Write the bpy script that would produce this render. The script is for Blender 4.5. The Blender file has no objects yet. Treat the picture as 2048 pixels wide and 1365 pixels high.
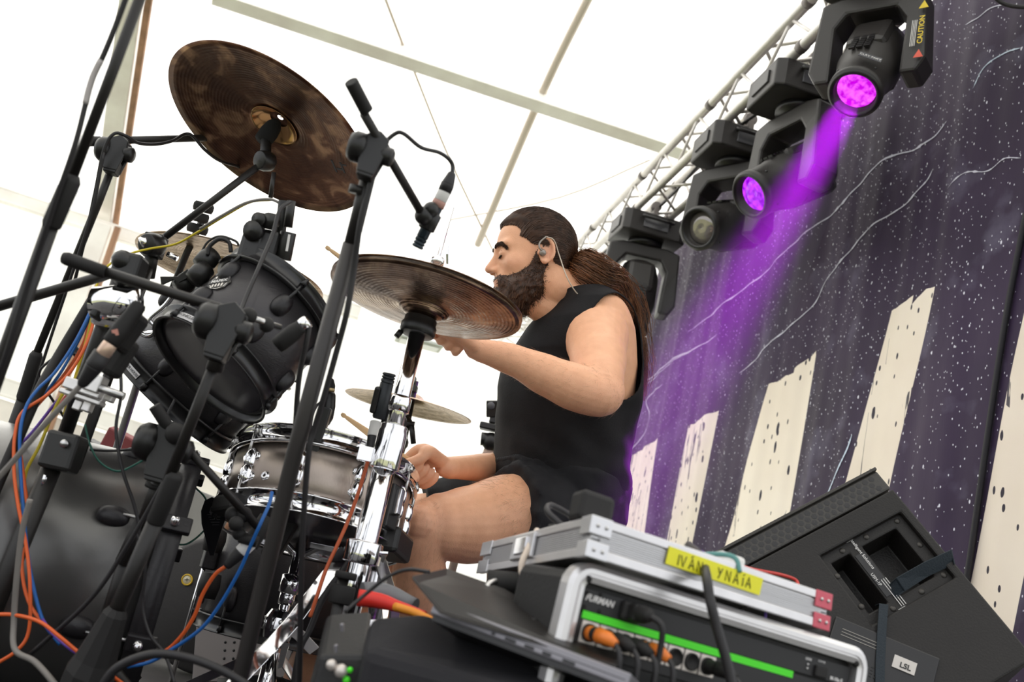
SKY, SUN, EXPO = 1.25, 9.0, 0.0
HAZE, BEAME, BEAMA = .25, 1500.0, .20
import bpy, bmesh, math, random
import numpy as np
from mathutils import Vector as V, Matrix as M4, Quaternion
from mathutils import noise as mnoise
random.seed(7); rng = np.random.default_rng(7)
PI = math.pi
scene = bpy.context.scene
COL = scene.collection

# ------------------------------------------------------------------ camera
CAM = V((0, 0, .36)); FPX = 2000.0; PITCH = math.radians(15); ROLL = math.radians(12.5)
RC = (M4.Rotation(PI/2 + PITCH, 4, 'X') @ M4.Rotation(ROLL, 4, 'Z')).to_3x3()
cd = bpy.data.cameras.new('camera'); cam = bpy.data.objects.new('camera', cd); COL.objects.link(cam)
cam.matrix_world = M4.Translation(CAM) @ RC.to_4x4()
cd.sensor_width = 36; cd.lens = FPX / 2048 * 36; cd.clip_start = .02; cd.clip_end = 300
cd.dof.use_dof = True; cd.dof.focus_distance = 2.3; cd.dof.aperture_fstop = 5.0
scene.camera = cam
def ray(px, py): return RC @ V(((px-1024)/FPX, (682.5-py)/FPX, -1))
def at(px, py, d): return CAM + ray(px, py) * d                 # pixel and depth -> point of the stage
IR = RC @ V((1, 0, 0)); IU = RC @ V((0, 1, 0)); IF = RC @ V((0, 0, -1))
Z = V((0, 0, 1))
def plane_hit(px, py, p0, n):
    r = ray(px, py); return CAM + r * ((p0 - CAM).dot(n) / r.dot(n))
def disc_normal(px, py, mx, my, ratio):
    """normal of a disc seen from below: ratio of its axes, minor axis direction in the picture (x right, y up)"""
    r = ray(px, py).normalized(); m = (IR*mx + IU*my); m = (m - r*m.dot(r)).normalized()
    return (r*ratio + m*math.sqrt(1-ratio*ratio)).normalized()

# ------------------------------------------------------------------ light
w = bpy.data.worlds.new('sky'); scene.world = w; w.use_nodes = True
bg = w.node_tree.nodes['Background']; bg.inputs[0].default_value = (.93, .96, 1, 1); bg.inputs[1].default_value = SKY
sd = bpy.data.lights.new('sun', 'SUN'); sd.energy = SUN; sd.angle = math.radians(3); sd.color = (1, .95, .88)
so = bpy.data.objects.new('sun', sd); COL.objects.link(so); so.rotation_euler = (math.radians(-28), math.radians(-22), 0)
so.location = (0, 0, 12)
vs = scene.view_settings; vs.view_transform = 'Standard'; vs.look = 'None'; vs.gamma = 1; vs.use_curve_mapping = False
vs.exposure = EXPO

# ------------------------------------------------------------------ materials
MATS = {}
def mat(name, col=(.5, .5, .5), rough=.5, metal=0, spec=.5, noise=None, bump=None, emit=None, trans=0, coat=0, aniso=0, sss=0, alpha=1):
    """noise=(scale, amount[, (sx,sy,sz)]) varies the colour; bump=(scale, strength[, stretch])"""
    m = bpy.data.materials.new(name); m.use_nodes = True; nt = m.node_tree; b = nt.nodes['Principled BSDF']
    b.inputs['Base Color'].default_value = (*col, 1); b.inputs['Roughness'].default_value = rough
    b.inputs['Metallic'].default_value = metal; b.inputs['Specular IOR Level'].default_value = spec
    b.inputs['Transmission Weight'].default_value = trans; b.inputs['Coat Weight'].default_value = coat
    b.inputs['Anisotropic'].default_value = aniso
    b.inputs['Alpha'].default_value = alpha
    if sss: b.inputs['Subsurface Weight'].default_value = sss; b.inputs['Subsurface Radius'].default_value = (1, .35, .2); b.inputs['Subsurface Scale'].default_value = .008
    def tex(sc, st):
        t = nt.nodes.new('ShaderNodeTexNoise'); t.inputs['Scale'].default_value = sc; t.inputs['Detail'].default_value = 4
        c = nt.nodes.new('ShaderNodeTexCoord'); mp = nt.nodes.new('ShaderNodeMapping'); mp.inputs['Scale'].default_value = st
        nt.links.new(c.outputs['Object'], mp.inputs[0]); nt.links.new(mp.outputs[0], t.inputs['Vector']); return t
    if noise:
        t = tex(noise[0], noise[2] if len(noise) > 2 else (1, 1, 1))
        r = nt.nodes.new('ShaderNodeValToRGB'); k = noise[1]
        r.color_ramp.elements[0].position = .3; r.color_ramp.elements[1].position = .7
        r.color_ramp.elements[0].color = (*[max(0, c*(1-k)) for c in col], 1); r.color_ramp.elements[1].color = (*[min(1, c*(1+k)) for c in col], 1)
        nt.links.new(t.outputs['Fac'], r.inputs[0]); nt.links.new(r.outputs[0], b.inputs['Base Color'])
    if bump:
        t = tex(bump[0], bump[2] if len(bump) > 2 else (1, 1, 1)); bp = nt.nodes.new('ShaderNodeBump'); bp.inputs['Strength'].default_value = bump[1]
        bp.inputs['Distance'].default_value = .002
        nt.links.new(t.outputs['Fac'], bp.inputs['Height']); nt.links.new(bp.outputs[0], b.inputs['Normal'])
    if emit: b.inputs['Emission Color'].default_value = (*emit[0], 1); b.inputs['Emission Strength'].default_value = emit[1]
    MATS[name] = m; return m
BLK = mat('black_powder_coat', (.016, .0135, .012), .42, 0, .5, bump=(900, .15))
BPL = mat('black_plastic', (.011, .010, .0095), .38, bump=(700, .1))
RUB = mat('black_rubber', (.012, .0105, .010), .7)
CHR = mat('chrome', (.86, .85, .86), .07, 1)
STL = mat('brushed_steel', (.62, .61, .60), .3, 1)
ALU = mat('aluminium', (.72, .70, .68), .35, .85, noise=(30, .08))
WHT = mat('white_plastic', (.75, .73, .70), .5)
CBL = mat('black_cable', (.018, .016, .017), .5)
CORG = mat('orange_cable', (.75, .12, .02), .45); CBLU = mat('blue_cable', (.01, .12, .42), .45)
CYEL = mat('yellow_cable', (.62, .48, .01), .45); CGRY = mat('grey_cable', (.22, .20, .18), .5)
CGRN = mat('green_cable', (.01, .10, .07), .5); CPUR = mat('purple_cable', (.14, .06, .38), .45); CRED = mat('red_cable', (.55, .04, .03), .45)
CREM = mat('cream_cable', (.72, .60, .50), .6)

# ------------------------------------------------------------------ mesh builder
def frame(o, z, x=None):
    z = V(z).normalized(); x = V(x) if x is not None else (V((1, 0, 0)) if abs(z.x) < .9 else V((0, 1, 0)))
    x = (x - z*x.dot(z)).normalized(); y = z.cross(x)
    return M4.Translation(V(o)) @ M4((x, y, z)).transposed().to_4x4()
def spline(pts, n=8):
    """Catmull-Rom through the points"""
    P = [V(p) for p in pts]
    if len(P) < 3: return P
    out = []; Q = [P[0]*2 - P[1]] + P + [P[-1]*2 - P[-2]]
    for i in range(1, len(Q)-2):
        a, b, c, d = Q[i-1:i+3]
        for k in range(n):
            t = k/n; out.append(.5*((2*b) + (c-a)*t + (2*a-5*b+4*c-d)*t*t + (3*b-a-3*c+d)*t**3))
    out.append(P[-1]); return out
class MB:
    def __init__(s): s.v = []; s.f = []; s.sm = []
    def add(s, vs, fs, smooth=True, T=None):
        k = len(s.v); s.v += [tuple(T @ V(p)) if T is not None else tuple(p) for p in vs]
        s.f += [tuple(i+k for i in f) for f in fs]; s.sm += [smooth]*len(fs); return s
    def rings(s, R, closed=True, cap=True, smooth=True, T=None):
        n = len(R[0]); vs = [p for r in R for p in r]; fs = []
        for i in range(len(R)-1):
            for j in range(n if closed else n-1):
                a = i*n+j; b = i*n+(j+1) % n; fs.append((a, b, b+n, a+n))
        s.add(vs, fs, smooth, T)
        if cap and closed:
            k = len(s.v)-len(vs); s.f += [tuple(range(k+n-1, k-1, -1)), tuple(range(k+(len(R)-1)*n, k+len(R)*n))]; s.sm += [False]*2
        return s
    def tube(s, pts, r, seg=10, sm=0, cap=True, flat=None):
        """tube through points; r a radius or one per point; flat=(normal, k) squashes along a direction"""
        P = [V(p) for p in pts]; rr = list(r) if hasattr(r, '__len__') else [r]*len(P)
        if sm:
            n0 = len(P); P = spline(P, sm); L = []
            for i in range(len(P)):
                t = i/sm; j = min(int(t), n0-2); fr = t-j
                fr2 = fr*fr*(3-2*fr); L.append(rr[j]*(1-fr2)+rr[j+1]*fr2)
            rr = L
        T0 = (P[1]-P[0]).normalized(); x = T0.orthogonal().normalized(); R = []
        for i, p in enumerate(P):
            t = ((P[min(i+1, len(P)-1)]-P[max(i-1, 0)])).normalized()
            if t.length == 0: t = T0
            x = (x - t*x.dot(t)).normalized(); y = t.cross(x)
            ring = [p + (x*math.cos(2*PI*k/seg) + y*math.sin(2*PI*k/seg))*rr[i] for k in range(seg)]
            if flat: ring = [q - V(flat[0])*((q-p).dot(V(flat[0]))*(1-flat[1])) for q in ring]
            R.append(ring)
        return s.rings(R, cap=cap)
    def lathe(s, prof, T=None, seg=32, smooth=True, a0=0, a1=2*PI, cap=False):
        """prof: (radius, height) pairs about local z"""
        full = abs(a1-a0-2*PI) < 1e-6; n = seg if full else seg+1
        R = [[V((max(r, 1e-5)*math.cos(a0+(a1-a0)*k/seg), max(r, 1e-5)*math.sin(a0+(a1-a0)*k/seg), h)) for k in range(n)] for r, h in prof]
        return s.rings(R, closed=full, cap=cap, smooth=smooth, T=T)
    def box(s, T, sx, sy, sz, c=(0, 0, 0)):
        x, y, z = c; vs = [(x+sx*i/2, y+sy*j/2, z+sz*k/2) for i in (-1, 1) for j in (-1, 1) for k in (-1, 1)]
        return s.add(vs, [(0, 1, 3, 2), (4, 6, 7, 5), (0, 4, 5, 1), (2, 3, 7, 6), (0, 2, 6, 4), (1, 5, 7, 3)], False, T)
    def prism(s, poly, h0, h1, T=None, smooth=False):
        """polygon in local xy extruded along z"""
        n = len(poly); vs = [(x, y, h0) for x, y in poly] + [(x, y, h1) for x, y in poly]
        fs = [(i, (i+1) % n, (i+1) % n+n, i+n) for i in range(n)]
        s.add(vs, fs, smooth, T); k = len(s.v)-2*n
        s.f += [tuple(range(k+n-1, k-1, -1)), tuple(range(k+n, k+2*n))]; s.sm += [False]*2; return s
    def ball(s, c, r, seg=14, T=None, sc=(1, 1, 1)):
        R = []
        for i in range(seg//2+1):
            a = -PI/2 + PI*i/(seg//2); rr = max(math.cos(a), 1e-4)
            R.append([V(c)+V((r*rr*math.cos(2*PI*k/seg)*sc[0], r*rr*math.sin(2*PI*k/seg)*sc[1], r*math.sin(a)*sc[2])) for k in range(seg)])
        return s.rings(R, cap=False, T=T)
    def mesh(s, name, base=V((0, 0, 0))):
        me = bpy.data.meshes.new(name); me.from_pydata([tuple(V(p)-base) for p in s.v], [], s.f)
        me.polygons.foreach_set('use_smooth', s.sm); me.update(); return me
    def build(s, name, m, parent=None, bevel=0, base=None, **kw):
        p0 = V(parent.get('_o', (0, 0, 0))) if parent is not None else (V(base) if base is not None else V((0, 0, 0)))
        me = s.mesh(name, p0)
        bm = bmesh.new(); bm.from_mesh(me); bmesh.ops.recalc_face_normals(bm, faces=bm.faces); bm.to_mesh(me); bm.free()
        o = bpy.data.objects.new(name, me); COL.objects.link(o); me.materials.append(m)
        if parent is not None: o.parent = parent
        else: o.location = p0
        o['_o'] = tuple(p0)
        if bevel:
            b = o.modifiers.new('bevel', 'BEVEL'); b.width = bevel; b.segments = 2; b.limit_method = 'ANGLE'; b.angle_limit = math.radians(40)
        for k, x in kw.items(): o[k] = x
        return o
def thing(name, label, cat, loc, group=None):
    o = bpy.data.objects.new(name, None); COL.objects.link(o); o.location = V(loc); o['_o'] = tuple(V(loc)); o.empty_display_size = .05
    o['label'] = label; o['category'] = cat
    if group: o['group'] = group
    return o
def tag(o, label, cat, group=None, kind=None):
    o['label'] = label; o['category'] = cat
    if group: o['group'] = group
    if kind: o['kind'] = kind
    return o
def cable(name, label, pts, r, m, sm=8, seg=8, group=None):
    P = [at(*p) if not isinstance(p, V) else p for p in pts]
    return tag(MB().tube(P, r, seg, sm).build(name, m, base=P[0]), label, 'cable', group)
FONT = None
def text(parent, name, s, T, size, m, depth=.0004, extrude=.0003, shear=0, bold=0, sx=1):
    """raised lettering: T local frame, x along the line, z out of the surface"""
    cu = bpy.data.curves.new(name, 'FONT'); cu.body = s; cu.size = size; cu.extrude = extrude; cu.align_x = 'CENTER'; cu.align_y = 'CENTER'
    cu.shear = shear; cu.offset = bold; cu.resolution_u = 3
    tmp = bpy.data.objects.new('tmp', cu); COL.objects.link(tmp)
    dg = bpy.context.evaluated_depsgraph_get(); me = bpy.data.meshes.new_from_object(tmp.evaluated_get(dg)); bpy.data.objects.remove(tmp)
    base = V(parent['_o']); me.transform(M4.Translation(-base) @ T @ M4.Diagonal((sx, 1, 1, 1)))
    o = bpy.data.objects.new(name, me); COL.objects.link(o); o.parent = parent; me.materials.clear(); me.materials.append(m); o['_o'] = tuple(base)
    return o

# ------------------------------------------------------------------ node expressions
class NE:
    """tiny expression builder over ShaderNodeMath"""
    def __init__(s, nt, sock): s.nt = nt; s.s = sock
    def _op(s, op, b=None, c=None):
        n = s.nt.nodes.new('ShaderNodeMath'); n.operation = op
        for i, q in enumerate((s, b, c)):
            if q is None: continue
            if isinstance(q, NE): s.nt.links.new(q.s, n.inputs[i])
            else: n.inputs[i].default_value = q
        return NE(s.nt, n.outputs[0])
    def __add__(s, b): return s._op('ADD', b)
    def __sub__(s, b): return s._op('SUBTRACT', b)
    def __mul__(s, b): return s._op('MULTIPLY', b)
    def __lt__(s, b): return s._op('LESS_THAN', b)
    def __gt__(s, b): return s._op('GREATER_THAN', b)
    def mn(s, b): return s._op('MINIMUM', b)
    def mx(s, b): return s._op('MAXIMUM', b)
# ------------------------------------------------------------------ tent frame directions
def flat(v): v = V(v); v.z = 0; return v.normalized()
U = flat(ray(545, 1125))                    # along the truss, away from the camera
Wd = U.cross(Z).normalized()                # to the right of it
NEAR = -Wd
# stage floor and ground
fl = MB(); fl.box(frame(CAM + U*1.6 + Wd*0, Z, U), 5.2, 7.4, .12, (0, 0, -.06 - CAM.z))
FLM = mat('stage_plywood', (.035, .032, .032), .6, noise=(5, .35), bump=(60, .3))
o = fl.build('floor', FLM); o['kind'] = 'structure'
gm = mat('ground_grass', (.16, .17, .09), .9, noise=(6, .4))
o = MB().box(frame((0, 8, -1.1), Z, U), 50, 50, .1).build('ground', gm); o['kind'] = 'structure'
# tent fabric: thin white cloth that lets daylight through
tm = bpy.data.materials.new('tent_cloth'); tm.use_nodes = True; nt = tm.node_tree; nt.nodes.remove(nt.nodes['Principled BSDF'])
out = nt.nodes['Material Output']; mix = nt.nodes.new('ShaderNodeMixShader'); df = nt.nodes.new('ShaderNodeBsdfDiffuse'); tr = nt.nodes.new('ShaderNodeBsdfTranslucent')
nz = nt.nodes.new('ShaderNodeTexNoise'); nz.inputs['Scale'].default_value = .7; rp = nt.nodes.new('ShaderNodeValToRGB')
rp.color_ramp.elements[0].color = (.86, .86, .85, 1); rp.color_ramp.elements[1].color = (.93, .93, .92, 1)
tcn = nt.nodes.new('ShaderNodeTexCoord'); nt.links.new(tcn.outputs['Object'], nz.inputs['Vector'])
nt.links.new(nz.outputs['Fac'], rp.inputs[0]); nt.links.new(rp.outputs[0], df.inputs[0]); nt.links.new(rp.outputs[0], tr.inputs[0])
mix.inputs[0].default_value = .55; nt.links.new(df.outputs[0], mix.inputs[1]); nt.links.new(tr.outputs[0], mix.inputs[2]); nt.links.new(mix.outputs[0], out.inputs[0])
TENT = tm
DW = 9.5; EH = 3.25; SL = math.tan(math.radians(26))
def tp(a, d, z): return CAM*1 + Wd*a + U*d + Z*(z-CAM.z)          # tent coordinates: across, away, height
def roofz(d): return EH + SL*(DW-d) if d > 3.2 else EH + SL*(DW-3.2) - SL*(3.2-d)
RM = MB(); RM.add([tp(-9, DW, roofz(DW)), tp(8, DW, roofz(DW)), tp(8, 3.2, roofz(3.2)), tp(-9, 3.2, roofz(3.2)), tp(-9, -1.5, roofz(-1.5)), tp(8, -1.5, roofz(-1.5))],
       [(0, 1, 2, 3), (3, 2, 5, 4)], False)
o = RM.build('ceiling', TENT); o['kind'] = 'structure'
o = MB().add([tp(-9, DW+.05, -1.05), tp(8, DW+.05, -1.05), tp(8, DW+.05, EH), tp(-9, DW+.05, EH)], [(0, 1, 2, 3)], False).build('wall_back', TENT); o['kind'] = 'structure'
# roof frame: each beam its own piece
BEAM = mat('tent_beam', (.93, .88, .83), .5, .1, noise=(3, .12))
RP0 = tp(0, DW, EH); RN = V((0, 0, 0)) + (Z + U*SL).normalized()
def on_roof(px, py, off=.0): return plane_hit(px, py, RP0 - RN*off, RN)
WP0 = tp(0, DW, 0)
def on_wall(px, py, off=.0): return plane_hit(px, py, WP0 - U*off, U)
def beam(name, a, b, wdt, dep, up, label=None):
    m = MB(); d = (b-a); T = frame((a+b)/2, d, up); L = d.length
    m.box(T, dep, wdt, L)
    for k in (-1, 1): m.box(T, dep*1.04, wdt*.16, L, (0, k*wdt*.47, 0))
    o = m.build(name, BEAM, bevel=.004); o['kind'] = 'structure'; return o
a = on_roof(430, -15, .08); b = on_roof(1410, 313, .08); beam('trim_1', a, b + (b-a)*.3, .105, .16, RN)
a = on_roof(205, 455, .1); b = on_roof(272, -40, .1); RAF = beam('trim_2', a, b + (b-a)*.3, .15, .17, RN)
o = MB().box(frame(a + (Wd)*.0, (b-a), RN), .05, .05, (b-a).length, (-.075, -.13, (b-a).length/2)).build('trim_3', mat('timber_batten', (.36, .20, .12), .7, noise=(8, .3, (1, 1, .1)))); o['kind'] = 'structure'
e1 = on_wall(-260, 304, .12); e2 = on_wall(720, 627, .12); beam('trim_4', e1, e2, .12, .1, U)
c1 = on_wall(205, 452, .25); c2 = V((c1.x, c1.y, -1.05)); beam('trim_5', c2, c1, .17, .19, U)
o = MB().box(frame((c1+c2)/2, Z, U), .05, .05, c1.z+1.05, (-.08, -.15, 0)).build('trim_6', MATS['timber_batten']); o['kind'] = 'structure'
v1 = on_wall(-60, 752, .15); v2 = on_wall(560, 958, .15); beam('trim_7', v1, v2, .15, .1, U)
v1 = on_wall(-60, 830, .16); v2 = on_wall(560, 1036, .16)
o = MB().box(frame((v1+v2)/2, v2-v1, U), .02, .42, (v2-v1).length).build('trim_8', mat('valance_cloth', (.88, .83, .77), .8, noise=(2, .12))); o['kind'] = 'structure'
SEAM = mat('seam_tape', (.66, .58, .50), .7)
for i, (q, wd) in enumerate((([(1190, -30), (1085, 185), (955, 490)], .035), ([(766, -15), (806, 90)], .012), ([(825, 134), (900, 320), (985, 500)], .010), ([(1300, 320), (1120, 395), (900, 440)], .008))):
    P = [on_roof(x, y, .03) for x, y in q]; o = MB().tube(P, wd, 6, 4).build('trim_%d' % (9+i), SEAM); o['kind'] = 'structure'

# ------------------------------------------------------------------ truss
T0 = at(1800, -71, 3.75); TH = .11
def tru(s, a, b): return T0 + U*s + Wd*a + Z*b
tt = thing('lighting_truss', 'silver square aluminium truss running under the white tent roof with moving lights hung on it', 'truss', tru(0, 0, 0))
cor = [(-TH, TH), (TH, TH), (TH, -TH), (-TH, -TH)]
TRM = mat('truss_aluminium', (.70, .67, .64), .38, .55, noise=(12, .1))
S0, S1 = -1.6, 6.6
for a, b in cor:
    c = MB().tube([tru(S0, a, b), tru(S1, a, b)], .024, 14).build('chord', TRM, tt)
k = 0; step = .25; s = S0
while s < S1-step:
    for i in range(4):
        (a, b), (c, d) = cor[i], cor[(i+1) % 4]
        if k % 2: a, b, c, d = c, d, a, b
        MB().tube([tru(s, a, b), tru(s+step, c, d)], .009, 8).build('brace', TRM, tt)
    k += 1; s += step
for s in (-.5, .5, 1.5, 2.5, 3.5, 4.5):
    for a, b in cor: MB().tube([tru(s-.02, a, b), tru(s+.02, a, b)], .0275, 14).build('coupler', mat('coupler_dark', (.2, .18, .17), .5, .5) if 'coupler_dark' not in MATS else MATS['coupler_dark'], tt)
tag(MB().tube([tru(-1.3, -.05, -.04), tru(-.6, -.02, -.12), tru(.1, -.06, -.1), tru(.7, .03, -.1), tru(1.4, -.05, -.12), tru(2.4, .02, -.08), tru(3.6, -.03, -.1), tru(5.5, 0, -.1)], .008, 8, 8).build('power_cable', CBL, base=tru(0, 0, -.1)), 'black power cable slung along inside the silver truss', 'cable')
tag(MB().tube([tru(-.9, .12, -.1), tru(-.62, .3, -.3), tru(-.45, .26, -.36), tru(-.35, .16, -.3), tru(-.5, .1, -.2), tru(-.7, .22, -.26), tru(-.55, .32, -.34)], .007, 8, 8).build('looped_cable', CBL, base=tru(-.5, .2, -.3)), 'black cable hanging in loops behind the nearest moving light', 'cable')

# ------------------------------------------------------------------ backdrop cloth
B0 = T0 + Wd*.42; B0 = V((B0.x, B0.y, 0))
def st_of(px, py):
    p = plane_hit(px, py, B0, Wd); return (p-B0).dot(U), p.z
def fold(s, t):
    q = 1.2 - .25*t
    return -.009*math.sin(s*9.1+.5*t) - .0045*math.sin(s*21+1.3-.6*t) - .0016*math.sin(s*47+t*.8) - .02*math.sin(s*2.3+t*.9)*min(1, abs(q))
def bp(s, t, off=0): return B0 + U*s + Z*t + Wd*(fold(s, t) - off)
SF = st_of(1258, 850)[0]; SN = st_of(2300, 700)[0]; ZT = T0.z + .24
print('backdrop s range', SN, SF, 'truss z', T0.z)
NS, NT = 420, 60
def ztop(s): return ZT + .45*max(0, min(2.5, .55-s))
bm_ = MB(); vs = [bp(SN+(SF-SN)*i/NS, ztop(SN+(SF-SN)*i/NS)*j/NT) for i in range(NS+1) for j in range(NT+1)]
bm_.add(vs, [(i*(NT+1)+j, i*(NT+1)+j+1, (i+1)*(NT+1)+j+1, (i+1)*(NT+1)+j) for i in range(NS) for j in range(NT)])
bdm = bpy.data.materials.new('printed_backdrop'); bdm.use_nodes = True; nt = bdm.node_tree; pb = nt.nodes['Principled BSDF']; pb.inputs['Roughness'].default_value = .6; pb.inputs['Specular IOR Level'].default_value = .2
uvn = nt.nodes.new('ShaderNodeUVMap'); uvn.uv_map = 'print'; sp = nt.nodes.new('ShaderNodeSeparateXYZ'); nt.links.new(uvn.outputs[0], sp.inputs[0])
Sx, Tx = NE(nt, sp.outputs[0]), NE(nt, sp.outputs[1])
def nnoise(sc, det=3, stretch=(1, 1, 1), rot=0):
    mp = nt.nodes.new('ShaderNodeMapping'); mp.inputs['Scale'].default_value = stretch; mp.inputs['Rotation'].default_value = (0, 0, rot); n = nt.nodes.new('ShaderNodeTexNoise'); n.inputs['Scale'].default_value = sc; n.inputs['Detail'].default_value = det
    nt.links.new(uvn.outputs[0], mp.inputs[0]); nt.links.new(mp.outputs[0], n.inputs['Vector']); return NE(nt, n.outputs['Fac'])
def nvor(sc, stretch, rot, rnd=1):
    mp = nt.nodes.new('ShaderNodeMapping'); mp.inputs['Scale'].default_value = stretch; mp.inputs['Rotation'].default_value = (0, 0, rot); n = nt.nodes.new('ShaderNodeTexVoronoi'); n.inputs['Scale'].default_value = sc; n.voronoi_dimensions = '2D'
    nt.links.new(uvn.outputs[0], mp.inputs[0]); nt.links.new(mp.outputs[0], n.inputs['Vector'])
    s3 = nt.nodes.new('ShaderNodeSeparateColor'); nt.links.new(n.outputs['Color'], s3.inputs[0])
    return NE(nt, n.outputs['Distance']), NE(nt, s3.outputs[0])
rag = (nnoise(5, 5) - .5) * .12
def lin(p, q, ref):
    """signed linear form through two picture points, positive on the side of ref"""
    (s1, t1), (s2, t2) = st_of(*p), st_of(*q); a, b = t1-t2, s2-s1; L = math.hypot(a, b); a /= L; b /= L; c = -(a*s1+b*t1); rs, rt = st_of(*ref)
    if a*rs+b*rt+c < 0: a, b, c = -a, -b, -c
    return Sx*a + Tx*b + c
def stripe(left, right, top, ref, bottom=None):
    e = lin(*left, ref).mn(lin(*right, ref))
    tps = None
    for (p, q) in top:
        l = lin(p, q, ref) + rag*.5; tps = l if tps is None else tps.mn(l)
    e = e.mn(tps)
    if bottom: e = e.mn(lin(*bottom, ref))
    return e > 0
mask = stripe(((1261, 920), (1232, 1040)), ((1323, 880), (1297, 1062)), [((1261, 913), (1323, 880))], (1275, 1000))
for st in (
    (((1380, 850), (1335, 1082)), ((1437, 822), (1384, 1082)), [((1380, 852), (1437, 822))], (1375, 1000)),
    (((1536, 766), (1443, 1082)), ((1590, 733), (1510, 1082)), [((1536, 766), (1590, 740))], (1510, 950)),
    (((1583, 740), (1500, 1082)), ((1625, 697), (1568, 1051)), [((1583, 734), (1625, 699))], (1560, 900)),
    (((1781, 620), (1697, 970)), ((1830, 590), (1760, 970)), [((1781, 622), (1830, 592))], (1770, 800)),
    (((1822, 600), (1750, 970)), ((1881, 556), (1792, 960)), [((1822, 593), (1862, 580)), ((1848, 590), (1881, 556))], (1810, 800)),
    (((2048, 640), (1953, 1100)), ((2048, 1135), (2013, 1302)), [((2060, 560), (2060, 640))], (1990, 1150))):
    mask = mask.mx(stripe(*st))
def ramp(fac, stops):
    r = nt.nodes.new('ShaderNodeValToRGB'); el = r.color_ramp.elements
    while len(el) < len(stops): el.new(.5)
    for e, (p, c) in zip(el, stops): e.position = p; e.color = (*c, 1)
    nt.links.new(fac.s, r.inputs[0]); return r.outputs[0]
def mixc(fac, a, b):
    m = nt.nodes.new('ShaderNodeMix'); m.data_type = 'RGBA'
    nt.links.new(fac.s, m.inputs[0])
    for q, i in ((a, 6), (b, 7)):
        if isinstance(q, tuple): m.inputs[i].default_value = (*q, 1)
        else: nt.links.new(q, m.inputs[i])
    return m.outputs[2]
dark = ramp(nnoise(1.1, 5), [(.3, (.024, .015, .034)), (.55, (.040, .024, .058)), (.75, (.066, .045, .080))])
dust = (nnoise(2.2, 9, (1, 1, 1)) > .0) * ((nnoise(3.5, 10) - .56).mx(0) * 1.4)
dark = mixc(dust.mn(.5), dark, (.34, .33, .46))
scr = ((nnoise(11, 6, (1, .07, 1), .95) - .60).mx(0) * 3.0) * ((nnoise(.9, 2) - .56).mx(0) * 3.2)
dark = mixc(scr.mn(.7), dark, (.62, .60, .72))
for sc, rot, thr in ((30, .5, .085), (50, 1.1, .11), (12, .9, .05)):
    d, c = nvor(sc, (1, .55, 1), rot); star = (d < c*c*thr) * (c > .63)
    dark = mixc(star, dark, (.75, .76, .85))
cream = ramp(nnoise(1.5, 4), [(.3, (.80, .70, .58)), (.7, (.92, .84, .72))])
for sc, st_, rot, thr in ((9, (1, .4, 1), .3, .10), (18, (1, .5, 1), -.5, .12), (4, (1, .35, 1), .2, .06)):
    d, c = nvor(sc, st_, rot); sp_ = (d + (nnoise(25, 3)-.5)*.08 < c*thr) * (c > .62)
    cream = mixc(sp_, cream, (.035, .03, .045))
crk = (nnoise(7, 5, (1, .10, 1), .08) - .5); crk = (crk*crk < .00006) * (nnoise(2, 2) > .52)
cream = mixc(crk, cream, (.10, .09, .10))
final = mixc(mask, dark, cream); nt.links.new(final, pb.inputs['Base Color'])
wv = nt.nodes.new('ShaderNodeTexNoise'); wv.inputs['Scale'].default_value = 14; wv.inputs['Detail'].default_value = 5; bpn = nt.nodes.new('ShaderNodeBump'); bpn.inputs['Strength'].default_value = .2; bpn.inputs['Distance'].default_value = .012
mp = nt.nodes.new('ShaderNodeMapping'); mp.inputs['Scale'].default_value = (1, .22, 1); nt.links.new(uvn.outputs[0], mp.inputs[0]); nt.links.new(mp.outputs[0], wv.inputs['Vector']); nt.links.new(wv.outputs['Fac'], bpn.inputs['Height']); nt.links.new(bpn.outputs[0], pb.inputs['Normal'])
bd = bm_.build('stage_backdrop', bdm, base=B0)
me = bd.data; uv = me.uv_layers.new(name='print'); idx = np.zeros(len(me.loops), int); me.loops.foreach_get('vertex_index', idx)
ii, jj = idx // (NT+1), idx % (NT+1); zz_ = np.array([ztop(SN+(SF-SN)*i/NS) for i in range(NS+1)]); uvs = np.stack([SN+(SF-SN)*ii/NS, zz_[ii]*jj/NT], 1); uv.data.foreach_set('uv', uvs.ravel().astype('f4'))
tag(bd, 'tall dark purple cloth backdrop printed with stars and cream painted stripes', 'backdrop')
PAINT = mat('white_print', (.62, .62, .72), .6); PAINTB = mat('pale_blue_print', (.60, .72, .85), .6)
def pline(name, pts, wpx, m):
    q = [st_of(*p) for p in pts]; P = spline([V((a, b, 0)) for a, b in q], 12); vs = []; mb = MB()
    for i, p in enumerate(P):
        t = (P[min(i+1, len(P)-1)]-P[max(i-1, 0)]).normalized(); n = V((-t.y, t.x, 0)); wd = wpx*(.45+.8*mnoise.noise(V((i*.37, wpx*900, 0)))**2*3+.2*random.random())*min(1, (i+1)/4, (len(P)-i)/6)
        vs += [bp(p.x+n.x*wd, p.y+n.y*wd, .0025), bp(p.x-n.x*wd, p.y-n.y*wd, .0025)]
    mb.add(vs, [(2*i, 2*i+1, 2*i+3, 2*i+2) for i in range(len(P)-1)]); return mb.build(name, m, bd)
pline('printed_line', [(1380, 665), (1467, 598), (1542, 530), (1612, 464), (1671, 413), (1737, 347), (1784, 312), (1827, 298), (1866, 273), (1893, 242)], .0052, PAINT)
pline('printed_line', [(1476, 746), (1538, 687), (1610, 620), (1640, 565), (1671, 530), (1718, 479), (1753, 448), (1811, 405), (1850, 365), (1866, 337)], .0048, PAINT)
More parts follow.
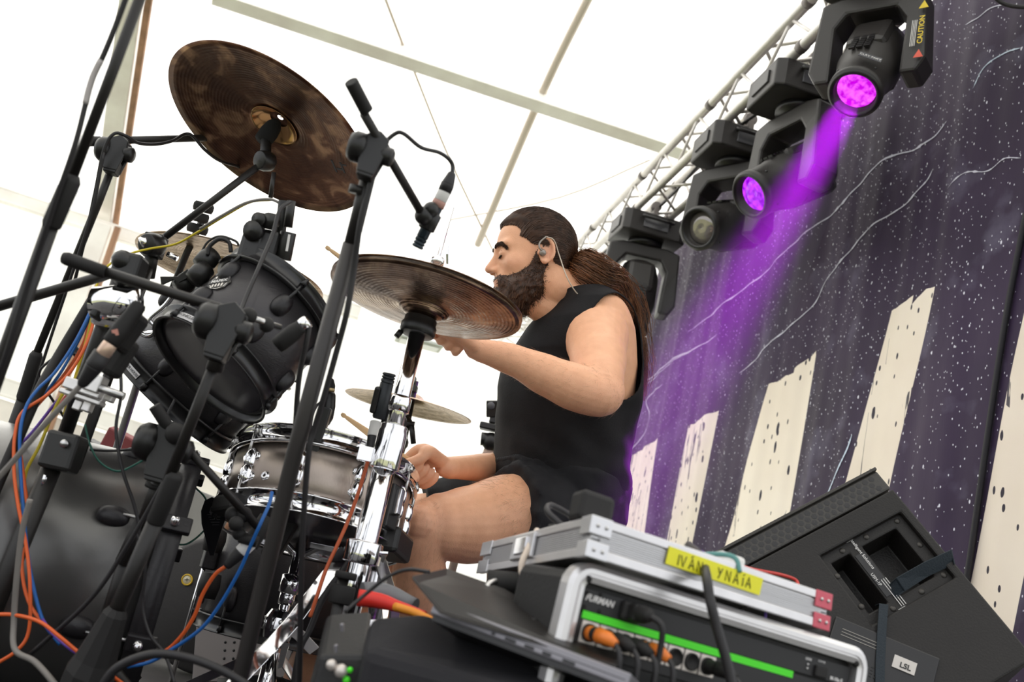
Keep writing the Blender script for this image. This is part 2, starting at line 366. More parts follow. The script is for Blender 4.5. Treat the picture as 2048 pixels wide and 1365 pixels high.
pline('printed_line', [(1656, 1000), (1680, 950), (1700, 905), (1710, 872)], .006, PAINTB)
pline('printed_line', [(1275, 775), (1340, 728), (1440, 672)], .006, PAINT)
pline('printed_line', [(1290, 770), (1330, 740), (1390, 700), (1441, 673)], .004, PAINT)
pline('printed_line', [(2048, 98), (2010, 110), (1975, 140), (1955, 180)], .004, PAINTB)
pline('printed_line', [(2020, 8), (1985, 20), (1960, 40), (1930, 50)], .0035, PAINT)
pline('printed_line', [(1262, 905), (1300, 845), (1292, 800), (1330, 770)], .006, PAINT)
pline('printed_line', [(2048, 318), (2015, 320), (1980, 345), (1940, 350), (1900, 380)], .0028, PAINT)
# dark hem where the next banner overlaps
hq = [st_of(2062, 430), st_of(2030, 600), st_of(2000, 770), st_of(1965, 990), st_of(1945, 1120), st_of(1925, 1240)]
hm = MB(); P = spline([bp(a, b, .012) for a, b in hq], 6); hm.tube(P, .010, 6); hm.build('hem_cord', mat('hem_black', (.012, .011, .015), .7), bd)

# ------------------------------------------------------------------ moving lights
LMB = mat('lamp_housing', (.026, .023, .022), .42, bump=(500, .12)); LMD = mat('lamp_dark', (.012, .011, .012), .35)
LENSP = mat('lit_lens', (.02, .0, .02), .1, emit=((.80, .02, .95), 2.6)); LENSV = mat('lit_lens_violet', (.02, 0, .03), .1, emit=((.45, .01, .9), 2.2))
for m_, c1, c2 in ((LENSP, (.95, .12, 1), (.50, .0, .62)), (LENSV, (.60, .05, 1), (.25, .0, .6))):
    nt = m_.node_tree; n = nt.nodes.new('ShaderNodeTexNoise'); n.inputs['Scale'].default_value = 38; c = nt.nodes.new('ShaderNodeTexCoord'); r = nt.nodes.new('ShaderNodeValToRGB')
    r.color_ramp.elements[0].position = .38; r.color_ramp.elements[1].position = .62; r.color_ramp.elements[0].color = (*c2, 1); r.color_ramp.elements[1].color = (*c1, 1)
    nt.links.new(c.outputs['Object'], n.inputs['Vector']); nt.links.new(n.outputs['Fac'], r.inputs[0]); nt.links.new(r.outputs[0], nt.nodes['Principled BSDF'].inputs['Emission Color']); nt.nodes['Principled BSDF'].inputs['Emission Strength'].default_value = 1.3
LENSO = mat('lens_glass', (.35, .32, .30), .06, .6)
SCRN = mat('display_glass', (.10, .10, .11), .15); YEL = mat('warning_yellow', (.75, .55, .03), .5); WPR = mat('white_lettering', (.78, .76, .74), .6); REDP = mat('red_mark', (.7, .1, .06), .5)
def moving_head(label, s, drop, pan_dir, aim, lens, group='moving lights hung on the truss', scale=1.0, marks=True, hinge=None, side=0.0):
    """base box under the truss, U yoke turned to pan_dir, head aimed along aim"""
    k = scale; top = tru(s, side, -TH-.05); th = thing('moving_light', label, 'stage light', top, group)
    Tb = frame(top, Z, U); b = MB()
    b.prism([(-.13*k, -.19*k), (.13*k, -.19*k), (.15*k, -.15*k), (.15*k, .15*k), (.13*k, .19*k), (-.13*k, .19*k), (-.15*k, .15*k), (-.15*k, -.15*k)], -.13*k, 0, Tb)
    base = b.build('base', LMB, th, bevel=.008)
    h = MB(); h.box(Tb, .012, .15*k, .06*k, (-.152*k, 0, -.065*k)); h.build('display', SCRN, base, bevel=.003)
    h = MB(); h.box(Tb, .15*k, .012, .06*k, (0, .192*k, -.065*k)); h.build('connector_panel', LMD, base, bevel=.003)
    h = MB(); h.tube([Tb @ V((-.155*k, .08*k, -.03)), Tb @ V((-.19*k, .08*k, -.05)), Tb @ V((-.19*k, -.08*k, -.05)), Tb @ V((-.155*k, -.08*k, -.03))], .009, 8, 4); h.build('handle', LMD, base)
    for q in (-.09, .09):
        c = MB(); c.box(Tb, .05, .03, .07, (q, 0, .03)); c.tube([Tb @ V((q-.015, 0, .075)), Tb @ V((q+.015, 0, .075))], .032, 14); c.build('clamp', MATS['coupler_dark'], th, bevel=.003)
    Tp = frame(top - Z*.13*k, -Z, pan_dir)                       # local x = pan direction, z down
    c = MB(); c.lathe([(.0, 0), (.10*k, 0), (.10*k, .03*k), (0, .03*k)], Tp, 28); c.build('pan_bearing', LMD, th)
    y = MB(); yw = .155*k; ar = .36*k
    yw = .150*k; outer = [(-yw-.055*k, .05*k), (-yw+.02*k, .03*k), (yw-.02*k, .03*k), (yw+.055*k, .05*k), (yw+.078*k, ar), (yw+.045*k, ar+.06*k), (yw-.015*k, ar+.06*k), (yw-.01*k, .17*k), (yw-.05*k, .11*k), (-yw+.05*k, .11*k), (-yw+.01*k, .17*k), (-yw+.015*k, ar+.06*k), (-yw-.045*k, ar+.06*k), (-yw-.078*k, ar)]
    Ty = Tp @ M4.Rotation(PI/2, 4, 'X')                          # prism along pan direction
    Ty = frame(top - Z*.13*k, pan_dir, Z.cross(pan_dir)); sgn = 1
    def yk(x, z): return (x, z)
    up_is = (Ty.to_3x3() @ V((0, 1, 0))).dot(Z); poly = [(x, -z*up_is) for x, z in outer]
    y.prism(poly, -.065*k, .065*k, Ty); yoke = y.build('yoke', LMB, th, bevel=.012*k)
    piv = top - Z*(.13*k + ar*.92); aim = V(aim).normalized(); Th = frame(piv, aim, Z)
    hd = MB(); hd.lathe([(.03*k, -.20*k), (.10*k, -.19*k), (.118*k, -.12*k), (.118*k, .05*k), (.106*k, .10*k), (.098*k, .19*k), (.104*k, .20*k), (.104*k, .225*k), (.088*k, .232*k), (.080*k, .225*k), (.078*k, .19*k), (0, .19*k)], Th, 36)
    head = hd.build('head', LMB, th)
    c = MB(); side_ax = aim.cross(Z).normalized()
    c.box(Th, .245*k, .16*k, .20*k, (0, 0, -.08*k)); c.build('head_cover', LMB, head, bevel=.03*k)
    g = MB(); g.lathe([(0, .205*k), (.04*k, .212*k), (.072*k, .200*k), (.075*k, .195*k)], Th, 30); g.build('lens', lens, head)
    g = MB(); g.lathe([(.079*k, .19*k), (.083*k, .236*k), (.094*k, .238*k), (.1*k, .225*k)], Th, 36); g.build('lens_ring', LMD, head)
    for i in range(6):
        v = MB()
        for j in range(3): v.box(Th, .008*k, .022*k, .013*k, (.119*k, (-.03+.03*j)*k, (-.02+.018*i)*k))
        v.build('vent', LMD, head)
    for q in (0, 1, 2, 3):
        a = q*PI/2+.7; sc_ = MB(); sc_.ball((.1*k*math.cos(a), .1*k*math.sin(a), .17*k), .006*k, 8, Th); sc_.build('screw', LMD, head)
    return th, Th, Ty, yoke, head
BT = at(1300, 880, 2.72)                                         # where the purple beam passes behind the drummer
# lamp 1 (near), placed so that its lens falls where the photograph has it
def s_at(px, py, off=0):                                         # truss parameter whose centre line is nearest the pixel ray
    r = ray(px, py); n = r.cross(U).cross(U); t = (tru(0, 0, off)-CAM).dot(n)/r.dot(n); return (CAM+r*t-tru(0, 0, off)).dot(U)
def mh(label, px, py, pan, aim, lens, off=-.55, ds=0, **kw):
    s = s_at(px, py, off)+ds; return moving_head(label, s, 0, pan, aim, lens, **kw)
L1P = at(1722, 150, 3.75); BT = at(1312, 870, 2.52); BD1 = (BT - L1P)
L1 = mh('nearest moving light with lit magenta lens and yellow warning label on its yoke', 1730, 110, flat(BD1), BD1, LENSP, scale=.87, ds=-.08, side=-.14)
a2 = -IR*.80 - Z*.42 - IF*.38
L2 = mh('second moving light from the front, in profile with violet lens', 1575, 320, flat(a2), a2, LENSV)
a3 = -IR*.62 - IF*.62 - Z*.12
L3 = mh('third moving light from the front, unlit with a clear lens', 1445, 412, flat(a3), a3, LENSO)
L4 = mh('farthest moving light, unlit, hanging straight down behind the drummer', 1272, 560, flat(-IF), -Z - IF*.25, LENSO, scale=1.05)
# stickers on the nearest light
th, Th, Ty, yoke, head = L1; up_is = (Ty.to_3x3() @ V((0, 1, 0))).dot(Z)
rx = 1 if (Ty.to_3x3() @ V((1, 0, 0))).dot(IR) > 0 else -1
def yl(x, z, d=.0695): return Ty @ V((rx*x*1.05, -z*up_is*1.05, d))
ux_ = (Ty.to_3x3() @ V((rx, 0, 0))); nz_ = (Ty.to_3x3() @ V((0, 0, 1)))
text(yoke, 'warning_words', 'CAUTION', frame(yl(.172, .21), nz_, Z), .024, YEL, bold=.0004)
for z_ in (.12, .30):
    b = MB(); b.prism([(-.016, -.012), (.016, -.012), (0, .018)], 0, .001, frame(yl(.172, z_), nz_, ux_)); b.build('warning_sign', YEL if z_ < .2 else REDP, yoke)
for k in range(4):
    b = MB(); b.box(frame(yl(.150-.0045*k+.006, .22), nz_, Z), .10, .0016, .001); b.build('printed_line', WPR, yoke)
hd_ = Th.to_3x3(); ny = hd_ @ V((0, 1, 0)); nx = hd_ @ V((1, 0, 0))
cand_ = max((hd_ @ V((math.cos(a), math.sin(a), 0)) for a in [k*PI/18 for k in range(36)]), key=lambda v: v.dot(-IF)*1+v.dot(IU)*.8)
q_ = Th @ V((0, 0, .135)) + cand_*.1065; xx_ = cand_.cross(hd_ @ V((0, 0, 1))); b = MB(); b.box(frame(q_, cand_, xx_), .075, .028, .002); pl = b.build('maker_plate', SCRN, head); text(pl, 'maker_name', 'CLAY PAKY', frame(q_ + cand_*.0012, cand_, xx_), .014, WPR)
# ------------------------------------------------------------------ drummer
def dirv(az, ): return V((math.cos(az), math.sin(az), 0))
F0 = V((-math.cos(math.radians(8)), -math.sin(math.radians(8)), 0)); HY = Z.cross(F0)
pit = math.radians(16); HX = F0*math.cos(pit) - Z*math.sin(pit); HZ = Z*math.cos(pit) + F0*math.sin(pit)
H0 = at(1070, 523, 2.40); HM = M4.Translation(H0) @ M4((HX, HY, HZ)).transposed().to_4x4() @ M4.Scale(.955, 4); HMi = HM.inverted()
def smin(a, b, k): h = np.clip(.5+.5*(b-a)/k, 0, 1); return b*(1-h)+a*h-k*h*(1-h)
def ell(p, c, r):
    q = (p-np.array(c))/np.array(r); n = np.linalg.norm(q, axis=-1); g = np.linalg.norm(q/np.array(r), axis=-1)+1e-9
    return n*(n-1)/g
def cap(p, a, b, r1, r2):
    a = np.array(a); b = np.array(b); ab = b-a; t = np.clip(((p-a)@ab)/(ab@ab), 0, 1); return np.linalg.norm(p-a-t[..., None]*ab, axis=-1)-(r1+(r2-r1)*t)
def sym(p): q = p.copy(); q[..., 1] = np.abs(q[..., 1]); return q
def head_sdf(p):
    q = sym(p)
    d = ell(q, (-.004, 0, .040), (.098, .077, .090))
    d = smin(d, ell(q, (.032, 0, -.020), (.066, .060, .080)), .03)
    d = smin(d, ell(q, (.040, 0, -.066), (.052, .050, .044)), .025)
    d = smin(d, ell(q, (.083, 0, -.092), (.020, .022, .018)), .02)
    d = smin(d, ell(q, (.060, .046, -.018), (.024, .018, .018)), .022)
    d = smin(d, cap(q, (.090, .008, .030), (.078, .046, .033), .011, .009), .012)
    d = smin(d, ell(q, (.087, 0, -.052), (.017, .030, .022)), .016)
    # eye socket
    d = -smin(-d, ell(q, (.106, .031, .010), (.020, .019, .013)), .012)
    # eyeball and lids
    d = smin(d, ell(q, (.0835, .0305, .009), (.0125, .0150, .0115)), .003)
    d = smin(d, cap(q, (.0960, .022, .0145), (.0905, .042, .0120), .0022, .0020), .004)
    # nose
    d = smin(d, cap(q, (.093, 0, .020), (.119, 0, -.020), .0065, .0105), .012)
    d = smin(d, ell(q, (.106, .0115, -.026), (.011, .0075, .0075)), .006)
    d = -smin(-d, ell(q, (.109, .0075, -.036), (.006, .0035, .004)), .003)
    # lips
    d = smin(d, ell(q, (.101, 0, -.0535), (.008, .021, .0045)), .005)
    d = smin(d, ell(q, (.099, 0, -.0640), (.009, .018, .0055)), .005)
    return d
def march(dirs, f=head_sdf, o=(0, 0, 0), r0=.20):
    t = np.full(dirs.shape[:-1], r0); o = np.array(o)
    for _ in range(90):
        d = f(o + dirs*t[..., None]); t = t - d*.7
    return t
NU, NV = 200, 150
ph, th_ = np.meshgrid(np.linspace(-PI, PI, NU, endpoint=False), np.linspace(-PI/2+.02, PI/2-.02, NV), indexing='ij')
HO = (.015, 0, -.005)
dirs = np.stack([np.cos(th_)*np.cos(ph), np.cos(th_)*np.sin(ph), np.sin(th_)], -1)
rr_ = march(dirs, o=HO); HP = np.array(HO) + dirs*rr_[..., None]                     # (NU,NV,3) head surface
def grid_faces(nu, nv, off=0, wrap=True):
    return [(i*nv+j, ((i+1) % nu)*nv+j, ((i+1) % nu)*nv+j+1, i*nv+j+1) for i in range(nu if wrap else nu-1) for j in range(nv-1)]
body = MB()
body.rings([[HM @ V(HP[i, j]) for i in range(NU)] for j in range(NV)])
# ears
for sg in (1, -1):
    e = []
    for k in range(17):
        a = -2.1 + k/16*5.0; e.append(HM @ V((-.008 - .017*math.cos(a) - .004, sg*(.074+.012*(math.cos(a) > -2)*(.5+.5*math.cos(a-.3))), .004 + .029*math.sin(a))))
    body.tube(e, [.0035+.0012*math.sin(k/16*PI) for k in range(17)], 8)
    body.add([HM @ V((-.010 + x*.016, sg*(.073 + .006*(y > 0)), .003 + z*.026)) for x in (-1, 1) for y in (-1, 1) for z in (-1, 1)], [(0, 1, 3, 2), (4, 6, 7, 5), (0, 4, 5, 1), (2, 3, 7, 6), (0, 2, 6, 4), (1, 5, 7, 3)])
    body.ball(HM @ V((-.004, sg*.080, -.025)), .0075, 10); body.ball(HM @ V((.008, sg*.0785, -.004)), .005, 8)
TF = V((-.985, -.17, 0)).normalized(); TL = Z.cross(TF)
def ring(c, a, b, n=48, tilt=0, p=2.3, f=TF, l=TL):
    u = (f*math.cos(tilt) + Z*math.sin(tilt)); out = []
    for k in range(n):
        t = 2*PI*k/n; x = math.copysign(abs(math.cos(t))**(2/p), math.cos(t)); y = math.copysign(abs(math.sin(t))**(2/p), math.sin(t)); out.append(c + u*a*x + l*b*y)
    return out
# torso control: pixel centre, depth, front-back half, lateral half, tilt (front edge down)
TC = [((1112, 1075, 2.46), .12, .155, 0), ((1112, 1020, 2.46), .145, .175, 0), ((1120, 950, 2.46), .150, .175, 0), ((1128, 880, 2.46), .152, .175, 0), ((1136, 800, 2.46), .156, .180, -.05), ((1148, 730, 2.46), .148, .190, -.1),
      ((1160, 670, 2.46), .122, .195, -.15), ((1168, 628, 2.46), .088, .165, -.22), ((1160, 603, 2.45), .064, .115, -.30), ((1146, 585, 2.44), .052, .075, -.38)]
def torso_rings(grow=0, sub=10, n=48, lo=0, hi=1):
    cs = spline([at(*c[0]) for c in TC], sub); out = []
    for i, c in enumerate(cs):
        t = i/sub; j = min(int(t), len(TC)-2); fr = t-j; A, B = TC[j], TC[j+1]
        q = [A[k]*(1-fr)+B[k]*fr for k in (1, 2, 3)]; out.append(ring(c, q[0]+grow, q[1]+grow, n, q[2], 2.2))
    return out
body.rings(torso_rings())
# neck
body.tube([at(1158, 628, 2.45), at(1134, 590, 2.43), HM @ V((-.030, 0, -.060)), HM @ V((-.018, 0, -.02))], [.072, .062, .057, .052], 24, 6)
body.tube([at(1105, 622, 2.40), HM @ V((.03, 0, -.085)), HM @ V((.03, 0, -.06))], [.045, .04, .035], 16, 5)
# arms
SHL, ELL_, WRL = at(1196, 668, 2.30), at(1204, 786, 2.07), at(966, 702, 2.10)
body.tube([at(1160, 645, 2.42), at(1188, 665, 2.33), at(1196, 715, 2.21), at(1200, 755, 2.13), at(1200, 785, 2.08)], [.068, .079, .063, .052, .046], 24, 6)
body.tube([at(1206, 775, 2.11), at(1199, 790, 2.08), at(1150, 775, 2.08), at(1095, 752, 2.09), at(1030, 722, 2.10), WRL, at(945, 698, 2.10), at(932, 695, 2.10)], [.046, .047, .050, .044, .034, .026, .021, .012], 22, 6)
body.ball(at(1213, 806, 2.085), .022, 12)
WRR = at(905, 936, 2.28)
body.tube([at(1165, 640, 2.50), at(1155, 665, 2.62), at(1125, 780, 2.70), at(1090, 905, 2.72)], [.07, .08, .06, .048], 20, 5)
body.tube([at(1095, 905, 2.72), at(1040, 925, 2.60), at(985, 935, 2.46), WRR, at(888, 937, 2.255), at(876, 937, 2.24)], [.046, .044, .036, .026, .021, .012], 20, 6)
# legs
body.tube([at(1125, 1050, 2.38), at(1030, 1035, 2.30), at(940, 1050, 2.22), at(880, 1052, 2.17), at(852, 1052, 2.15)], [.108, .100, .086, .071, .060], 26, 6)
body.tube([at(868, 1050, 2.16), at(846, 1062, 2.15), at(838, 1110, 2.16), at(838, 1180, 2.19), at(815, 1260, 2.22), at(780, 1370, 2.25)], [.060, .061, .056, .062, .050, .034], 22, 6)
body.ball(at(843, 1048, 2.12), .040, 14)
body.tube([at(1125, 1050, 2.55), at(980, 1035, 2.52), at(850, 1040, 2.50), at(818, 1040, 2.50)], [.10, .088, .066, .058], 22, 6)
body.tube([at(830, 1036, 2.50), at(800, 1045, 2.48), at(745, 1120, 2.45), at(695, 1200, 2.44), at(620, 1320, 2.45), at(595, 1370, 2.45)], [.058, .060, .062, .066, .046, .040], 22, 6)
# feet
for an, d in ((at(780, 1370, 2.25), .10), (at(595, 1370, 2.45), .1)):
    a = V((an.x, an.y, max(.06, an.z-.02))); body.tube([an, V((an.x, an.y, .09)), V((an.x-.03, an.y-.01, .055))], [.036, .036, .034], 14, 4)
    body.tube([V((an.x+.05, an.y, .045)), V((an.x-.06, an.y-.02, .045)), V((an.x-.17, an.y-.04, .03))], [.036, .042, .028], 14, 4)
def fist(c, s, p, q, wrist, thumb_side=1, k=1.0):
    """c: point of the stick inside the hand, s: along the stick to its tip, p: from the stick to the palm, q: knuckle side"""
    s = s.normalized(); p = (p-s*p.dot(s)).normalized(); q = (q-s*q.dot(s)-p*q.dot(p)).normalized()
    def P(a, b, e): return c + s*a*k + p*b*k + q*e*k
    for o in (-.026, -.010, .008, .026): body.tube([wrist + (P(o, 0, 0)-c)*.35 + p*.003, P(o*.9, .024, -.030), P(o, .026, .010), P(o, .017, .033)], [.017, .0165, .0135, .0105], 12, 4)
    ln = (1.0, 1.06, 1.0, .86)
    for o, l in zip((.031, .0105, -.010, -.0295), ln):
        body.tube([P(o, .017, .033), P(o, -.001, .034*l), P(o, -.016, .018), P(o-.001, -.0185, .002), P(o-.002, -.014, -.014*l), P(o-.002, -.003, -.021*l)], [.0105, .0100, .0094, .0090, .0086, .0074], 12, 4)
    body.tube([wrist + p*.0 + (P(.03, 0, 0)-c)*.5, P(.022, .012, -.040), P(.040, -.006, -.028), P(.056, -.014, -.010), P(.066, -.012, .004)], [.016, .0165, .0125, .0105, .0085], 12, 5)
# right hand round the stick over the snare
SRt, SRb = at(684, 829, 2.02), at(864, 956, 2.235)
SR = (SRt-SRb).normalized(); cR = SRb + (SRt-SRb)*.13
fist(cR, SR, IF*.9+IR*.25, -IR*.62-IU*.8, at(893, 934, 2.265), k=1.0)
SLt, SLb = at(652, 494, 2.12), at(922, 692, 2.10)
SLd = (SLt-SLb).normalized(); cL = SLb + (SLt-SLb)*.09
fist(cL, SLd, IU*.8+IR*.35-IF*.1, IF*.3-IR*.7-IU*.35, at(955, 700, 2.10), k=1.0)

def remesh(mb, name, vox, smooth_it=4, extra=None):
    o = mb.build('tmp', BLK); r = o.modifiers.new('r', 'REMESH'); r.mode = 'VOXEL'; r.voxel_size = vox; r.use_smooth_shade = True
    sm = o.modifiers.new('s', 'SMOOTH'); sm.factor = .5; sm.iterations = smooth_it
    dg = bpy.context.evaluated_depsgraph_get(); me = bpy.data.meshes.new_from_object(o.evaluated_get(dg)); bpy.data.objects.remove(o); me.name = name
    n = len(me.vertices); co = np.zeros(n*3); me.vertices.foreach_get('co', co); return me, co.reshape(-1, 3)
def obj_of(me, name, m, parent, base):
    me.transform(M4.Translation(-V(base))); o = bpy.data.objects.new(name, me); COL.objects.link(o); me.materials.clear(); me.materials.append(m)
    if parent is not None: o.parent = parent
    else: o.location = base
    o['_o'] = tuple(base); me.polygons.foreach_set('use_smooth', [True]*len(me.polygons)); return o
PB = V((at(1128, 1075, 2.46).x, at(1128, 1075, 2.46).y, 0))
MAN = thing('person', 'bearded man with a long brown ponytail in black tank top and shorts playing the drums', 'person', PB)
bme, bco = remesh(body, 'body', .0034, 3)
def hl(co):  # world -> head local
    A = np.array(HMi.to_3x3()); t = np.array(HMi.translation); return co@A.T + t
L = hl(bco); col = np.tile(np.array([.83, .445, .265]), (len(bco), 1))
def blend(mask, c): 
    global col
    m = np.clip(mask, 0, 1)[:, None]; col = col*(1-m)+np.array(c)*m
g = lambda c, r: np.exp(-(((L-np.array(c))/np.array(r))**2).sum(1)*1.0)
near_head = (np.linalg.norm(L, axis=1) < .2)
ya = L.copy(); ya[:, 1] = np.abs(ya[:, 1])
def gs(c, r): return np.exp(-(((ya-np.array(c))/np.array(r))**2).sum(1))
blend(gs((.118, 0, -.022), (.016, .016, .014))*.45, (.74, .38, .27)); blend(gs((.075, .045, -.02), (.028, .025, .02))*.35, (.78, .42, .31))
blend(gs((.101, 0, -.059), (.014, .021, .010))*.9, (.62, .28, .22)); blend(gs((-.01, .084, .004), (.03, .012, .035))*.4, (.80, .40, .30))
blend(gs((.092, .031, .004), (.012, .018, .006))*.35, (.55, .30, .22))
for c, r, s_ in ((at(1213, 812, 2.08), .06, .5), (at(845, 1045, 2.10), .06, .35), (at(855, 945, 2.2), .07, .35), (at(910, 700, 2.1), .08, .35)):
    blend(np.exp(-((bco-np.array(c))**2).sum(1)/r**2)*s_, (.76, .40, .28))
SK = mat('skin', (.66, .37, .235), .48, 0, .4, bump=(420, .25), sss=.12)
def set_col(me, c, m, noise_amt=.12):
    at_ = me.color_attributes.new('tint', 'FLOAT_COLOR', 'POINT'); at_.data.foreach_set('color', np.concatenate([c, np.ones((len(c), 1))], 1).ravel())
nt = SK.node_tree; va = nt.nodes.new('ShaderNodeVertexColor'); va.layer_name = 'tint'; nzz = nt.nodes.new('ShaderNodeTexNoise'); nzz.inputs['Scale'].default_value = 45; nzz.inputs['Detail'].default_value = 5
tcn = nt.nodes.new('ShaderNodeTexCoord'); nt.links.new(tcn.outputs['Object'], nzz.inputs['Vector'])
hs = nt.nodes.new('ShaderNodeMix'); hs.data_type = 'RGBA'; hs.blend_type = 'MULTIPLY'; rp = nt.nodes.new('ShaderNodeValToRGB'); rp.color_ramp.elements[0].color = (.94, .90, .89, 1); rp.color_ramp.elements[1].color = (1.03, 1.03, 1.03, 1)
rp.color_ramp.elements[0].position = .3; rp.color_ramp.elements[1].position = .7; hs.inputs[0].default_value = 1
nt.links.new(nzz.outputs['Fac'], rp.inputs[0]); nt.links.new(va.outputs[0], hs.inputs[6]); nt.links.new(rp.outputs[0], hs.inputs[7]); nt.links.new(hs.outputs[2], nt.nodes['Principled BSDF'].inputs['Base Color'])
set_col(bme, col, SK); BODY = obj_of(bme, 'body', SK, MAN, PB)

# tank top
CLO = mat('black_jersey', (.0125, .0115, .0125), .85, 0, .25, noise=(12, .25), bump=(260, .3))
nn = 130; R = torso_rings(.013, 14, nn); R = R[int(14*1.15):]; R = R[:-6]
tb = MB(); vs = []; keep = []
axis0 = at(1190, 722, 2.28)
for i, rg in enumerate(R):
    c = sum(rg, V((0, 0, 0)))/nn; v = i/len(R)
    for p in rg:
        d = (p-c).normalized(); a = .55 if v > .5 else 1
        f = mnoise.noise(V((p.x*8+p.z*11, p.y*7, p.z*4-p.x*5)))*.016*a + mnoise.noise(V((p.x*22, p.y*22, p.z*9)))*.003
        f += .007*max(0, .35-v)*math.sin(p.z*110+p.x*30+2*mnoise.noise(p*6))
        vs.append(p + d*(f + .012*max(0, .25-v)))
for i in range(len(R)-1):
    for j in range(nn):
        q = (i*nn+j, i*nn+(j+1) % nn, (i+1)*nn+(j+1) % nn, (i+1)*nn+j); c = sum((vs[k] for k in q), V((0, 0, 0)))/4
        rel = c - at(1186, 716, 2.46); x, y, z = rel.dot(TF), rel.dot(TL), rel.z; wob = .004*mnoise.noise(c*40)
        hole = abs(y) > .108 and ((x+.002)/(.088+.02*(z < 0)))**2 + ((z+.006)/(.128+wob*.4))**2 < 1
        neckc = c - at(1140, 585, 2.44); nk = neckc.z > -.030 + .00*1 + .35*neckc.dot(-TF)*0 - max(0, neckc.dot(TF))*.55 and abs(neckc.dot(TL)) < .078+wob*.3
        if not hole and not nk: keep.append(q)
tb.add(vs, keep); top = tb.build('tank_top', CLO, MAN)
bmt = bmesh.new(); bmt.from_mesh(top.data); bmesh.ops.delete(bmt, geom=[v for v in bmt.verts if not v.link_faces], context='VERTS')
for it in range(14):
    new = {}
    for v in bmt.verts:
        if v.is_boundary:
            nb = [e.other_vert(v).co for e in v.link_edges if e.is_boundary]
            if len(nb) == 2: new[v] = v.co*.4 + (nb[0]+nb[1])*.3
    for v, c in new.items(): v.co = c
bmt.to_mesh(top.data); bmt.free(); sol = top.modifiers.new('thick', 'SOLIDIFY'); sol.thickness = .0035; sol.offset = 0
ssf = top.modifiers.new('smooth', 'SMOOTH'); ssf.iterations = 2
# shorts
sh = MB(); sh.rings([[*r] for r in torso_rings(.020, 8, 40)[:int(8*2.2)]])
sh.tube([at(1125, 1045, 2.38), at(1085, 1035, 2.34), at(1018, 1024, 2.28)], [.128, .126, .113], 40, 8)
sh.tube([at(1125, 1040, 2.55), at(980, 1028, 2.52), at(850, 1030, 2.49)], [.12, .110, .088], 32, 8)
sme, sco = remesh(sh, 'shorts', .005, 3)
nv = np.zeros(len(sco)*3); sme.vertices.foreach_get('normal', nv); nv = nv.reshape(-1, 3)
disp = np.array([mnoise.noise(V(p*11))*.012+abs(mnoise.noise(V((p[0]*9+p[2]*14, p[1]*9, p[2]*6))))*-.012+.004 + mnoise.noise(V((p[0]*35, p[1]*20, p[2]*30)))*.004 for p in sco]); sco2 = sco+nv*disp[:, None]; sme.vertices.foreach_set('co', sco2.ravel()); sme.update()
SHO = obj_of(sme, 'shorts', mat('black_shorts_cloth', (.0105, .010, .012), .8, 0, .3, bump=(300, .3)), MAN, PB)
dr = MB(); dr.tube([at(1048, 948, 2.275), at(1062, 944, 2.27), at(1075, 949, 2.27)], .004, 8, 4); dr.tube([at(1055, 946, 2.272), at(1068, 952, 2.265)], .003, 8); dr.build('drawstring', mat('drawstring_grey', (.5, .48, .46), .5), MAN)
sock = MB()
for an in (at(780, 1370, 2.25), at(595, 1370, 2.45)):
    s1 = MB(); s1.tube([V((an.x+.06, an.y, .05)), V((an.x-.06, an.y-.02, .05)), V((an.x-.18, an.y-.04, .036))], [.044, .050, .034], 16, 4); s1.tube([V((an.x, an.y, .10)), V((an.x, an.y, .06))], .043, 16)
    s1.build('shoe', mat('shoe_black', (.02, .02, .02), .6) if 'shoe_black' not in MATS else MATS['shoe_black'], MAN)

# ---- hair: cap, strands, ponytail, beard, eyebrows
def dir_r(D):
    D = np.asarray(D); fi = (np.arctan2(D[..., 1], D[..., 0])+PI)/(2*PI)*NU; fj = (np.arcsin(np.clip(D[..., 2]/np.linalg.norm(D, axis=-1), -1, 1))+PI/2-.02)/(PI-.04)*(NV-1)
    fj = np.clip(fj, 0, NV-1.001); i0 = np.floor(fi).astype(int); j0 = np.floor(fj).astype(int); a = fi-i0; b = fj-j0
    i1 = (i0+1) % NU; i0 = i0 % NU; return (rr_[i0, j0]*(1-a)+rr_[i1, j0]*a)*(1-b)+(rr_[i0, j0+1]*(1-a)+rr_[i1, j0+1]*a)*b
def strands(name, lines, r, m, parent, seg=3, kind='stuff'):
    """lines: list of (n,3) arrays in world space; each a tapering hair"""
    vs = []; fs = []
    for li, P in enumerate(lines):
        P = np.asarray(P); n = len(P); t = np.gradient(P, axis=0); t /= np.linalg.norm(t, axis=1)[:, None]+1e-9
        a = np.cross(t, [.3, .2, .93]); a /= np.linalg.norm(a, axis=1)[:, None]+1e-9; b = np.cross(t, a)
        rr = (r if np.isscalar(r) else r[li])*(1-.75*np.linspace(0, 1, n)**2); k0 = len(vs)
        ring_ = [P + (a*math.cos(2*PI*k/seg)+b*math.sin(2*PI*k/seg))*rr[:, None] for k in range(seg)]
        for i in range(n):
            for k in range(seg): vs.append(ring_[k][i])
        for i in range(n-1):
            for k in range(seg): fs.append((k0+i*seg+k, k0+i*seg+(k+1) % seg, k0+(i+1)*seg+(k+1) % seg, k0+(i+1)*seg+k))
    vs = np.array(vs) - np.array(parent['_o']); me = bpy.data.meshes.new(name); me.from_pydata(vs.tolist(), [], fs); me.polygons.foreach_set('use_smooth', [True]*len(fs)); me.update()
    o = bpy.data.objects.new(name, me); COL.objects.link(o); o.parent = parent; me.materials.append(m); o['_o'] = tuple(parent['_o'])
    if kind: o['kind'] = kind
    return o
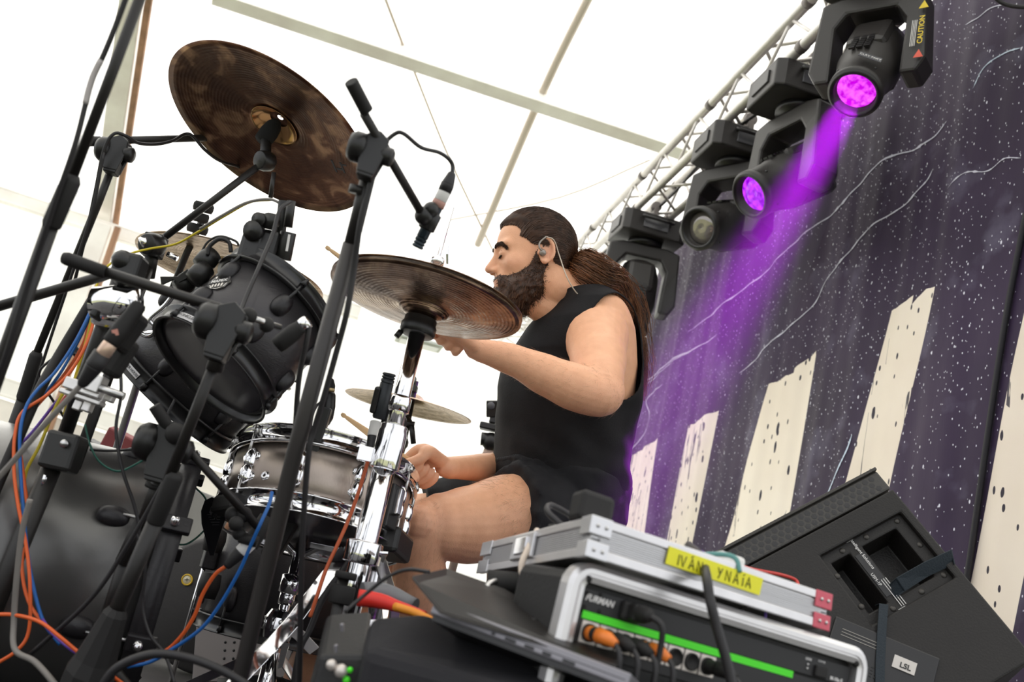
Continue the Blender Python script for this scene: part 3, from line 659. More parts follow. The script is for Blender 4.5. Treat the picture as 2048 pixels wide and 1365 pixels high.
HAIR = mat('brown_hair', (.045, .022, .013), .7, 0, .25, noise=(60, .5)); HAIRL = mat('brown_hair_light', (.30, .135, .062), .42, 0, .5, noise=(30, .5)); HAIRB = mat('beard_hair', (.060, .028, .016), .5, 0, .4, noise=(90, .5))
def hw(P): A = np.array(HM.to_3x3()); return np.asarray(P)@A.T + np.array(HM.translation)
def hairline(x, y, z):
    """>0 where the scalp is haired, head-local"""
    ay = abs(y)
    front = z - (.078 + .02*(1-min(1, ay/.05)) * 0) if x > .055 else 0
    # front boundary runs from the forehead back over the temple to the ear, then behind it down to the nape
    xb = np.interp(z, [-.075, -.04, -.015, .0, .022, .045, .060, .075, .085, .1], [-.075, -.045, -.030, -.022, .022, .050, .046, .062, .075, .2])
    return xb - x
KN = np.array((-.104, 0, -.012))                                           # hair tie, head-local
cdirs = []; 
cg = MB(); ok = np.zeros((NU, NV), bool); cp = np.zeros((NU, NV, 3))
for i in range(NU):
    for j in range(NV):
        x, y, z = HP[i, j]; h = hairline(x, y, z) + .004*mnoise.noise(V((x, y, z))*60); e = min(1, max(0, h/.03)); ok[i, j] = h > 0
        cp[i, j] = np.array(HO)+dirs[i, j]*(rr_[i, j]+.001+.009*e)
vv = [HM @ V(cp[i, j]) for i in range(NU) for j in range(NV)]; fs = []
for i in range(NU):
    for j in range(NV-1):
        i2 = (i+1) % NU
        if ok[i, j] and ok[i2, j] and ok[i, j+1] and ok[i2, j+1]: fs.append((i*NV+j, i2*NV+j, i2*NV+j+1, i*NV+j+1))
cg.add(vv, fs); cg.build('hair', HAIR, MAN)
lines = []
cand = [(i, j) for i in range(NU) for j in range(20, NV) if ok[i, j]]
for n in range(2300):
    i, j = cand[rng.integers(len(cand))]; p = HP[i, j]
    if rng.random() < .45:                                       # favour the hairline
        tries = 0
        while hairline(*p) > .02 and tries < 12: i, j = cand[rng.integers(len(cand))]; p = HP[i, j]; tries += 1
    a = p-np.array(HO); b = KN-np.array(HO); m = 12; ts = np.linspace(0, 1, m)
    an = a/np.linalg.norm(a); bn = b/np.linalg.norm(b); om = math.acos(max(-1, min(1, an@bn)))
    if om < .15: continue
    sl = (np.sin((1-ts)*om)[:, None]*an + np.sin(ts*om)[:, None]*bn)/math.sin(om)
    if om > 1.7:
        cc_ = np.array((-.15, np.sign(a[1]+1e-6)*(.25+4*abs(a[1])), 1.0)); cc_ /= np.linalg.norm(cc_); t_ = ts[:, None]; s2 = (1-t_)**2*an + 2*t_*(1-t_)*cc_*1.3 + t_**2*bn; wq = min(1, (om-1.7)/.4); sl = sl*(1-wq)+s2*wq; sl /= np.linalg.norm(sl, axis=1)[:, None]
    # lift the middle so the hair sweeps over the crown and not straight through
    lift = .25*np.sin(ts*PI)[:, None]*np.array((0, 0, 1))*max(0, a[2]*8+.2); sl = sl+lift*om*.35; sl /= np.linalg.norm(sl, axis=1)[:, None]
    r = dir_r(sl); off = .0085*np.minimum(1, ts*5+.15)+rng.random()*.0028
    P = np.array(HO)+sl*(r+off)[:, None]; P += rng.normal(0, .0004, P.shape); lines.append(hw(P))
strands('hair_strand_mass', lines, .0007, mat('hair_strand', (.085, .040, .022), .35, 0, .6, noise=(50, .5)), MAN)
tie = MB(); kw_ = HM @ V(KN)
tie.lathe([(.020, -.007), (.026, -.004), (.026, .004), (.020, .007)], frame(kw_, (HM.to_3x3() @ V((-1, 0, -.25)))), 20); tie.build('hair_tie', LMD, MAN)
PT = spline([kw_ + HX*.012, kw_ - HX*.004, at(1186, 548, 2.40), at(1222, 582, 2.48), at(1250, 632, 2.54), at(1266, 695, 2.56), at(1276, 755, 2.57), at(1279, 812, 2.57)], 6)
prad = np.interp(np.linspace(0, 1, len(PT)), [0, .1, .2, .38, .6, .8, 1], [.030, .022, .042, .046, .036, .026, .010])
pt = MB(); pt.tube(PT, [r*.72 for r in prad], 16); pt.build('ponytail', HAIR, MAN)
lines = []
PTn = np.array([tuple(p) for p in PT]); Tn = np.gradient(PTn, axis=0); Tn /= np.linalg.norm(Tn, axis=1)[:, None]; An = np.cross(Tn, [0, 1, 0.1]); An /= np.linalg.norm(An, axis=1)[:, None]; Bn = np.cross(Tn, An)
for n in range(1500):
    a = rng.random()*2*PI; q = .55+.5*rng.random()**.7; fly = rng.random() < .06; e = int(len(PT)*(.55+.45*rng.random()**.6)); k1, k2 = rng.random(2)*6; fr = 2+rng.random()*3
    s_ = np.linspace(0, 1, e); ang = a + .5*np.sin(s_*6+k1)
    rad = prad[:e]*(q+.10*np.sin(s_*fr*7+k1)+(.9*s_ if fly else 0)); wv_ = .006*s_[:, None]*(An[:e]*np.sin(s_*22*fr/3+k2)[:, None]+Bn[:e]*np.cos(s_*20*fr/3+k1)[:, None])
    lines.append(PTn[:e]+An[:e]*(np.cos(ang)*rad)[:, None]+Bn[:e]*(np.sin(ang)*rad)[:, None]+wv_)
strands('ponytail_strand_mass', lines[:700], .0008, mat('hair_strand_mid', (.16, .070, .034), .4, 0, .6, noise=(25, .55)), MAN); strands('ponytail_strand_mass', lines[700:], .0008, HAIRL, MAN)
lines = []
for n in range(60):                                              # fly-away hairs
    o_ = PTn[rng.integers(4, 26)]; d = np.array(tuple(-TF*rng.uniform(.2, 1)+Z*rng.uniform(-.4, .5)-TL*rng.uniform(-.4, .3))); m = 12; t = np.linspace(0, 1, m)[:, None]; ln = rng.uniform(.05, .12)
    lines.append(o_+d*t*ln+np.array((0, 0, -1))*t**2*ln*rng.uniform(.2, 1.3)+.006*np.sin(t*9+rng.random()*6))
strands('loose_hair', lines, .00035, HAIRL, MAN)
# beard
def beard_w(x, y, z):
    """0..1 amount of beard at a head-local surface point"""
    ay = abs(y)
    up = np.interp(x, [-.01, .010, .030, .055, .078, .095, .12], [.034, .010, -.028, -.043, -.047, -.041, -.041])   # upper edge
    w_ = (up - z)/.014
    if x < -.004: w_ = min(w_, (x+.020)/.014)
    if ay < .028 and x > .075 and -.072 < z < -.045: w_ = min(w_, (abs(z+.0590)-.0075)/.003 if ay < .023 else 1)   # the mouth stays free
    w_ = min(w_, (-.012-z)/.01 if x > .09 and ay < .004 else 9)
    return max(0, min(1, w_))
bl = []; bm2 = MB(); bw = np.zeros((NU, NV)); bp_ = np.zeros((NU, NV, 3))
def bdisp(p, wgt):
    x, y, z = p; chin = max(0, min(1, (x-.015)/.05))*max(0, min(1, (-z-.050)/.035)); L_ = .006+.021*chin+.012*max(0, min(1, (-z-.03)/.04))
    d = np.array((.30*chin+.15, .35*y/.06*(1-chin*.6), -1.0*chin-.12)); d += (np.array(p)-np.array((.02, 0, -.03)))/.09*.7; d /= np.linalg.norm(d); mo = max(0, min(1, (x-.07)/.015))*max(0, min(1, (z+.085)/.015)); L_ *= 1-.62*mo; return d*L_*wgt
for i in range(NU):
    for j in range(NV):
        p = HP[i, j]; q = beard_w(*p); bw[i, j] = q; bp_[i, j] = p + bdisp(p, q)*(.80+.25*mnoise.noise(V(p)*120)) + dirs[i, j]*.0008
vv = [HM @ V(bp_[i, j]) for i in range(NU) for j in range(NV)]; okb = bw > .02; fs = [(i*NV+j, ((i+1) % NU)*NV+j, ((i+1) % NU)*NV+j+1, i*NV+j+1) for i in range(NU) for j in range(NV-1) if okb[i, j] and okb[(i+1) % NU, j] and okb[i, j+1] and okb[(i+1) % NU, j+1]]
bm2.add(vv, fs); bm2.build('beard', HAIRB, MAN)
cand = [(i, j) for i in range(NU) for j in range(NV) if bw[i, j] > .0 and HP[i, j][2] < .02 and HP[i, j][2] > -.12 and HP[i, j][0] > -.03]
for n in range(5200):
    i, j = cand[rng.integers(len(cand))]; p = HP[i, j]+rng.normal(0, .0012, 3); q = bw[i, j]; d = bdisp(p, 1)*(1.02+.3*rng.random())*(q*.75+.25)
    nrm = dirs[i, j]; t = np.linspace(0, 1, 5)[:, None]; side = rng.normal(0, .0030, 3)
    s0 = p + bdisp(p, q)*.35
    bl.append(hw(s0 + (p+d-s0)*t + nrm*.0022*np.sin(t*PI) + side*t**1.5*(.4+q) + np.array((0, 0, -.002))*t))
strands('beard_strand_mass', bl[:3400], .00055, HAIRB, MAN); strands('beard_strand_mass', bl[3400:], .00055, mat('beard_light', (.17, .078, .038), .5, 0, .4), MAN)
bl = []
for sg in (1, -1):
    for n in range(420):
        u = rng.random(); y = sg*(.010+.050*u); zz = .0265+.006*math.sin(u*PI*.8)-.010*max(0, u-.6)/.4+rng.normal(0, .0026)
        d0 = np.array((.10, y, zz+.005))-np.array(HO); d0 /= np.linalg.norm(d0); r = float(dir_r(d0[None])[0]); p = np.array(HO)+d0*(r+.0004); t = np.linspace(0, 1, 4)[:, None]
        bl.append(hw(p + np.array((-.005*u+.0, sg*.009, .002-.003*u))*t + d0*.0022*np.sin(t*PI)))
strands('eyebrow', bl, .00048, HAIR, MAN)
# lashes: dark line under the lowered lid
for sg in (1, -1):
    P = []
    for k in range(9):
        u = k/8; y = sg*(.018+.025*u); d0 = np.array((.10, y, .0035+.0025*math.sin(u*PI)*-1+.001))-np.array(HO); d0 /= np.linalg.norm(d0); r = float(dir_r(d0[None])[0]); P.append(HM @ V(np.array(HO)+d0*(r+.0003)))
    MB().tube(P, [.0008]+[.0017]*7+[.0008], 6).build('eyelash', LMD, MAN)
    ls = []
    for k in range(34):
        u = k/33; i0 = u*8; a_ = P[int(i0)] if i0 >= 8 else P[int(i0)]*(1-(i0-int(i0)))+P[int(i0)+1]*(i0-int(i0)); dv = HM.to_3x3() @ V((.9, sg*(-.2+.9*u), -.45)); dv.normalize(); t3 = np.linspace(0, 1, 4)[:, None]
        ls.append(np.array(tuple(a_))+np.array(tuple(dv))*t3*.0065+np.array(tuple(HM.to_3x3() @ V((0, 0, .002))))*t3**2)
    strands('lash_strands', ls, .0004, LMD, MAN)
    cr_ = []
    for k in range(9):
        u = k/8; y = sg*(.015+.030*u); d0 = np.array((.10, y, .0175+.0035*math.sin(u*PI)))-np.array(HO); d0 /= np.linalg.norm(d0); cr_.append(HM @ V(np.array(HO)+d0*(float(dir_r(d0[None])[0])-.0002)))
    MB().tube(cr_, [.0003]+[.0007]*7+[.0003], 6).build('eyelid_crease', mat('crease_shade', (.42, .20, .14), .6) if 'crease_shade' not in MATS else MATS['crease_shade'], MAN)  # dark line laid in the lid fold, its shade put into the colour
# in-ear monitor and its lead
ie = MB(); ie.ball(HM @ V((-.001, .083, -.004)), .0085, 12, sc=(1, 1, 1)); ie.tube([HM @ V((-.001, .088, -.002)), HM @ V((.008, .091, .006)), HM @ V((.006, .090, .020)), HM @ V((-.010, .092, .034))], .0022, 8, 5)
iem = ie.build('in_ear_monitor', mat('earphone_shell', (.30, .27, .24), .15, .3), MAN)
MB().tube([HM @ V((-.010, .092, .034)), HM @ V((-.030, .088, .026)), HM @ V((-.042, .082, -.01)), at(1134, 555, 2.30), at(1152, 585, 2.31), at(1163, 592, 2.33)], .0016, 6, 6).build('earphone_lead', mat('clear_lead', (.55, .47, .38), .3), MAN)
# body hair on forearm, leg
bl = []
nvn = np.zeros(len(bco)*3); 
me_ = BODY.data; me_.vertices.foreach_get('normal', nvn); nvn = nvn.reshape(-1, 3)
def near_path(P, R_, n, ln, grav):
    segs = np.array([tuple(p) for p in spline(P, 10)]); d = np.linalg.norm(bco[:, None, :]-segs[None, ::3, :], axis=2).min(1); ids = np.where(d < R_)[0]
    for i in rng.choice(ids, n): 
        t = np.linspace(0, 1, 4)[:, None]; l_ = ln*(.5+rng.random()); g_ = np.array(grav)+rng.normal(0, .5, 3)
        bl.append(bco[i]+nvn[i]*l_*.35*np.sin(t*1.5)+(g_-nvn[i]*(g_@nvn[i]))*t*l_*.8)
sub = bco; near_path([at(1190, 790, 2.07), at(1095, 750, 2.09), WRL], .06, 900, .010, (-.8, 0, -.6)); near_path([at(980, 935, 2.46), WRR], .05, 350, .009, (-.9, 0, -.5))
near_path([at(1000, 1040, 2.27), at(860, 1052, 2.15)], .105, 1100, .012, (-.8, 0, -.8)); near_path([at(845, 1062, 2.15), at(838, 1180, 2.19), at(815, 1260, 2.22)], .075, 900, .012, (-.2, 0, -1.2))
strands('body_hair', bl, .00012, mat('arm_hair', (.26, .14, .08), .5), MAN)
# sticks
WOOD = mat('stick_wood', (.72, .48, .26), .45, 0, .4, noise=(8, .15, (1, 1, 1)))
def stick(lab, a, b):
    T = frame(b, a-b); L_ = (a-b).length; m = MB(); m.lathe([(0, -.002), (.006, 0), (.0075, .004), (.0075, L_*.72), (.0042, L_-.016), (.0032, L_-.012), (.0050, L_-.005), (.0035, L_), (0, L_+.0005)], T, 16)
    return tag(m.build('drumstick', WOOD, base=b), lab, 'drumstick', 'drumsticks')
stick('wooden drumstick held in the right fist above the snare drum', SRt, SRb)
stick('wooden drumstick in the left hand reaching up behind the hi-hat', SLt, SLb)
# stool
ss = thing('drum_stool', 'black padded round stool the drummer sits on', 'stool', V((PB.x+.02, PB.y, 0)))
sz = at(1128, 1075, 2.46).z - .075
MB().lathe([(0, sz-.07), (.16, sz-.07), (.175, sz-.05), (.175, sz-.02), (.16, sz), (0, sz+.004)], M4.Translation(V((PB.x+.03, PB.y, 0))), 36).build('seat', BPL, ss)
MB().lathe([(.016, .12), (.016, sz-.07)], M4.Translation(V((PB.x+.03, PB.y, 0))), 16).build('post', CHR, ss)
for k in range(3):
    a = 2*PI*k/3+.5; MB().tube([V((PB.x+.03, PB.y, .3)), V((PB.x+.03+.26*math.cos(a), PB.y+.26*math.sin(a), .012))], .011, 10).build('leg', CHR, ss)
# ------------------------------------------------------------------ drums and cymbals
def cym_mat(name, c1, c2, c3, rough=.28, mott=6, groove=.5):
    m = bpy.data.materials.new(name); m.use_nodes = True; nt = m.node_tree; b = nt.nodes['Principled BSDF']; b.inputs['Metallic'].default_value = .92; b.inputs['Roughness'].default_value = rough
    uvn = nt.nodes.new('ShaderNodeUVMap'); uvn.uv_map = 'disc'; n1 = nt.nodes.new('ShaderNodeTexNoise'); n1.inputs['Scale'].default_value = mott; n1.inputs['Detail'].default_value = 6; n1.inputs['Distortion'].default_value = .8
    r = nt.nodes.new('ShaderNodeValToRGB'); e = r.color_ramp.elements; e[0].position = .38; e[0].color = (*c1, 1); e[1].position = .68; e[1].color = (*c3, 1); q = e.new(.53); q.color = (*c2, 1)
    nt.links.new(uvn.outputs[0], n1.inputs['Vector']); nt.links.new(n1.outputs['Fac'], r.inputs[0]); nt.links.new(r.outputs[0], b.inputs['Base Color'])
    ln = nt.nodes.new('ShaderNodeVectorMath'); ln.operation = 'LENGTH'; nt.links.new(uvn.outputs[0], ln.inputs[0]); L = NE(nt, ln.outputs['Value'])
    wv = (L*900)._op('SINE'); n2 = nt.nodes.new('ShaderNodeTexNoise'); n2.inputs['Scale'].default_value = 26; n2.inputs['Detail'].default_value = 3; nt.links.new(uvn.outputs[0], n2.inputs['Vector']); h = wv*.25 + NE(nt, n2.outputs['Fac'])*1.6 + (L*170)._op('SINE')*.4
    bp = nt.nodes.new('ShaderNodeBump'); bp.inputs['Strength'].default_value = groove; bp.inputs['Distance'].default_value = .0012; nt.links.new(h.s, bp.inputs['Height']); nt.links.new(bp.outputs[0], b.inputs['Normal']); return m
CYD = cym_mat('dark_bronze', (.10, .045, .030), (.17, .080, .048), (.50, .29, .17), .36, 5, .32)
CYH = cym_mat('hihat_bronze', (.14, .085, .058), (.26, .165, .11), (.46, .33, .22), .26, 5, .45)
CYL = cym_mat('pale_bronze', (.42, .29, .19), (.58, .42, .30), (.72, .56, .42), .38, 14, .8)
FELT = mat('black_felt', (.012, .012, .012), .95)
def cymbal_mesh(parent, name, c, n, R, m, flip=1, bell=.052, rise=.022, bow=.020):
    T = frame(c, n); pr = [(.007, rise+.004), (.022, rise+.002), (.036, rise*.78), (.046, rise*.35), (bell, .004), (bell+.012, .0005)]
    pr += [(bell+.012+(R-bell-.012)*k/10, .0005-bow*(k/10)**1.5) for k in range(1, 11)]
    up = pr + [(R-.0002, pr[-1][1]-.0008)] + [(r, h-.0010) for r, h in pr[::-1]]
    mb = MB(); mb.lathe([(r, h*flip) for r, h in up], T, 128); o = mb.build(name, m, parent)
    me = o.data; uv = me.uv_layers.new(name='disc'); Ti = (M4.Translation(-V(parent['_o'])) @ T).inverted(); co = [Ti @ v.co for v in me.vertices]
    for lp in me.loops: q = co[lp.vertex_index]; uv.data[lp.index].uv = (q.x, q.y)
    # uv in metres, scaled so that noise scales read per 0.1 m
    arr = np.zeros(len(me.loops)*2, 'f4'); uv.data.foreach_get('uv', arr); uv.data.foreach_set('uv', arr*1.0)
    return o, T
for m_ in (CYD, CYH, CYL):                                        # noise scale was given per metre/10
    for nd in m_.node_tree.nodes:
        if nd.type == 'TEX_NOISE': nd.inputs['Scale'].default_value *= 3 if nd.inputs['Scale'].default_value < 20 else 3
# crash on its boom stand (stand itself below)
CR = at(548, 252, 2.04); CRn = disc_normal(548, 252, .6, .8, .527)
t = thing('crash_cymbal', 'large dark brown mottled crash cymbal tilted high on the left boom stand', 'cymbal', CR)
cy_, CT = cymbal_mesh(t, 'cymbal', CR, CRn, .228, CYD)
MB().lathe([(.020, .0195), (.036, .0145), (.046, .0055), (.051, .0012), (.0525, -.0008), (.0500, .0002)], CT, 64).build('bell', cym_mat('bell_bronze', (.30, .15, .06), (.55, .32, .14), (.85, .60, .30), .16, 12, .6), t)
lq_ = plane_hit(682, 326, CR - CRn*.012, CRn); lx_ = (IR*.95+IU*.3); lx_ = (lx_-CRn*lx_.dot(CRn)).normalized(); ly_ = CRn.cross(lx_)
lg = MB()
for dx, dy, w1, h1 in ((-.010, 0, .004, .034), (.002, .006, .016, .005), (.010, 0, .004, .030), (.016, -.009, .014, .004)):
    lg.box(frame(lq_ - CRn*.0115 + lx_*dx + ly_*dy, CRn, lx_), w1, h1, .0012)
lg.build('printed_logo', LMD, t)
# second rear ride and far cymbal
RDc = at(466, 530, 2.72); RDn = disc_normal(466, 530, .30, .95, .27)
t = thing('ride_cymbal', 'pale hammered ride cymbal half hidden behind the black toms', 'cymbal', RDc); cymbal_mesh(t, 'cymbal', RDc, RDn, .255, CYL)
FC = at(820, 802, 3.1); FCn = disc_normal(820, 802, .25, .97, .14)
t = thing('far_cymbal', 'pale cymbal on the far side of the kit behind the hi-hat stand', 'cymbal', FC); cymbal_mesh(t, 'cymbal', FC, FCn, .20, CYL)
# hi-hat
HHc = at(848, 618, 1.83); HHn = disc_normal(848, 618, .276, .961, .31)
t = thing('hi_hat_cymbal', 'lower hi-hat cymbal seen from beneath, polished bronze with a pink reflection', 'cymbal', HHc)
cymbal_mesh(t, 'cymbal', HHc, HHn, .180, CYH, -1, .04, .016, .014)
t = thing('hi_hat_cymbal', 'upper hi-hat cymbal showing only its rim above the lower one', 'cymbal', HHc + HHn*.037)
cymbal_mesh(t, 'cymbal', HHc + HHn*.036, HHn, .180, CYH, 1, .04, .016, .014)
# hi-hat stand
hb = HHc - HHn*.022; st0 = V((hb.x, hb.y, hb.z-.012)); hx = V((hb.x, hb.y, 0))
t = thing('hi_hat_stand', 'chrome hi-hat stand with double flat-bar legs in front of the snare drum', 'cymbal stand', hx)
cu = MB(); cu.lathe([(.010, -.030), (.030, -.030), (.033, -.024), (.033, -.012), (.030, -.008), (.030, .002), (.014, .004)], frame(hb, HHn), 28); s_ = cu.build('cup_seat', BPL, t, bevel=.001)
MB().tube([hb - HHn*.022 + IR*-.030, hb - HHn*.034 + IR*-.036], .0055, 10).build('adjusting_screw', BPL, s_)
zt = st0.z-.015; z1 = at(778, 905, 1.9).z; 
MB().tube([V((hx.x, hx.y, z1-.05)), V((hx.x, hx.y, zt))], .0150, 24).build('upper_tube', CHR, t)
MB().tube([V((hx.x, hx.y, .10)), V((hx.x, hx.y, z1+.02))], .0205, 28).build('lower_tube', CHR, t)
cl = MB(); cl.lathe([(.0205, -.05), (.026, -.048), (.026, .016), (.0235, .022), (.0235, .03), (.0150, .032)], M4.Translation(V((hx.x, hx.y, z1))), 28); cl.box(frame(V((hx.x, hx.y, z1-.03)), Z, IR), .03, .016, .026, (-.035, 0, 0)); co_ = cl.build('height_clamp', CHR, t, bevel=.001)
text(co_, 'printed_name', 'MAPEX', frame(V((hx.x, hx.y, z1-.062)) - IF*.0212, -IF, IR), .0075, LMD)
z2 = at(806, 830, 1.88).z; MB().lathe([(.0155, -.015), (.019, -.013), (.019, .012), (.0155, .015)], M4.Translation(V((hx.x, hx.y, z2))), 24).build('memory_lock', CHR, t)
# pull rod and clutch above the cymbals
rt = at(905, 415, 1.90); rb = HHc + HHn*.05
rod = MB().tube([rb - HHn*.07, rt], .0035, 10).build('pull_rod', CHR, t)
u_ = (rt-rb).normalized(); cc = rb + u_*.02
c = MB(); c.lathe([(.008, -.01), (.019, -.008), (.019, 0), (.009, .003), (.009, .02), (.013, .022), (.013, .034), (.005, .036)], frame(cc, u_), 20); clu = c.build('clutch', CHR, t)
wg = MB(); wt = frame(cc + u_*.028 + IR*.012, IR, u_); wg.prism([(-.006, -.005), (.018, -.006), (.030, -.002), (.028, .006), (.012, .007), (-.006, .005)], .004, .009, wt @ M4.Rotation(.3, 4, 'Z')); wg.build('wing_nut', CHR, clu, bevel=.001)
# legs: collar and flat double braces
zc = at(712, 1110, 1.95).z; hc = V((hx.x, hx.y, zc))
co_ = MB(); co_.lathe([(.0205, -.02), (.032, -.018), (.032, .018), (.0205, .02)], M4.Translation(hc), 10); co_.build('leg_collar', CHR, t, bevel=.002)
def bar(parent, name, pts, wd, th_, m, side):
    P = [V(p) for p in pts]; R = []
    for i, p in enumerate(P):
        tg = (P[min(i+1, len(P)-1)]-P[max(i-1, 0)]).normalized(); s = V(side); s = (s-tg*s.dot(tg)).normalized(); n = tg.cross(s)
        R.append([p+s*wd/2+n*th_/2, p-s*wd/2+n*th_/2, p-s*wd/2-n*th_/2, p+s*wd/2-n*th_/2])
    mb = MB(); mb.rings(R, smooth=False); return mb.build(name, m, parent, bevel=.0012)
for side_, pts in ((IR*.75-IU*.66, [at(692, 1102, 1.90), at(640, 1170, 1.84), at(585, 1245, 1.78), at(545, 1290, 1.74), at(478, 1358, 1.66), at(420, 1430, 1.6)]),
             (IU+IR*.5, [hc+IR*.02+IF*.02, hc+IR*.06+IF*.30-Z*.17, V((hx.x+.10, hx.y+.48, .03))]), (IR, [hc+IR*.03, at(745, 1140, 1.86), at(752, 1240, 1.84), at(740, 1330, 1.80), at(760, 1400, 1.78)])):
    lb = bar(t, 'leg', pts, .026, .005, CHR, side_)
for a, b in (((742, 1112), (747, 1168)), ((720, 1118), (700, 1205)), ((716, 1122), (724, 1215))): bar(t, 'leg_strap', [at(*a, 1.87), at((a[0]+b[0])/2+4, (a[1]+b[1])/2, 1.86), at(*b, 1.86)], .009, .004, CHR, IR)
for p in ((692, 1098), (744, 1128), (562, 1246), (720, 1112)): MB().ball(at(*p, 1.80), .005, 10).build('rivet', STL, t)
bar(t, 'cross_brace', [at(570, 1248, 1.80), at(600, 1272, 1.86), at(628, 1302, 1.92)], .022, .004, WHT, IU*.7+IR*.7)

SHB = mat('black_brushed_shell', (.050, .046, .049), .34, .45, .5, bump=(90, .3, (1, 1, 14)), coat=.15); HOOPB = mat('black_hoop', (.016, .015, .016), .3, .1, .6)
SHG = bpy.data.materials.new('grey_brushed_shell'); SHG = mat('grey_brushed_metal_shell', (.34, .285, .245), .34, .9, noise=(3.5, .35, (1, 1, .1)), bump=(500, .15, (1, 1, .15)))
SHV = mat('black_satin_shell', (.016, .014, .016), .40, .1, .5, bump=(160, .25))
HDK = mat('clear_head_dark', (.045, .040, .048), .22, 0, .5, noise=(3, .5)); HDW = mat('coated_head', (.62, .62, .62), .4); HDG = mat('clear_head_glare_tone', (.50, .50, .52), .12, 0, .6)  # clear heads painted: dark for the dim inside, pale for the reflected white wall
def oval_lug(parent, T, m, h=.05, wd=.017, name='lug'):
    """T: z along the drum axis, x outward from the shell"""
    mb = MB(); R = []
    for i in range(11):
        a = -PI/2+PI*i/10; k = math.cos(a)**.6 if math.cos(a) > 0 else 0; R.append([T @ V((.002+.016*k*max(0, math.cos(PI*j/8)) if True else 0, wd*k*math.sin(-PI/2+PI*j/8*1.0), h/2*math.sin(a))) for j in range(9)])
    R = []
    for i in range(13):
        a = -PI/2+PI*i/12; k = max(0.02, math.cos(a))**.7; R.append([T @ V((-.003+.019*k*math.sin(PI*j/10), wd*k*math.cos(PI*j/10), h/2*math.sin(a))) for j in range(11)])
    mb.rings(R, closed=True, cap=False); return mb.build(name, m, parent)
def drum(name, label, cat, c, ax, R, H, shell, hoop, lugm, nl, a0, top, bot, xref, lug_h=.05, hoop_h=.032, double=True, seg=96, tube_lug=False):
    """c: centre of the lower edge; ax: towards the batter side"""
    t = thing(name, label, cat, c); T = frame(c, ax, xref)
    MB().lathe([(R-.006, 0), (R, .002), (R, H-.002), (R-.006, H)], T, seg).build('shell', shell, t)
    for nm, z0, sg, hm in (('resonant_head', 0, -1, bot), ('batter_head', H, 1, top)):
        hm_ = MB(); hm_.lathe([(0, z0+sg*.004), (R-.010, z0+sg*.004), (R-.003, z0+sg*.003), (R+.004, z0-sg*.004)], T, seg).build(nm, hm, t)
        h = MB(); h.lathe([(R+.003, z0-sg*(hoop_h*.55)), (R+.013, z0-sg*(hoop_h*.55)), (R+.013, z0-sg*(hoop_h*.42)), (R+.0065, z0-sg*(hoop_h*.38)), (R+.0060, z0+sg*hoop_h*.36), (R+.011, z0+sg*hoop_h*.45), (R+.010, z0+sg*hoop_h*.52), (R+.0035, z0+sg*hoop_h*.40), (R+.003, z0-sg*(hoop_h*.55))], T, seg); h.build('hoop', hoop, t)
    for i in range(nl):
        a = a0 + 2*PI*i/nl; ex = V((math.cos(a), math.sin(a), 0)); Tl = T @ M4.Translation(ex*R) @ M4.Rotation(a, 4, 'Z')
        for z0, sg in ((0, 1), (H, -1)):
            if not double and z0 == H: continue
            zc_ = z0 + sg*(hoop_h*.5+lug_h*.75) if double else H/2
            l = oval_lug(t, Tl @ M4.Translation(V((0, 0, zc_))), lugm, lug_h, lug_h*.30 if lugm is CHR else .017)
            ends = ((z0-sg*.004, zc_),) if double else ((-.004, H*.35), (H+.004, H*.65))
            for e0, e1 in ends:
                rd = MB(); rd.tube([Tl @ V((.0105, 0, e0-.012*sg if double else e0)), Tl @ V((.0105, 0, e1))], .0030, 8); rd.tube([Tl @ V((.0105, 0, e0-.008*(1 if e0 < H/2 else -1))), Tl @ V((.0105, 0, e0+.004*(1 if e0 < H/2 else -1)))], .0062, 8); rd.build('tension_rod', STL if lugm is CHR else LMD, l)
    return t, T
# snare
SNn = disc_normal(657, 930, .255, .967, .30); SNc = at(655, 928, 2.02) - SNn*.140
SN_, ST_ = drum('snare_drum', 'snare drum with a grey brushed metal shell and chrome hoops', 'snare drum', SNc, SNn, .177, .130, SHG, CHR, CHR, 10, .30, HDW, HDK, IR, .044, .034)
for a in (-2.15, -2.32, -1.95, -1.0):
    for z0 in (.045, .085):
        e = MB(); Tl = ST_ @ M4.Rotation(a, 4, 'Z') @ M4.Translation(V((.177, 0, z0))) @ M4.Rotation(PI/2, 4, 'Y'); e.lathe([(.003, .003), (.006, .004), (.0085, .002), (.0095, -.001)], Tl, 16)
        if a != -1.95 or z0 < .05: e.build('vent_ring', CHR, SN_)
s_ = MB(); Tl = ST_ @ M4.Rotation(-.52, 4, 'Z') @ M4.Translation(V((.187, 0, .045))); s_.box(Tl, .022, .034, .085); so_ = s_.build('strainer', BPL, SN_, bevel=.003); s_ = MB(); s_.box(Tl, .012, .014, .05, (.016, 0, .01)); s_.build('strainer_lever', CHR, so_, bevel=.002)
s_ = MB(); s_.box(ST_ @ M4.Rotation(-.22, 4, 'Z') @ M4.Translation(V((.178, 0, -.010))), .05, .09, .05); s_.build('stand_clamp', BPL, SN_, bevel=.008)
s_ = MB(); s_.box(ST_ @ M4.Rotation(-2.30, 4, 'Z') @ M4.Translation(V((.185, 0, -.012))), .035, .075, .035); s_.build('stand_clamp', RUB, SN_, bevel=.008)
text(SN_, 'head_print', 'REMO', frame(ST_ @ V((.186*math.cos(-.28), .186*math.sin(-.28), .142)), ST_.to_3x3() @ V((math.cos(-.28), math.sin(-.28), 0)), ST_.to_3x3() @ V((.28, .96, 0))), .010, WPR)
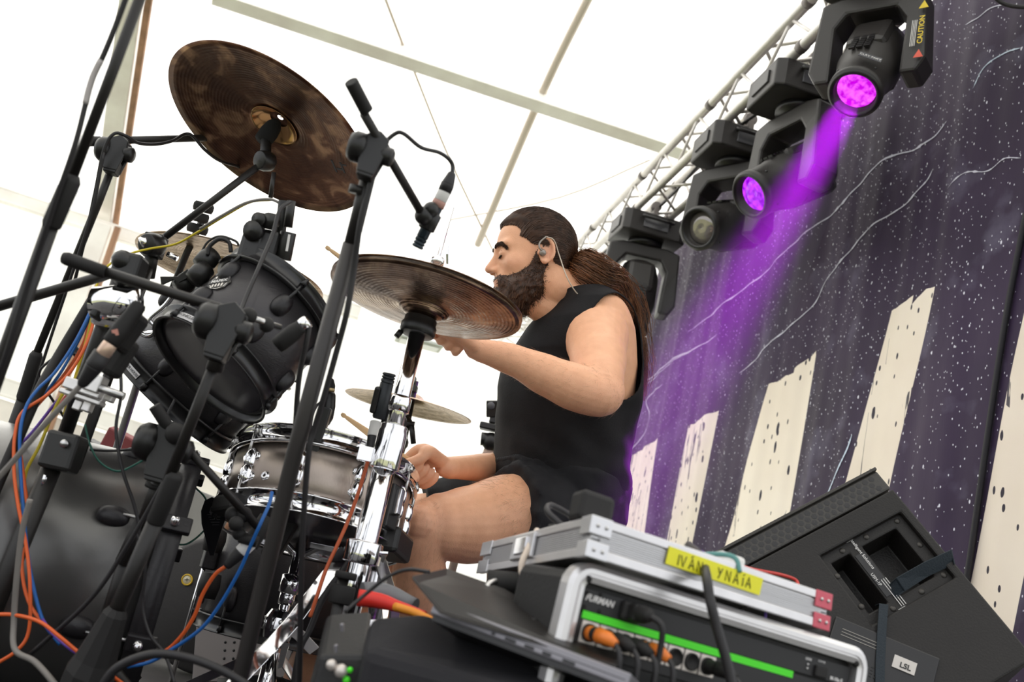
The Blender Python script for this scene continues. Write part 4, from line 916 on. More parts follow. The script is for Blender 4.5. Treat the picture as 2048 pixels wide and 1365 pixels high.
# snare stand
sp = at(598, 1105, 2.05); t = thing('snare_stand', 'chrome snare stand with ribbed tilter under the snare drum', 'drum stand', V((sp.x, sp.y, 0)))
def V0(z): return V((sp.x, sp.y, z))
zs = sp.z; MB().tube([V0(.02), V0(zs-.20)], .0145, 20).build('lower_tube', CHR, t); MB().tube([V0(zs-.25), V0(zs+.02)], .0105, 20).build('upper_tube', CHR, t)
MB().lathe([(.0145, -.02), (.021, -.018), (.021, .016), (.0105, .02)], M4.Translation(V0(zs-.065)), 20).build('height_clamp', CHR, t)
MB().lathe([(.012, -.012), (.016, -.012), (.016, .012), (.012, .014)], M4.Translation(V0(zs-.095)), 20).build('memory_lock', CHR, t)
gd = MB(); gd.lathe([(.008, -.034), (.027, -.030), (.031, -.01), (.031, .012), (.024, .026), (.009, .03)], M4.Translation(V0(zs-.145)), 18, smooth=False); gd_ = gd.build('gear_tilter', CHR, t)
for k in range(10):
    a = 2*PI*k/10; MB().tube([V0(zs-.160)+V((math.cos(a)*.031, math.sin(a)*.031, 0)), V0(zs-.135)+V((math.cos(a)*.031, math.sin(a)*.031, 0))], .0028, 6).build('rib', CHR, gd_)
for k, q in enumerate(((-.13, -.06), (.13, -.05), (.02, .15))): MB().tube([V0(zs-.01), V0(zs+.02)+V((q[0]*.5, q[1]*.5, .012)), V0(zs+.035)+V((q[0], q[1], .0))], .0075, 10, 4).build('basket_arm', CHR, t)
bar(t, 'basket_link', [at(620, 1090, 2.0), at(660, 1098, 2.0), at(690, 1104, 2.0)], .012, .006, CHR, IU)
for k in range(3):
    a = 2*PI*k/3+.9; bar(t, 'leg', [V0(.20), V0(.10)+V((.14*math.cos(a), .14*math.sin(a), 0)), V0(.012)+V((.27*math.cos(a), .27*math.sin(a), 0))], .018, .004, CHR, Z)
s_ = MB(); s_.box(frame(at(560, 1078, 1.92), Z+IR*.3, IR), .035, .03, .085); s_.build('rubber_grip', RUB, t, bevel=.006)
s_ = MB(); s_.prism([(0, -.008), (.05, -.004), (.055, .004), (0, .008)], -.002, .002, frame(at(572, 1285, 2.0), IF, -Z)); s_.build('wing_nut', CHR, t)

# tom 1 (front, with badge)
A1 = (IR*.63 + IU*.60).normalized(); A1 = (A1*.86 + ray(430, 735).normalized()*.51).normalized(); TAc = at(428, 733, 1.76)
TA, TT = drum('rack_tom', 'front black rack tom with silver shield badge, tilted to show its lower head', 'tom drum', TAc, A1, .116, .170, SHB, HOOPB, SHV, 6, .15, HDW, HDK, IR, .046, .030)
def shell_T(TT, R, px, py, out=.0):                              # frame on the shell where a pixel ray meets it
    Ti = TT.inverted(); o_ = Ti @ CAM; d = (Ti.to_3x3() @ ray(px, py)); a = d.x*d.x+d.y*d.y; b = 2*(o_.x*d.x+o_.y*d.y); c = o_.x**2+o_.y**2-R*R; q = max(0, b*b-4*a*c); k = (-b-math.sqrt(q))/(2*a); p = o_+d*k
    n = (TT.to_3x3() @ V((p.x, p.y, 0))).normalized(); return TT @ p + n*out, n
bpnt, bn = shell_T(TT, .116, 441, 566, .001); ax = TT.to_3x3() @ V((0, 0, 1)); bx = IR - IU*.18; Tb = frame(bpnt, bn, bx)
def shield(k): return [(-.020*k, .004*k), (-.017*k, .010*k), (-.012*k, .017*k), (0, .020*k), (.012*k, .017*k), (.017*k, .010*k), (.020*k, .004*k), (.022*k, -.004*k), (.017*k, -.008*k), (.013*k, -.016*k), (0, -.021*k), (-.013*k, -.016*k), (-.017*k, -.008*k), (-.022*k, -.004*k)]
CHRB = mat('badge_silver', (.55, .53, .50), .25, .9)
bg_ = MB().prism(shield(1), -.001, .0022, Tb).build('badge', CHRB, TA, bevel=.0004); MB().prism(shield(.9), .0022, .0027, Tb).build('badge_field', LMD, bg_)
mb = MB(); mb.box(Tb, .042, .0095, .0012, (0, -.0005, .003)); mb.build('badge_band', SHV, bg_)
text(bg_, 'badge_name', 'MAPEX', Tb @ M4.Translation(V((0, -.0005, .0037))), .0095, WPR, bold=.0002, sx=1.05)
for x_ in (-.009, -.003, .003, .009): mb = MB(); mb.box(Tb, .0028, .008, .001, (x_, -.0115, .003)); mb.build('badge_bar', CHRB, bg_); mb = MB(); mb.box(Tb, .0028, .005, .001, (x_, .011, .003)); mb.build('badge_bar', CHRB, bg_)
# white hoop label
def hoop_label(t, TT, R, a1, a2, z, s):
    mb = MB(); mb.lathe([(R, z-.006), (R+.0006, z), (R, z+.006)], TT, 20, a0=a1, a1=a2); l = mb.build('hoop_label', mat('label_white', (.72, .70, .70), .4) if 'label_white' not in MATS else MATS['label_white'], t)
    a = (a1+a2)/2; n = TT.to_3x3() @ V((math.cos(a), math.sin(a), 0)); x = TT.to_3x3() @ V((-math.sin(a), math.cos(a), 0)); x = x if x.dot(IR) > 0 else -x; text(l, 'printed_words', s, frame(TT @ V((math.cos(a)*(R+.002), math.sin(a)*(R+.002), z)), n, x), .008, LMD)
def ang_of(TT, R, px, py):
    p, n = shell_T(TT, R, px, py); q = TT.inverted() @ p; return math.atan2(q.y, q.x)
aa = ang_of(TT, .124, 372, 640); hoop_label(TA, TT, .1235, aa-.22, aa+.22, -.003, 'BLACK PANTHER' if False else 'SONICLEAR')
# tom 2 (behind)
A2 = (IR*.71+IU*.70)*.985 + ray(350, 794).normalized()*.12; TBc = at(350, 790, 2.12)
TB_, TT2 = drum('rack_tom', 'rear black rack tom almost edge-on behind the front one', 'tom drum', TBc, A2.normalized(), .152, .19, SHB, HOOPB, SHV, 6, .5, HDW, HDG, IR, .046, .034)
aa = ang_of(TT2, .160, 285, 715); hoop_label(TB_, TT2, .1600, aa-.16, aa+.16, -.002, 'POWER HOUSE')
# mounts for the toms: chrome L brackets and black holders
for par, q in ((TB_, [(352, 584), (330, 612), (300, 640), (318, 662), (290, 668)]), (TB_, [(345, 628), (322, 652), (298, 672), (270, 660)])): MB().tube([at(a, b, 2.0) for a, b in q], .0055, 10, 5).build('mount_bracket', CHR, par)
for q in ((400, 548, 1.80), (372, 566, 1.84), (414, 520, 1.82)): c = MB(); c.lathe([(.0, -.02), (.017, -.018), (.02, 0), (.017, .018), (0, .02)], frame(at(*q), A1), 18); c.build('mount_clamp', BPL, TA)
wgn = MB(); wgn.prism([(-.004, 0), (-.026, .010), (-.028, -.006), (-.004, -.006), (.004, -.006), (.022, -.02), (.028, -.006), (.006, .006)], -.004, .004, frame(at(352, 560, 1.82), IF, IR)); wgn.build('wing_nut', BPL, TA, bevel=.001)

# bass drum
r0 = ray(318, 1215); axB = V((r0.y, -r0.x, 0)).normalized(); axB = -axB if axB.dot(IR) < 0 else axB; BDc = at(310, 1185, 1.90); BR = BDc.z-.004
t = thing('bass_drum', 'big black satin bass drum filling the lower left corner', 'bass drum', V((BDc.x, BDc.y, 0))); T = frame(BDc, axB, Z)
MB().lathe([(BR-.02, -.60), (BR-.012, -.60), (BR-.012, -.0), (BR-.02, 0)], T, 128).build('shell', mat('bass_shell', (.11, .106, .102), .33, .6, .5, bump=(45, .25, (1, 1, 1)), coat=.1), t)
MATS['bass_shell'].node_tree.nodes['Principled BSDF'].inputs['Coat Weight'].default_value = .8; MATS['bass_shell'].node_tree.nodes['Principled BSDF'].inputs['Coat Roughness'].default_value = .22
MB().lathe([(0, .002), (BR-.012, .002)], T, 96).build('batter_head', HDK, t); MB().lathe([(0, -.598), (BR-.012, -.598)], T, 96).build('front_head', HDK, t)
for z_ in (.0, -.60): MB().lathe([(BR-.010, z_-.02), (BR, z_-.02), (BR, z_+.018), (BR-.012, z_+.018), (BR-.010, z_-.02)], T, 128).build('hoop', SHV, t)
for i in range(8):
    a = 2*PI*i/8+.28; ex = V((math.cos(a), math.sin(a), 0)); Tl = T @ M4.Translation(ex*(BR-.012)) @ M4.Rotation(a, 4, 'Z')
    l = oval_lug(t, Tl @ M4.Translation(V((0, 0, -.10))), SHV, .055, .020); MB().tube([Tl @ V((.012, 0, -.085)), Tl @ V((.014, 0, .02))], .003, 8).build('tension_rod', STL, l)
    c = MB(); c.box(Tl @ M4.Translation(V((.018, 0, .004))), .014, .03, .05); cl_ = c.build('claw', SHV, t, bevel=.003)
    c = MB(); c.lathe([(.0, .012), (.007, .010), (.009, 0)], Tl @ M4.Translation(V((.026, 0, .0))) @ M4.Rotation(PI/2, 4, 'Y'), 12); c.build('claw_bolt', CHR, cl_)
# floor tom
fp = at(590, 1140, 2.52); zb = at(520, 1262, 2.45).z; t, Tf = drum('floor_tom', 'black floor tom standing behind the snare drum', 'tom drum', V((fp.x, fp.y, zb)), Z, .195, .36, SHB, HOOPB, SHV, 8, .3, HDW, HDK, IR, .06, .034)
for k in range(3):
    a = 2*PI*k/3+3.6; x, y = fp.x+.222*math.cos(a), fp.y+.222*math.sin(a); l = MB().tube([V((x, y, .02)), V((x, y, zb+.26))], .0055, 10).build('leg', CHR, t); MB().lathe([(0, 0), (.014, 0), (.014, .02), (.007, .03)], M4.Translation(V((x, y, 0))), 12).build('rubber_foot', RUB, l); c = MB(); c.box(frame(V((x, y, zb+.14)), Z, V((math.cos(a), math.sin(a), 0))), .034, .03, .05, (-.008, 0, 0)); c.build('leg_bracket', SHV, t, bevel=.004)
for px, py in ((430, 1080), (418, 1172)): c = MB(); c.lathe([(0, -.03), (.022, -.028), (.026, 0), (.022, .028), (0, .03)], frame(at(px, py, 2.33), Z), 16); c.build('holder', RUB, t)
MB().tube([at(432, 1078, 2.32), at(445, 1020, 2.30)], .006, 10).build('holder_rod', RUB, t)
# round case with a yellow badge, grey panel
rc = at(395, 1330, 2.9); t = thing('round_drum_case', 'dark round case with a small yellow and white badge, standing behind the bass drum', 'drum case', V((rc.x, rc.y, 0))); T = frame(V((rc.x, rc.y, .204)), -IF+Z*.2, IR)
MB().lathe([(0, .03), (.185, .03), (.195, .022), (.2, .0), (.2, -.14), (0, -.14)], T, 64).build('case_body', mat('case_fibre', (.040, .037, .036), .7, bump=(120, .3)), t)
q = T @ V((-.075, .075, .031)); b_ = MB(); b_.lathe([(0, .002), (.012, .002), (.0125, 0)], frame(q, T.to_3x3() @ V((0, 0, 1))), 24); bb = b_.build('badge', mat('badge_cream', (.85, .78, .55), .5), t)
b_ = MB(); b_.lathe([(.0125, .0005), (.0125, .003), (.0165, .003), (.017, 0)], frame(q, T.to_3x3() @ V((0, 0, 1))), 24); b_.build('badge_ring', mat('badge_yellow', (.80, .52, .04), .5), bb); b_ = MB(); b_.box(frame(q, T.to_3x3() @ V((0, 0, 1)), IR), .014, .003, .004); b_.box(frame(q, T.to_3x3() @ V((0, 0, 1)), IR), .003, .010, .004); b_.build('badge_mark', LMD, bb)
gp = at(485, 1275, 2.85); t = thing('perforated_riser', 'grey metal riser side with two rows of punched holes under the floor tom', 'riser', V((gp.x, gp.y, 0))); T = frame(gp, -IF, IR)
T = frame(V((gp.x, gp.y, gp.z)), V((-IF.x, -IF.y, 0)), IR); b_ = MB(); b_.box(T, .36, .16, .02, (.05, -.04, 0)); b_.build('panel', mat('riser_grey', (.32, .29, .28), .5), t, bevel=.002)
b_ = MB(); b_.box(T, .36, gp.z-.115, .02, (.05, -.12-(gp.z-.115)/2, -.01)); b_.build('skirt', RUB, t)
for x_ in (-.045, -.02):
    for k in range(6): b_ = MB(); b_.lathe([(0, .0112), (.0035, .0112), (.004, .010)], T @ M4.Translation(V((x_, .03-.022*k, 0))), 10); b_.build('hole', LMD, t)
# leaf-shaped hanging tag
hq = at(428, 1048, 1.95); t = thing('hanging_tag', 'black leaf-shaped card tag with tiny white print hanging from the snare clamp', 'tag', hq); T = frame(hq, -IF, IR)
lf = [(-.018, .045), (-.004, .052), (.012, .046), (.024, .030), (.022, .008), (.012, -.020), (.0, -.062), (-.008, -.062), (-.016, -.030), (-.024, .0), (-.025, .025)]
tg_ = MB().prism(lf, -.001, .001, T).build('card', mat('tag_card', (.014, .013, .016), .35), t); text(t, 'printed_title', 'IIIII', T @ M4.Translation(V((.0, .030, .0016))), .009, WPR, bold=.0002)
for k in range(5): b_ = MB(); b_.box(T, .026-.003*k, .0007, .0004, (.0+.001*k, .018-.005*k, .0014)); b_.build('printed_line', mat('tag_print', (.25, .24, .25), .6) if 'tag_print' not in MATS else MATS['tag_print'], t)
# red case far behind
q = at(252, 893, 3.4); t = thing('red_case', 'dull red and grey equipment case leaning far behind the bass drum', 'case', q); T = frame(q, -IF, IR*.88-IU*.47)
b_ = MB(); b_.box(T, .15, .075, .05); b_.build('lid', mat('case_red', (.22, .045, .045), .6), t, bevel=.006); b_ = MB(); b_.box(T, .15, .03, .05, (-.012, -.055, 0)); b_.build('case_base', mat('case_grey', (.35, .34, .34), .6, noise=(30, .5)), t, bevel=.004); b_ = MB(); b_.box(T, .05, .05, .05, (-.095, -.06, 0)); b_.build('latch_block', LMD, t, bevel=.004)
# ------------------------------------------------------------------ stands, microphones, cables
def seg(parent, name, a, b, r, m=BLK, r2=None): return MB().tube([a, b], [r, r2 or r], 18).build(name, m, parent, bevel=.001 if r > .009 else 0)
def pseg(parent, name, pts, r, m=BLK): return MB().tube([at(*p) for p in pts], r, 16).build(name, m, parent)
def clampT(parent, c, up, r=.020, knob=True, side=None):
    """microphone stand swivel: two cheek plates round the boom, big knob"""
    up = V(up).normalized(); side = V(side) if side is not None else IR; f = (IF - up*IF.dot(up)).normalized(); T = frame(c, f, up)
    m = MB(); ol = [(-r*1.7, -r*.55), (-r*1.7, r*.55), (-r*.2, r*.8), (r*.9, r*.75), (r*1.35, 0), (r*.9, -r*.75), (-r*.2, -r*.8)]
    m.prism(ol, -r*.55, -r*.30, T); m.prism(ol, r*.30, r*.55, T); m.prism([(-r*1.9, -r*.5), (-r*1.9, r*.5), (-r*.9, r*.6), (-r*.9, -r*.6)], -r*.5, r*.5, T); b = m.build('swivel_clamp', BPL, parent, bevel=.002)
    if knob:
        k = MB(); y = T.to_3x3() @ V((0, 1, 0)); y = y if y.dot(side) > 0 else -y; T2 = frame(c - y*r*.2, y); k.lathe([(0, r*.7), (r*.55, r*.7), (r*.62, r*.9), (r*.62, r*1.35), (r*.4, r*1.5), (0, r*1.5)], T2, 18); k.lathe([(0, -r*1.5), (r*.8, -r*1.4), (r*1.0, -r*1.1), (r*1.0, -r*.5), (r*.6, -r*.3)], T2, 20); k.build('clamp_knob', BPL, b)
    return b
def xlr(parent, a, b, r=.0095, m=CBL, ring=None):
    d = (b-a).normalized(); L = (b-a).length; p = MB(); p.lathe([(r*.45, 0), (r*.62, L*.08), (r*.95, L*.55), (r*.98, L*.62)], frame(a, d), 18, cap=True); o = p.build('plug_boot', m, parent)
    s = MB(); s.lathe([(r*1.0, L*.6), (r*1.02, L*.62), (r*1.02, L), (r*.8, L)], frame(a, d), 18, cap=True); s.build('plug_shell', ring or STL, parent); return o
def mic(label, tip, tail, r, cat='microphone', m=BPL, slots=4, ball=False, name='pencil_microphone', extra=None):
    t = thing(name, label, cat, (tip+tail)/2); d = (tail-tip).normalized(); L = (tail-tip).length; T = frame(tip, d, IR)
    b = MB(); b.lathe([(r*.8, L*.20), (r, L*.22), (r, L*.96), (r*.85, L)], T, 22, cap=True); bo = b.build('body', m, t)
    g = MB(); g.lathe([(0, 0), (r*.85, 0), (r, L*.02), (r, L*.05), (r*.86, L*.055), (r*.86, L*.075), (r, L*.08), (r, L*.11), (r*.86, L*.115), (r*.86, L*.135), (r, L*.14), (r, L*.2)], T, 22); g.build('capsule', m, t); return t, T, L
# --- front tall overhead stand
A = lambda x, y, d=1.36: at(x, y, d)
sa = thing('microphone_stand', 'black tall overhead microphone stand crossing the middle of the kit', 'microphone stand', A(478, 1365, 1.42))
pseg(sa, 'upper_tube', [(742, 330, 1.34), (702, 492, 1.35)], .0102); c = pseg(sa, 'height_collar', [(716, 372, 1.34), (712, 388, 1.34)], .0112)
pseg(sa, 'lower_tube', [(703, 488, 1.35), (590, 905, 1.38), (478, 1365, 1.42), (440, 1520, 1.43)], .0118, mat('stand_grey_black', (.045, .040, .038), .4, .2))
clampT(sa, A(748, 305, 1.33), Z+IR*.1, .021)
seg(sa, 'boom_arm', A(728, 228, 1.30), A(846, 432, 1.44), .0062); seg(sa, 'counterweight_grip', A(702, 163, 1.27), A(733, 222, 1.30), .0092, RUB)
mA, T, L = mic('slim black overhead pencil microphone hanging nose down from the boom end', A(834, 496, 1.45), A(880, 402, 1.45), .0088, m=mat('mic_blue_black', (.018, .030, .040), .35, .3))
b = MB(); b.lathe([(.0092, L), (.0098, L+.001), (.0098, L+.018), (.0088, L+.02)], T, 18, cap=True); b.build('white_tape', WHT, mA); b = MB(); b.lathe([(.0097, L-.010), (.0101, L-.010), (.0101, L-.001), (.0097, L)], T, 18); b.build('red_tape', mat('tape_pinkish', (.55, .30, .25), .5), mA)
b = MB(); b.lathe([(.0105, L*.38), (.0125, L*.40), (.0125, L*.72), (.0105, L*.74)], T, 18, cap=True); b.ball(A(848, 432, 1.44), .014, 14); b.ball(A(862, 420, 1.44), .012, 14); b.build('microphone_clip', BPL, sa)
cb = thing('microphone_cable', 'black cable looping from the central stand clamp down to the overhead microphone', 'cable', A(790, 268)); MB().tube([A(722, 420), A(745, 340), A(766, 292), A(790, 268), A(808, 268), A(842, 295, 1.40), (A(880, 306, 1.43)), A(903, 325, 1.45), A(905, 347, 1.45)], .0030, 10, 8).build('lead', CBL, cb); xlr(cb, A(905, 345, 1.45), A(889, 384, 1.45), .0098, CBL, CBL)
cable('microphone_cable', 'black cable taped down the right side of the central tall stand', [(752, 330, 1.33), (722, 440, 1.33), (708, 538, 1.34), (694, 623, 1.34), (676, 693, 1.35), (649, 790, 1.36), (628, 860, 1.37), (617, 907, 1.37), (608, 1024, 1.38), (602, 1160, 1.39), (600, 1300, 1.40), (597, 1400, 1.41)], .0042, CBL)
# --- leftmost tall stand
sb = thing('microphone_stand', 'leftmost tall black stand leaning across the tent post', 'microphone stand', at(-20, 790, 1.28))
pseg(sb, 'upper_tube', [(290, -30, 1.20), (142, 362, 1.24)], .0066); pseg(sb, 'height_clutch', [(146, 350, 1.24), (142, 362, 1.24), (104, 448, 1.25), (102, 456, 1.25)], [.0085, .0120, .0120, .0105], RUB); pseg(sb, 'lower_tube', [(106, 440, 1.25), (-2, 740, 1.28), (-70, 930, 1.30)], .0098)
cable('microphone_cable', 'black cable with grey tape running beside the leftmost tall stand', [(262, -30, 1.22), (228, 60, 1.22), (205, 115, 1.22), (187, 150, 1.22), (172, 205, 1.22), (150, 290, 1.22), (112, 400, 1.23), (60, 555, 1.25), (15, 700, 1.26), (-20, 800, 1.28)], .0036, CBL)
pm = MB(); pm.tube([at(202, 120, 1.22), at(187, 151, 1.22), at(177, 182, 1.22), at(171, 208, 1.22)], .0042, 10, 4); tag(pm.build('tape_wrap', mat('grey_tape', (.50, .46, .44), .5), base=at(187, 151, 1.22)), 'grey tape wrapped round the cable beside the leftmost stand', 'tape')
# --- second left stand with horizontal boom
sc = thing('microphone_stand', 'second stand from the left, with a level boom reaching behind the crash cymbal', 'microphone stand', at(-40, 1040, 2.0))
pseg(sc, 'upper_tube', [(226, 330, 1.92), (199, 400, 1.92), (70, 716, 1.95)], .0075); pseg(sc, 'height_clutch', [(75, 704, 1.95), (72, 712, 1.95), (46, 796, 1.96), (44, 802, 1.96)], [.009, .0125, .0125, .010], RUB); pseg(sc, 'lower_tube', [(48, 790, 1.96), (-40, 1040, 2.0)], .0105)
pseg(sc, 'boom_arm', [(176, 283, 1.92), (412, 276, 2.16), (600, 271, 2.36)], .0075); pseg(sc, 'boom_end', [(172, 283, 1.915), (200, 283, 1.94)], .0098, RUB); clampT(sc, at(236, 305, 1.90), Z, .024)
cable('microphone_cable', 'thin black cable spiralling along the level boom behind the crash cymbal', [(150, 560, 1.90), (172, 470, 1.88), (190, 385, 1.87), (208, 300, 1.86), (228, 268, 1.86), (252, 272, 1.87), (275, 286, 1.90), (310, 289, 1.95), (345, 282, 2.0), (368, 269, 2.04), (385, 272, 2.05), (410, 300, 2.07), (440, 322, 2.12), (480, 334, 2.2)], .0033, CBL)
cable('microphone_cable', 'thin black cable dropping along the second stand from the left', [(208, 305, 1.86), (185, 420, 1.87), (150, 530, 1.88), (110, 650, 1.9), (60, 800, 1.92), (20, 900, 1.93)], .003, CBL)
# --- crash boom stand: boom, tilter, hanging pole and clamp
sd_ = thing('cymbal_stand', 'black boom cymbal stand carrying the dark crash cymbal', 'cymbal stand', at(150, 935, 2.0))
pseg(sd_, 'boom_arm', [(527, 325, 2.0), (312, 488, 1.98)], .0072); pseg(sd_, 'pole', [(306, 500, 1.97), (296, 555, 1.98)], .0130, BLK); pseg(sd_, 'pole_tube', [(300, 530, 1.975), (240, 690, 1.88), (150, 935, 1.72)], .0098)
c = MB(); c.lathe([(0, -.022), (.020, -.020), (.023, -.008), (.023, .008), (.020, .02), (0, .022)], frame(at(305, 490, 1.95), IF+IR*.3), 22); c.box(frame(at(308, 492, 1.97), Z, IR), .04, .03, .045); b_ = c.build('boom_clamp', BPL, sd_, bevel=.003)
c = MB(); c.tube([at(286, 475, 1.93), at(292, 500, 1.94)], [.009, .006], 12); c.tube([at(335, 508, 1.95), at(355, 518, 1.95)], .0055, 10); c.build('wing_bolt', CHR, b_)
c = MB(); p1 = at(530, 322, 2.0); c.lathe([(0, -.016), (.019, -.015), (.021, 0), (.019, .015), (0, .016)], frame(p1, IF*.8+IR*.6), 20); c.tube([p1, CR - CRn*.03], .011, 12); ti = c.build('tilter', BPL, sd_, bevel=.002)
c = MB(); c.lathe([(.004, -.045), (.018, -.043), (.019, -.02), (.016, 0), (.010, .012)], frame(CR, CRn), 20); c.build('felt_washer', FELT, ti); seg(ti, 'tilter_lever', at(548, 345, 1.96), at(541, 396, 1.96), .0045)
c = MB(); c.lathe([(0, .03), (.006, .03), (.006, .05), (.014, .052), (.014, .062), (0, .066)], frame(CR, CRn), 14); c.build('top_nut', CHR, ti)
# small cymbal holder of the ride, seen behind the boom
rr2 = thing('cymbal_stand', 'black stand top with felts holding the pale ride cymbal', 'cymbal stand', at(372, 505, 2.62)); pseg(rr2, 'pole', [(405, 440, 2.62), (372, 510, 2.63), (300, 690, 2.66)], .009)
for q, r_ in (((407, 415, 2.58), .026), ((402, 436, 2.58), .020), ((395, 458, 2.6), .027)): c = MB(); c.lathe([(0, -.012), (r_*.9, -.012), (r_, -.004), (r_, .006), (r_*.85, .012), (0, .012)], frame(at(*q), at(410, 405, 2.6)-at(392, 470, 2.6)), 20); c.build('felt', FELT, rr2)
# --- main rack pole with multi clamps
sm_ = thing('rack_pole', 'thick black pole with chrome clamp and silver multi clamp, holding the toms', 'drum rack', at(10, 1160, 1.697))
pseg(sm_, 'pole', [(245, 540, 1.663), (126, 880, 1.680)], .0122, mat('ribbed_pole', (.03, .028, .028), .35, .4, bump=(60, .6, (1, 1, .02)))); pseg(sm_, 'lower_pole', [(112, 915, 1.655), (10, 1160, 1.60), (-80, 1380, 1.58)], .0160)
c = MB(); c.box(frame(at(127, 905, 1.646), Z, IR), .055, .045, .062); b_ = c.build('pole_clamp', BPL, sm_, bevel=.006); c = MB(); c.lathe([(0, .004), (.006, .003), (.007, 0)], frame(at(128, 888, 1.621), -IF), 12); c.build('clamp_screw', STL, b_); c = MB(); c.tube([at(92, 950, 1.630), at(84, 972, 1.630)], .004, 8); c.build('drum_key', CHR, b_)
c = MB(); c.lathe([(0, -.040), (.026, -.036), (.031, 0), (.026, .036), (0, .04)], frame(at(232, 608, 1.621), IR+IU*-.05), 24); c.build('chrome_holder', CHR, sm_); c = MB(); c.box(frame(at(232, 640, 1.638), Z, IR), .07, .04, .035); c.build('chrome_clamp', CHR, sm_, bevel=.008)
c = MB(); c.box(frame(at(206, 612, 1.613), Z+IR*.3, IR), .012, .03, .05); c.build('black_plate', BPL, sm_, bevel=.004); c = MB(); c.box(frame(at(258, 540, 1.621), Z, IR), .045, .04, .05); c.ball(at(245, 522, 1.613), .018, 12); c.build('swivel_block', BPL, sm_, bevel=.006)
for q, s3 in (((170, 778, 1.596), (0.0630, 0.0252, 0.0185)), ((190, 768, 1.588), (0.0286, 0.0269, 0.0286)), ((165, 796, 1.604), (0.0714, 0.0252, 0.0084)), ((158, 812, 1.613), (0.0134, 0.0168, 0.0168)), ((176, 815, 1.613), (0.0134, 0.0168, 0.0168)), ((205, 790, 1.604), (0.0134, 0.0168, 0.0252)), ((222, 795, 1.613), (0.0118, 0.0168, 0.0168))):
    c = MB(); c.box(frame(at(*q), Z+IR*.12, IR*.97+IU*.05), *s3); c.build('multi_clamp', ALU, sm_, bevel=.002)
seg(sm_, 'clamp_screw', at(200, 776, 1.579), at(248, 794, 1.579), .0065, STL)
pseg(sm_, 'cross_arm', [(-20, 618, 1.596), (205, 553, 1.621), (262, 532, 1.630)], .0085)
# --- cable snake sleeve and its coloured leads
sn = thing('cable_snake', 'thick black multicore sleeve spilling thin coloured leads on the left', 'cable', at(0, 965, 1.85))
MB().tube([at(186, 598, 1.80), at(122, 705, 1.76), at(85, 770, 1.71), at(53, 838, 1.67), at(-20, 1005, 1.62)], .0092, 14, 6).build('sleeve', RUB, sn)
def L2_(pts): return [at(*p) for p in pts]
for pts, m in ((((188, 600, 1.79), (180, 625, 1.77), (150, 685, 1.74), (110, 745, 1.71), (75, 780, 1.68), (52, 815, 1.66), (40, 870, 1.64), (42, 960, 1.62), (50, 1060, 1.6), (62, 1150, 1.58), (85, 1240, 1.56), (120, 1290, 1.55)), CBLU),
               (((192, 604, 1.79), (188, 640, 1.77), (172, 690, 1.74), (140, 745, 1.71), (95, 790, 1.68), (45, 825, 1.66), (30, 870, 1.64), (28, 940, 1.62), (36, 1010, 1.6), (52, 1090, 1.58), (60, 1170, 1.56), (58, 1260, 1.55), (36, 1300, 1.54), (-10, 1330, 1.53)), CORG),
               (((194, 606, 1.79), (184, 650, 1.77), (178, 700, 1.75), (150, 760, 1.73), (118, 800, 1.71), (80, 890, 1.69), (52, 945, 1.67), (44, 1010, 1.66), (32, 1070, 1.65), (0, 1128, 1.64), (-20, 1130, 1.64)), CYEL),
               (((190, 604, 1.78), (176, 670, 1.76), (158, 730, 1.74), (140, 790, 1.73), (128, 830, 1.73)), CYEL), (((187, 606, 1.8), (165, 690, 1.78), (120, 760, 1.75), (60, 830, 1.70), (40, 880, 1.68), (48, 960, 1.65), (56, 1040, 1.62), (44, 1130, 1.6), (60, 1210, 1.58), (110, 1270, 1.56), (165, 1312, 1.55)), CORG),
               (((192, 608, 1.8), (182, 660, 1.79), (160, 740, 1.78), (100, 820, 1.77), (50, 880, 1.76), (0, 912, 1.76), (-20, 920, 1.76)), CPUR), (((190, 608, 1.8), (178, 680, 1.79), (165, 740, 1.78), (120, 810, 1.77), (90, 850, 1.76)), CRED),
               (((196, 600, 1.79), (200, 640, 1.80), (178, 700, 1.8), (180, 750, 1.8)), CBL), (((190, 605, 1.78), (170, 655, 1.77), (125, 740, 1.75), (80, 800, 1.73)), CBLU), (((182, 612, 1.8), (196, 670, 1.8), (170, 730, 1.8), (150, 790, 1.79)), CRED)):
    MB().tube(L2_(pts), .0029, 8, 8).build('lead', m, sn)
cable('yellow_cable', 'yellow cable looping from the multicore up past the boom clamp to the tom microphones', [(186, 592, 1.80), (200, 555, 1.84), (218, 530, 1.86), (260, 508, 1.88), (300, 498, 1.9), (352, 488, 1.9), (400, 462, 1.88), (450, 432, 1.86), (500, 405, 1.85), (545, 400, 1.84)], .0022, CYEL)
cable('grey_cable', 'thin pale cable arching above the front tom to its microphone', [(400, 458, 1.87), (450, 428, 1.85), (495, 405, 1.84), (540, 399, 1.83), (568, 412, 1.83)], .0026, CGRY)
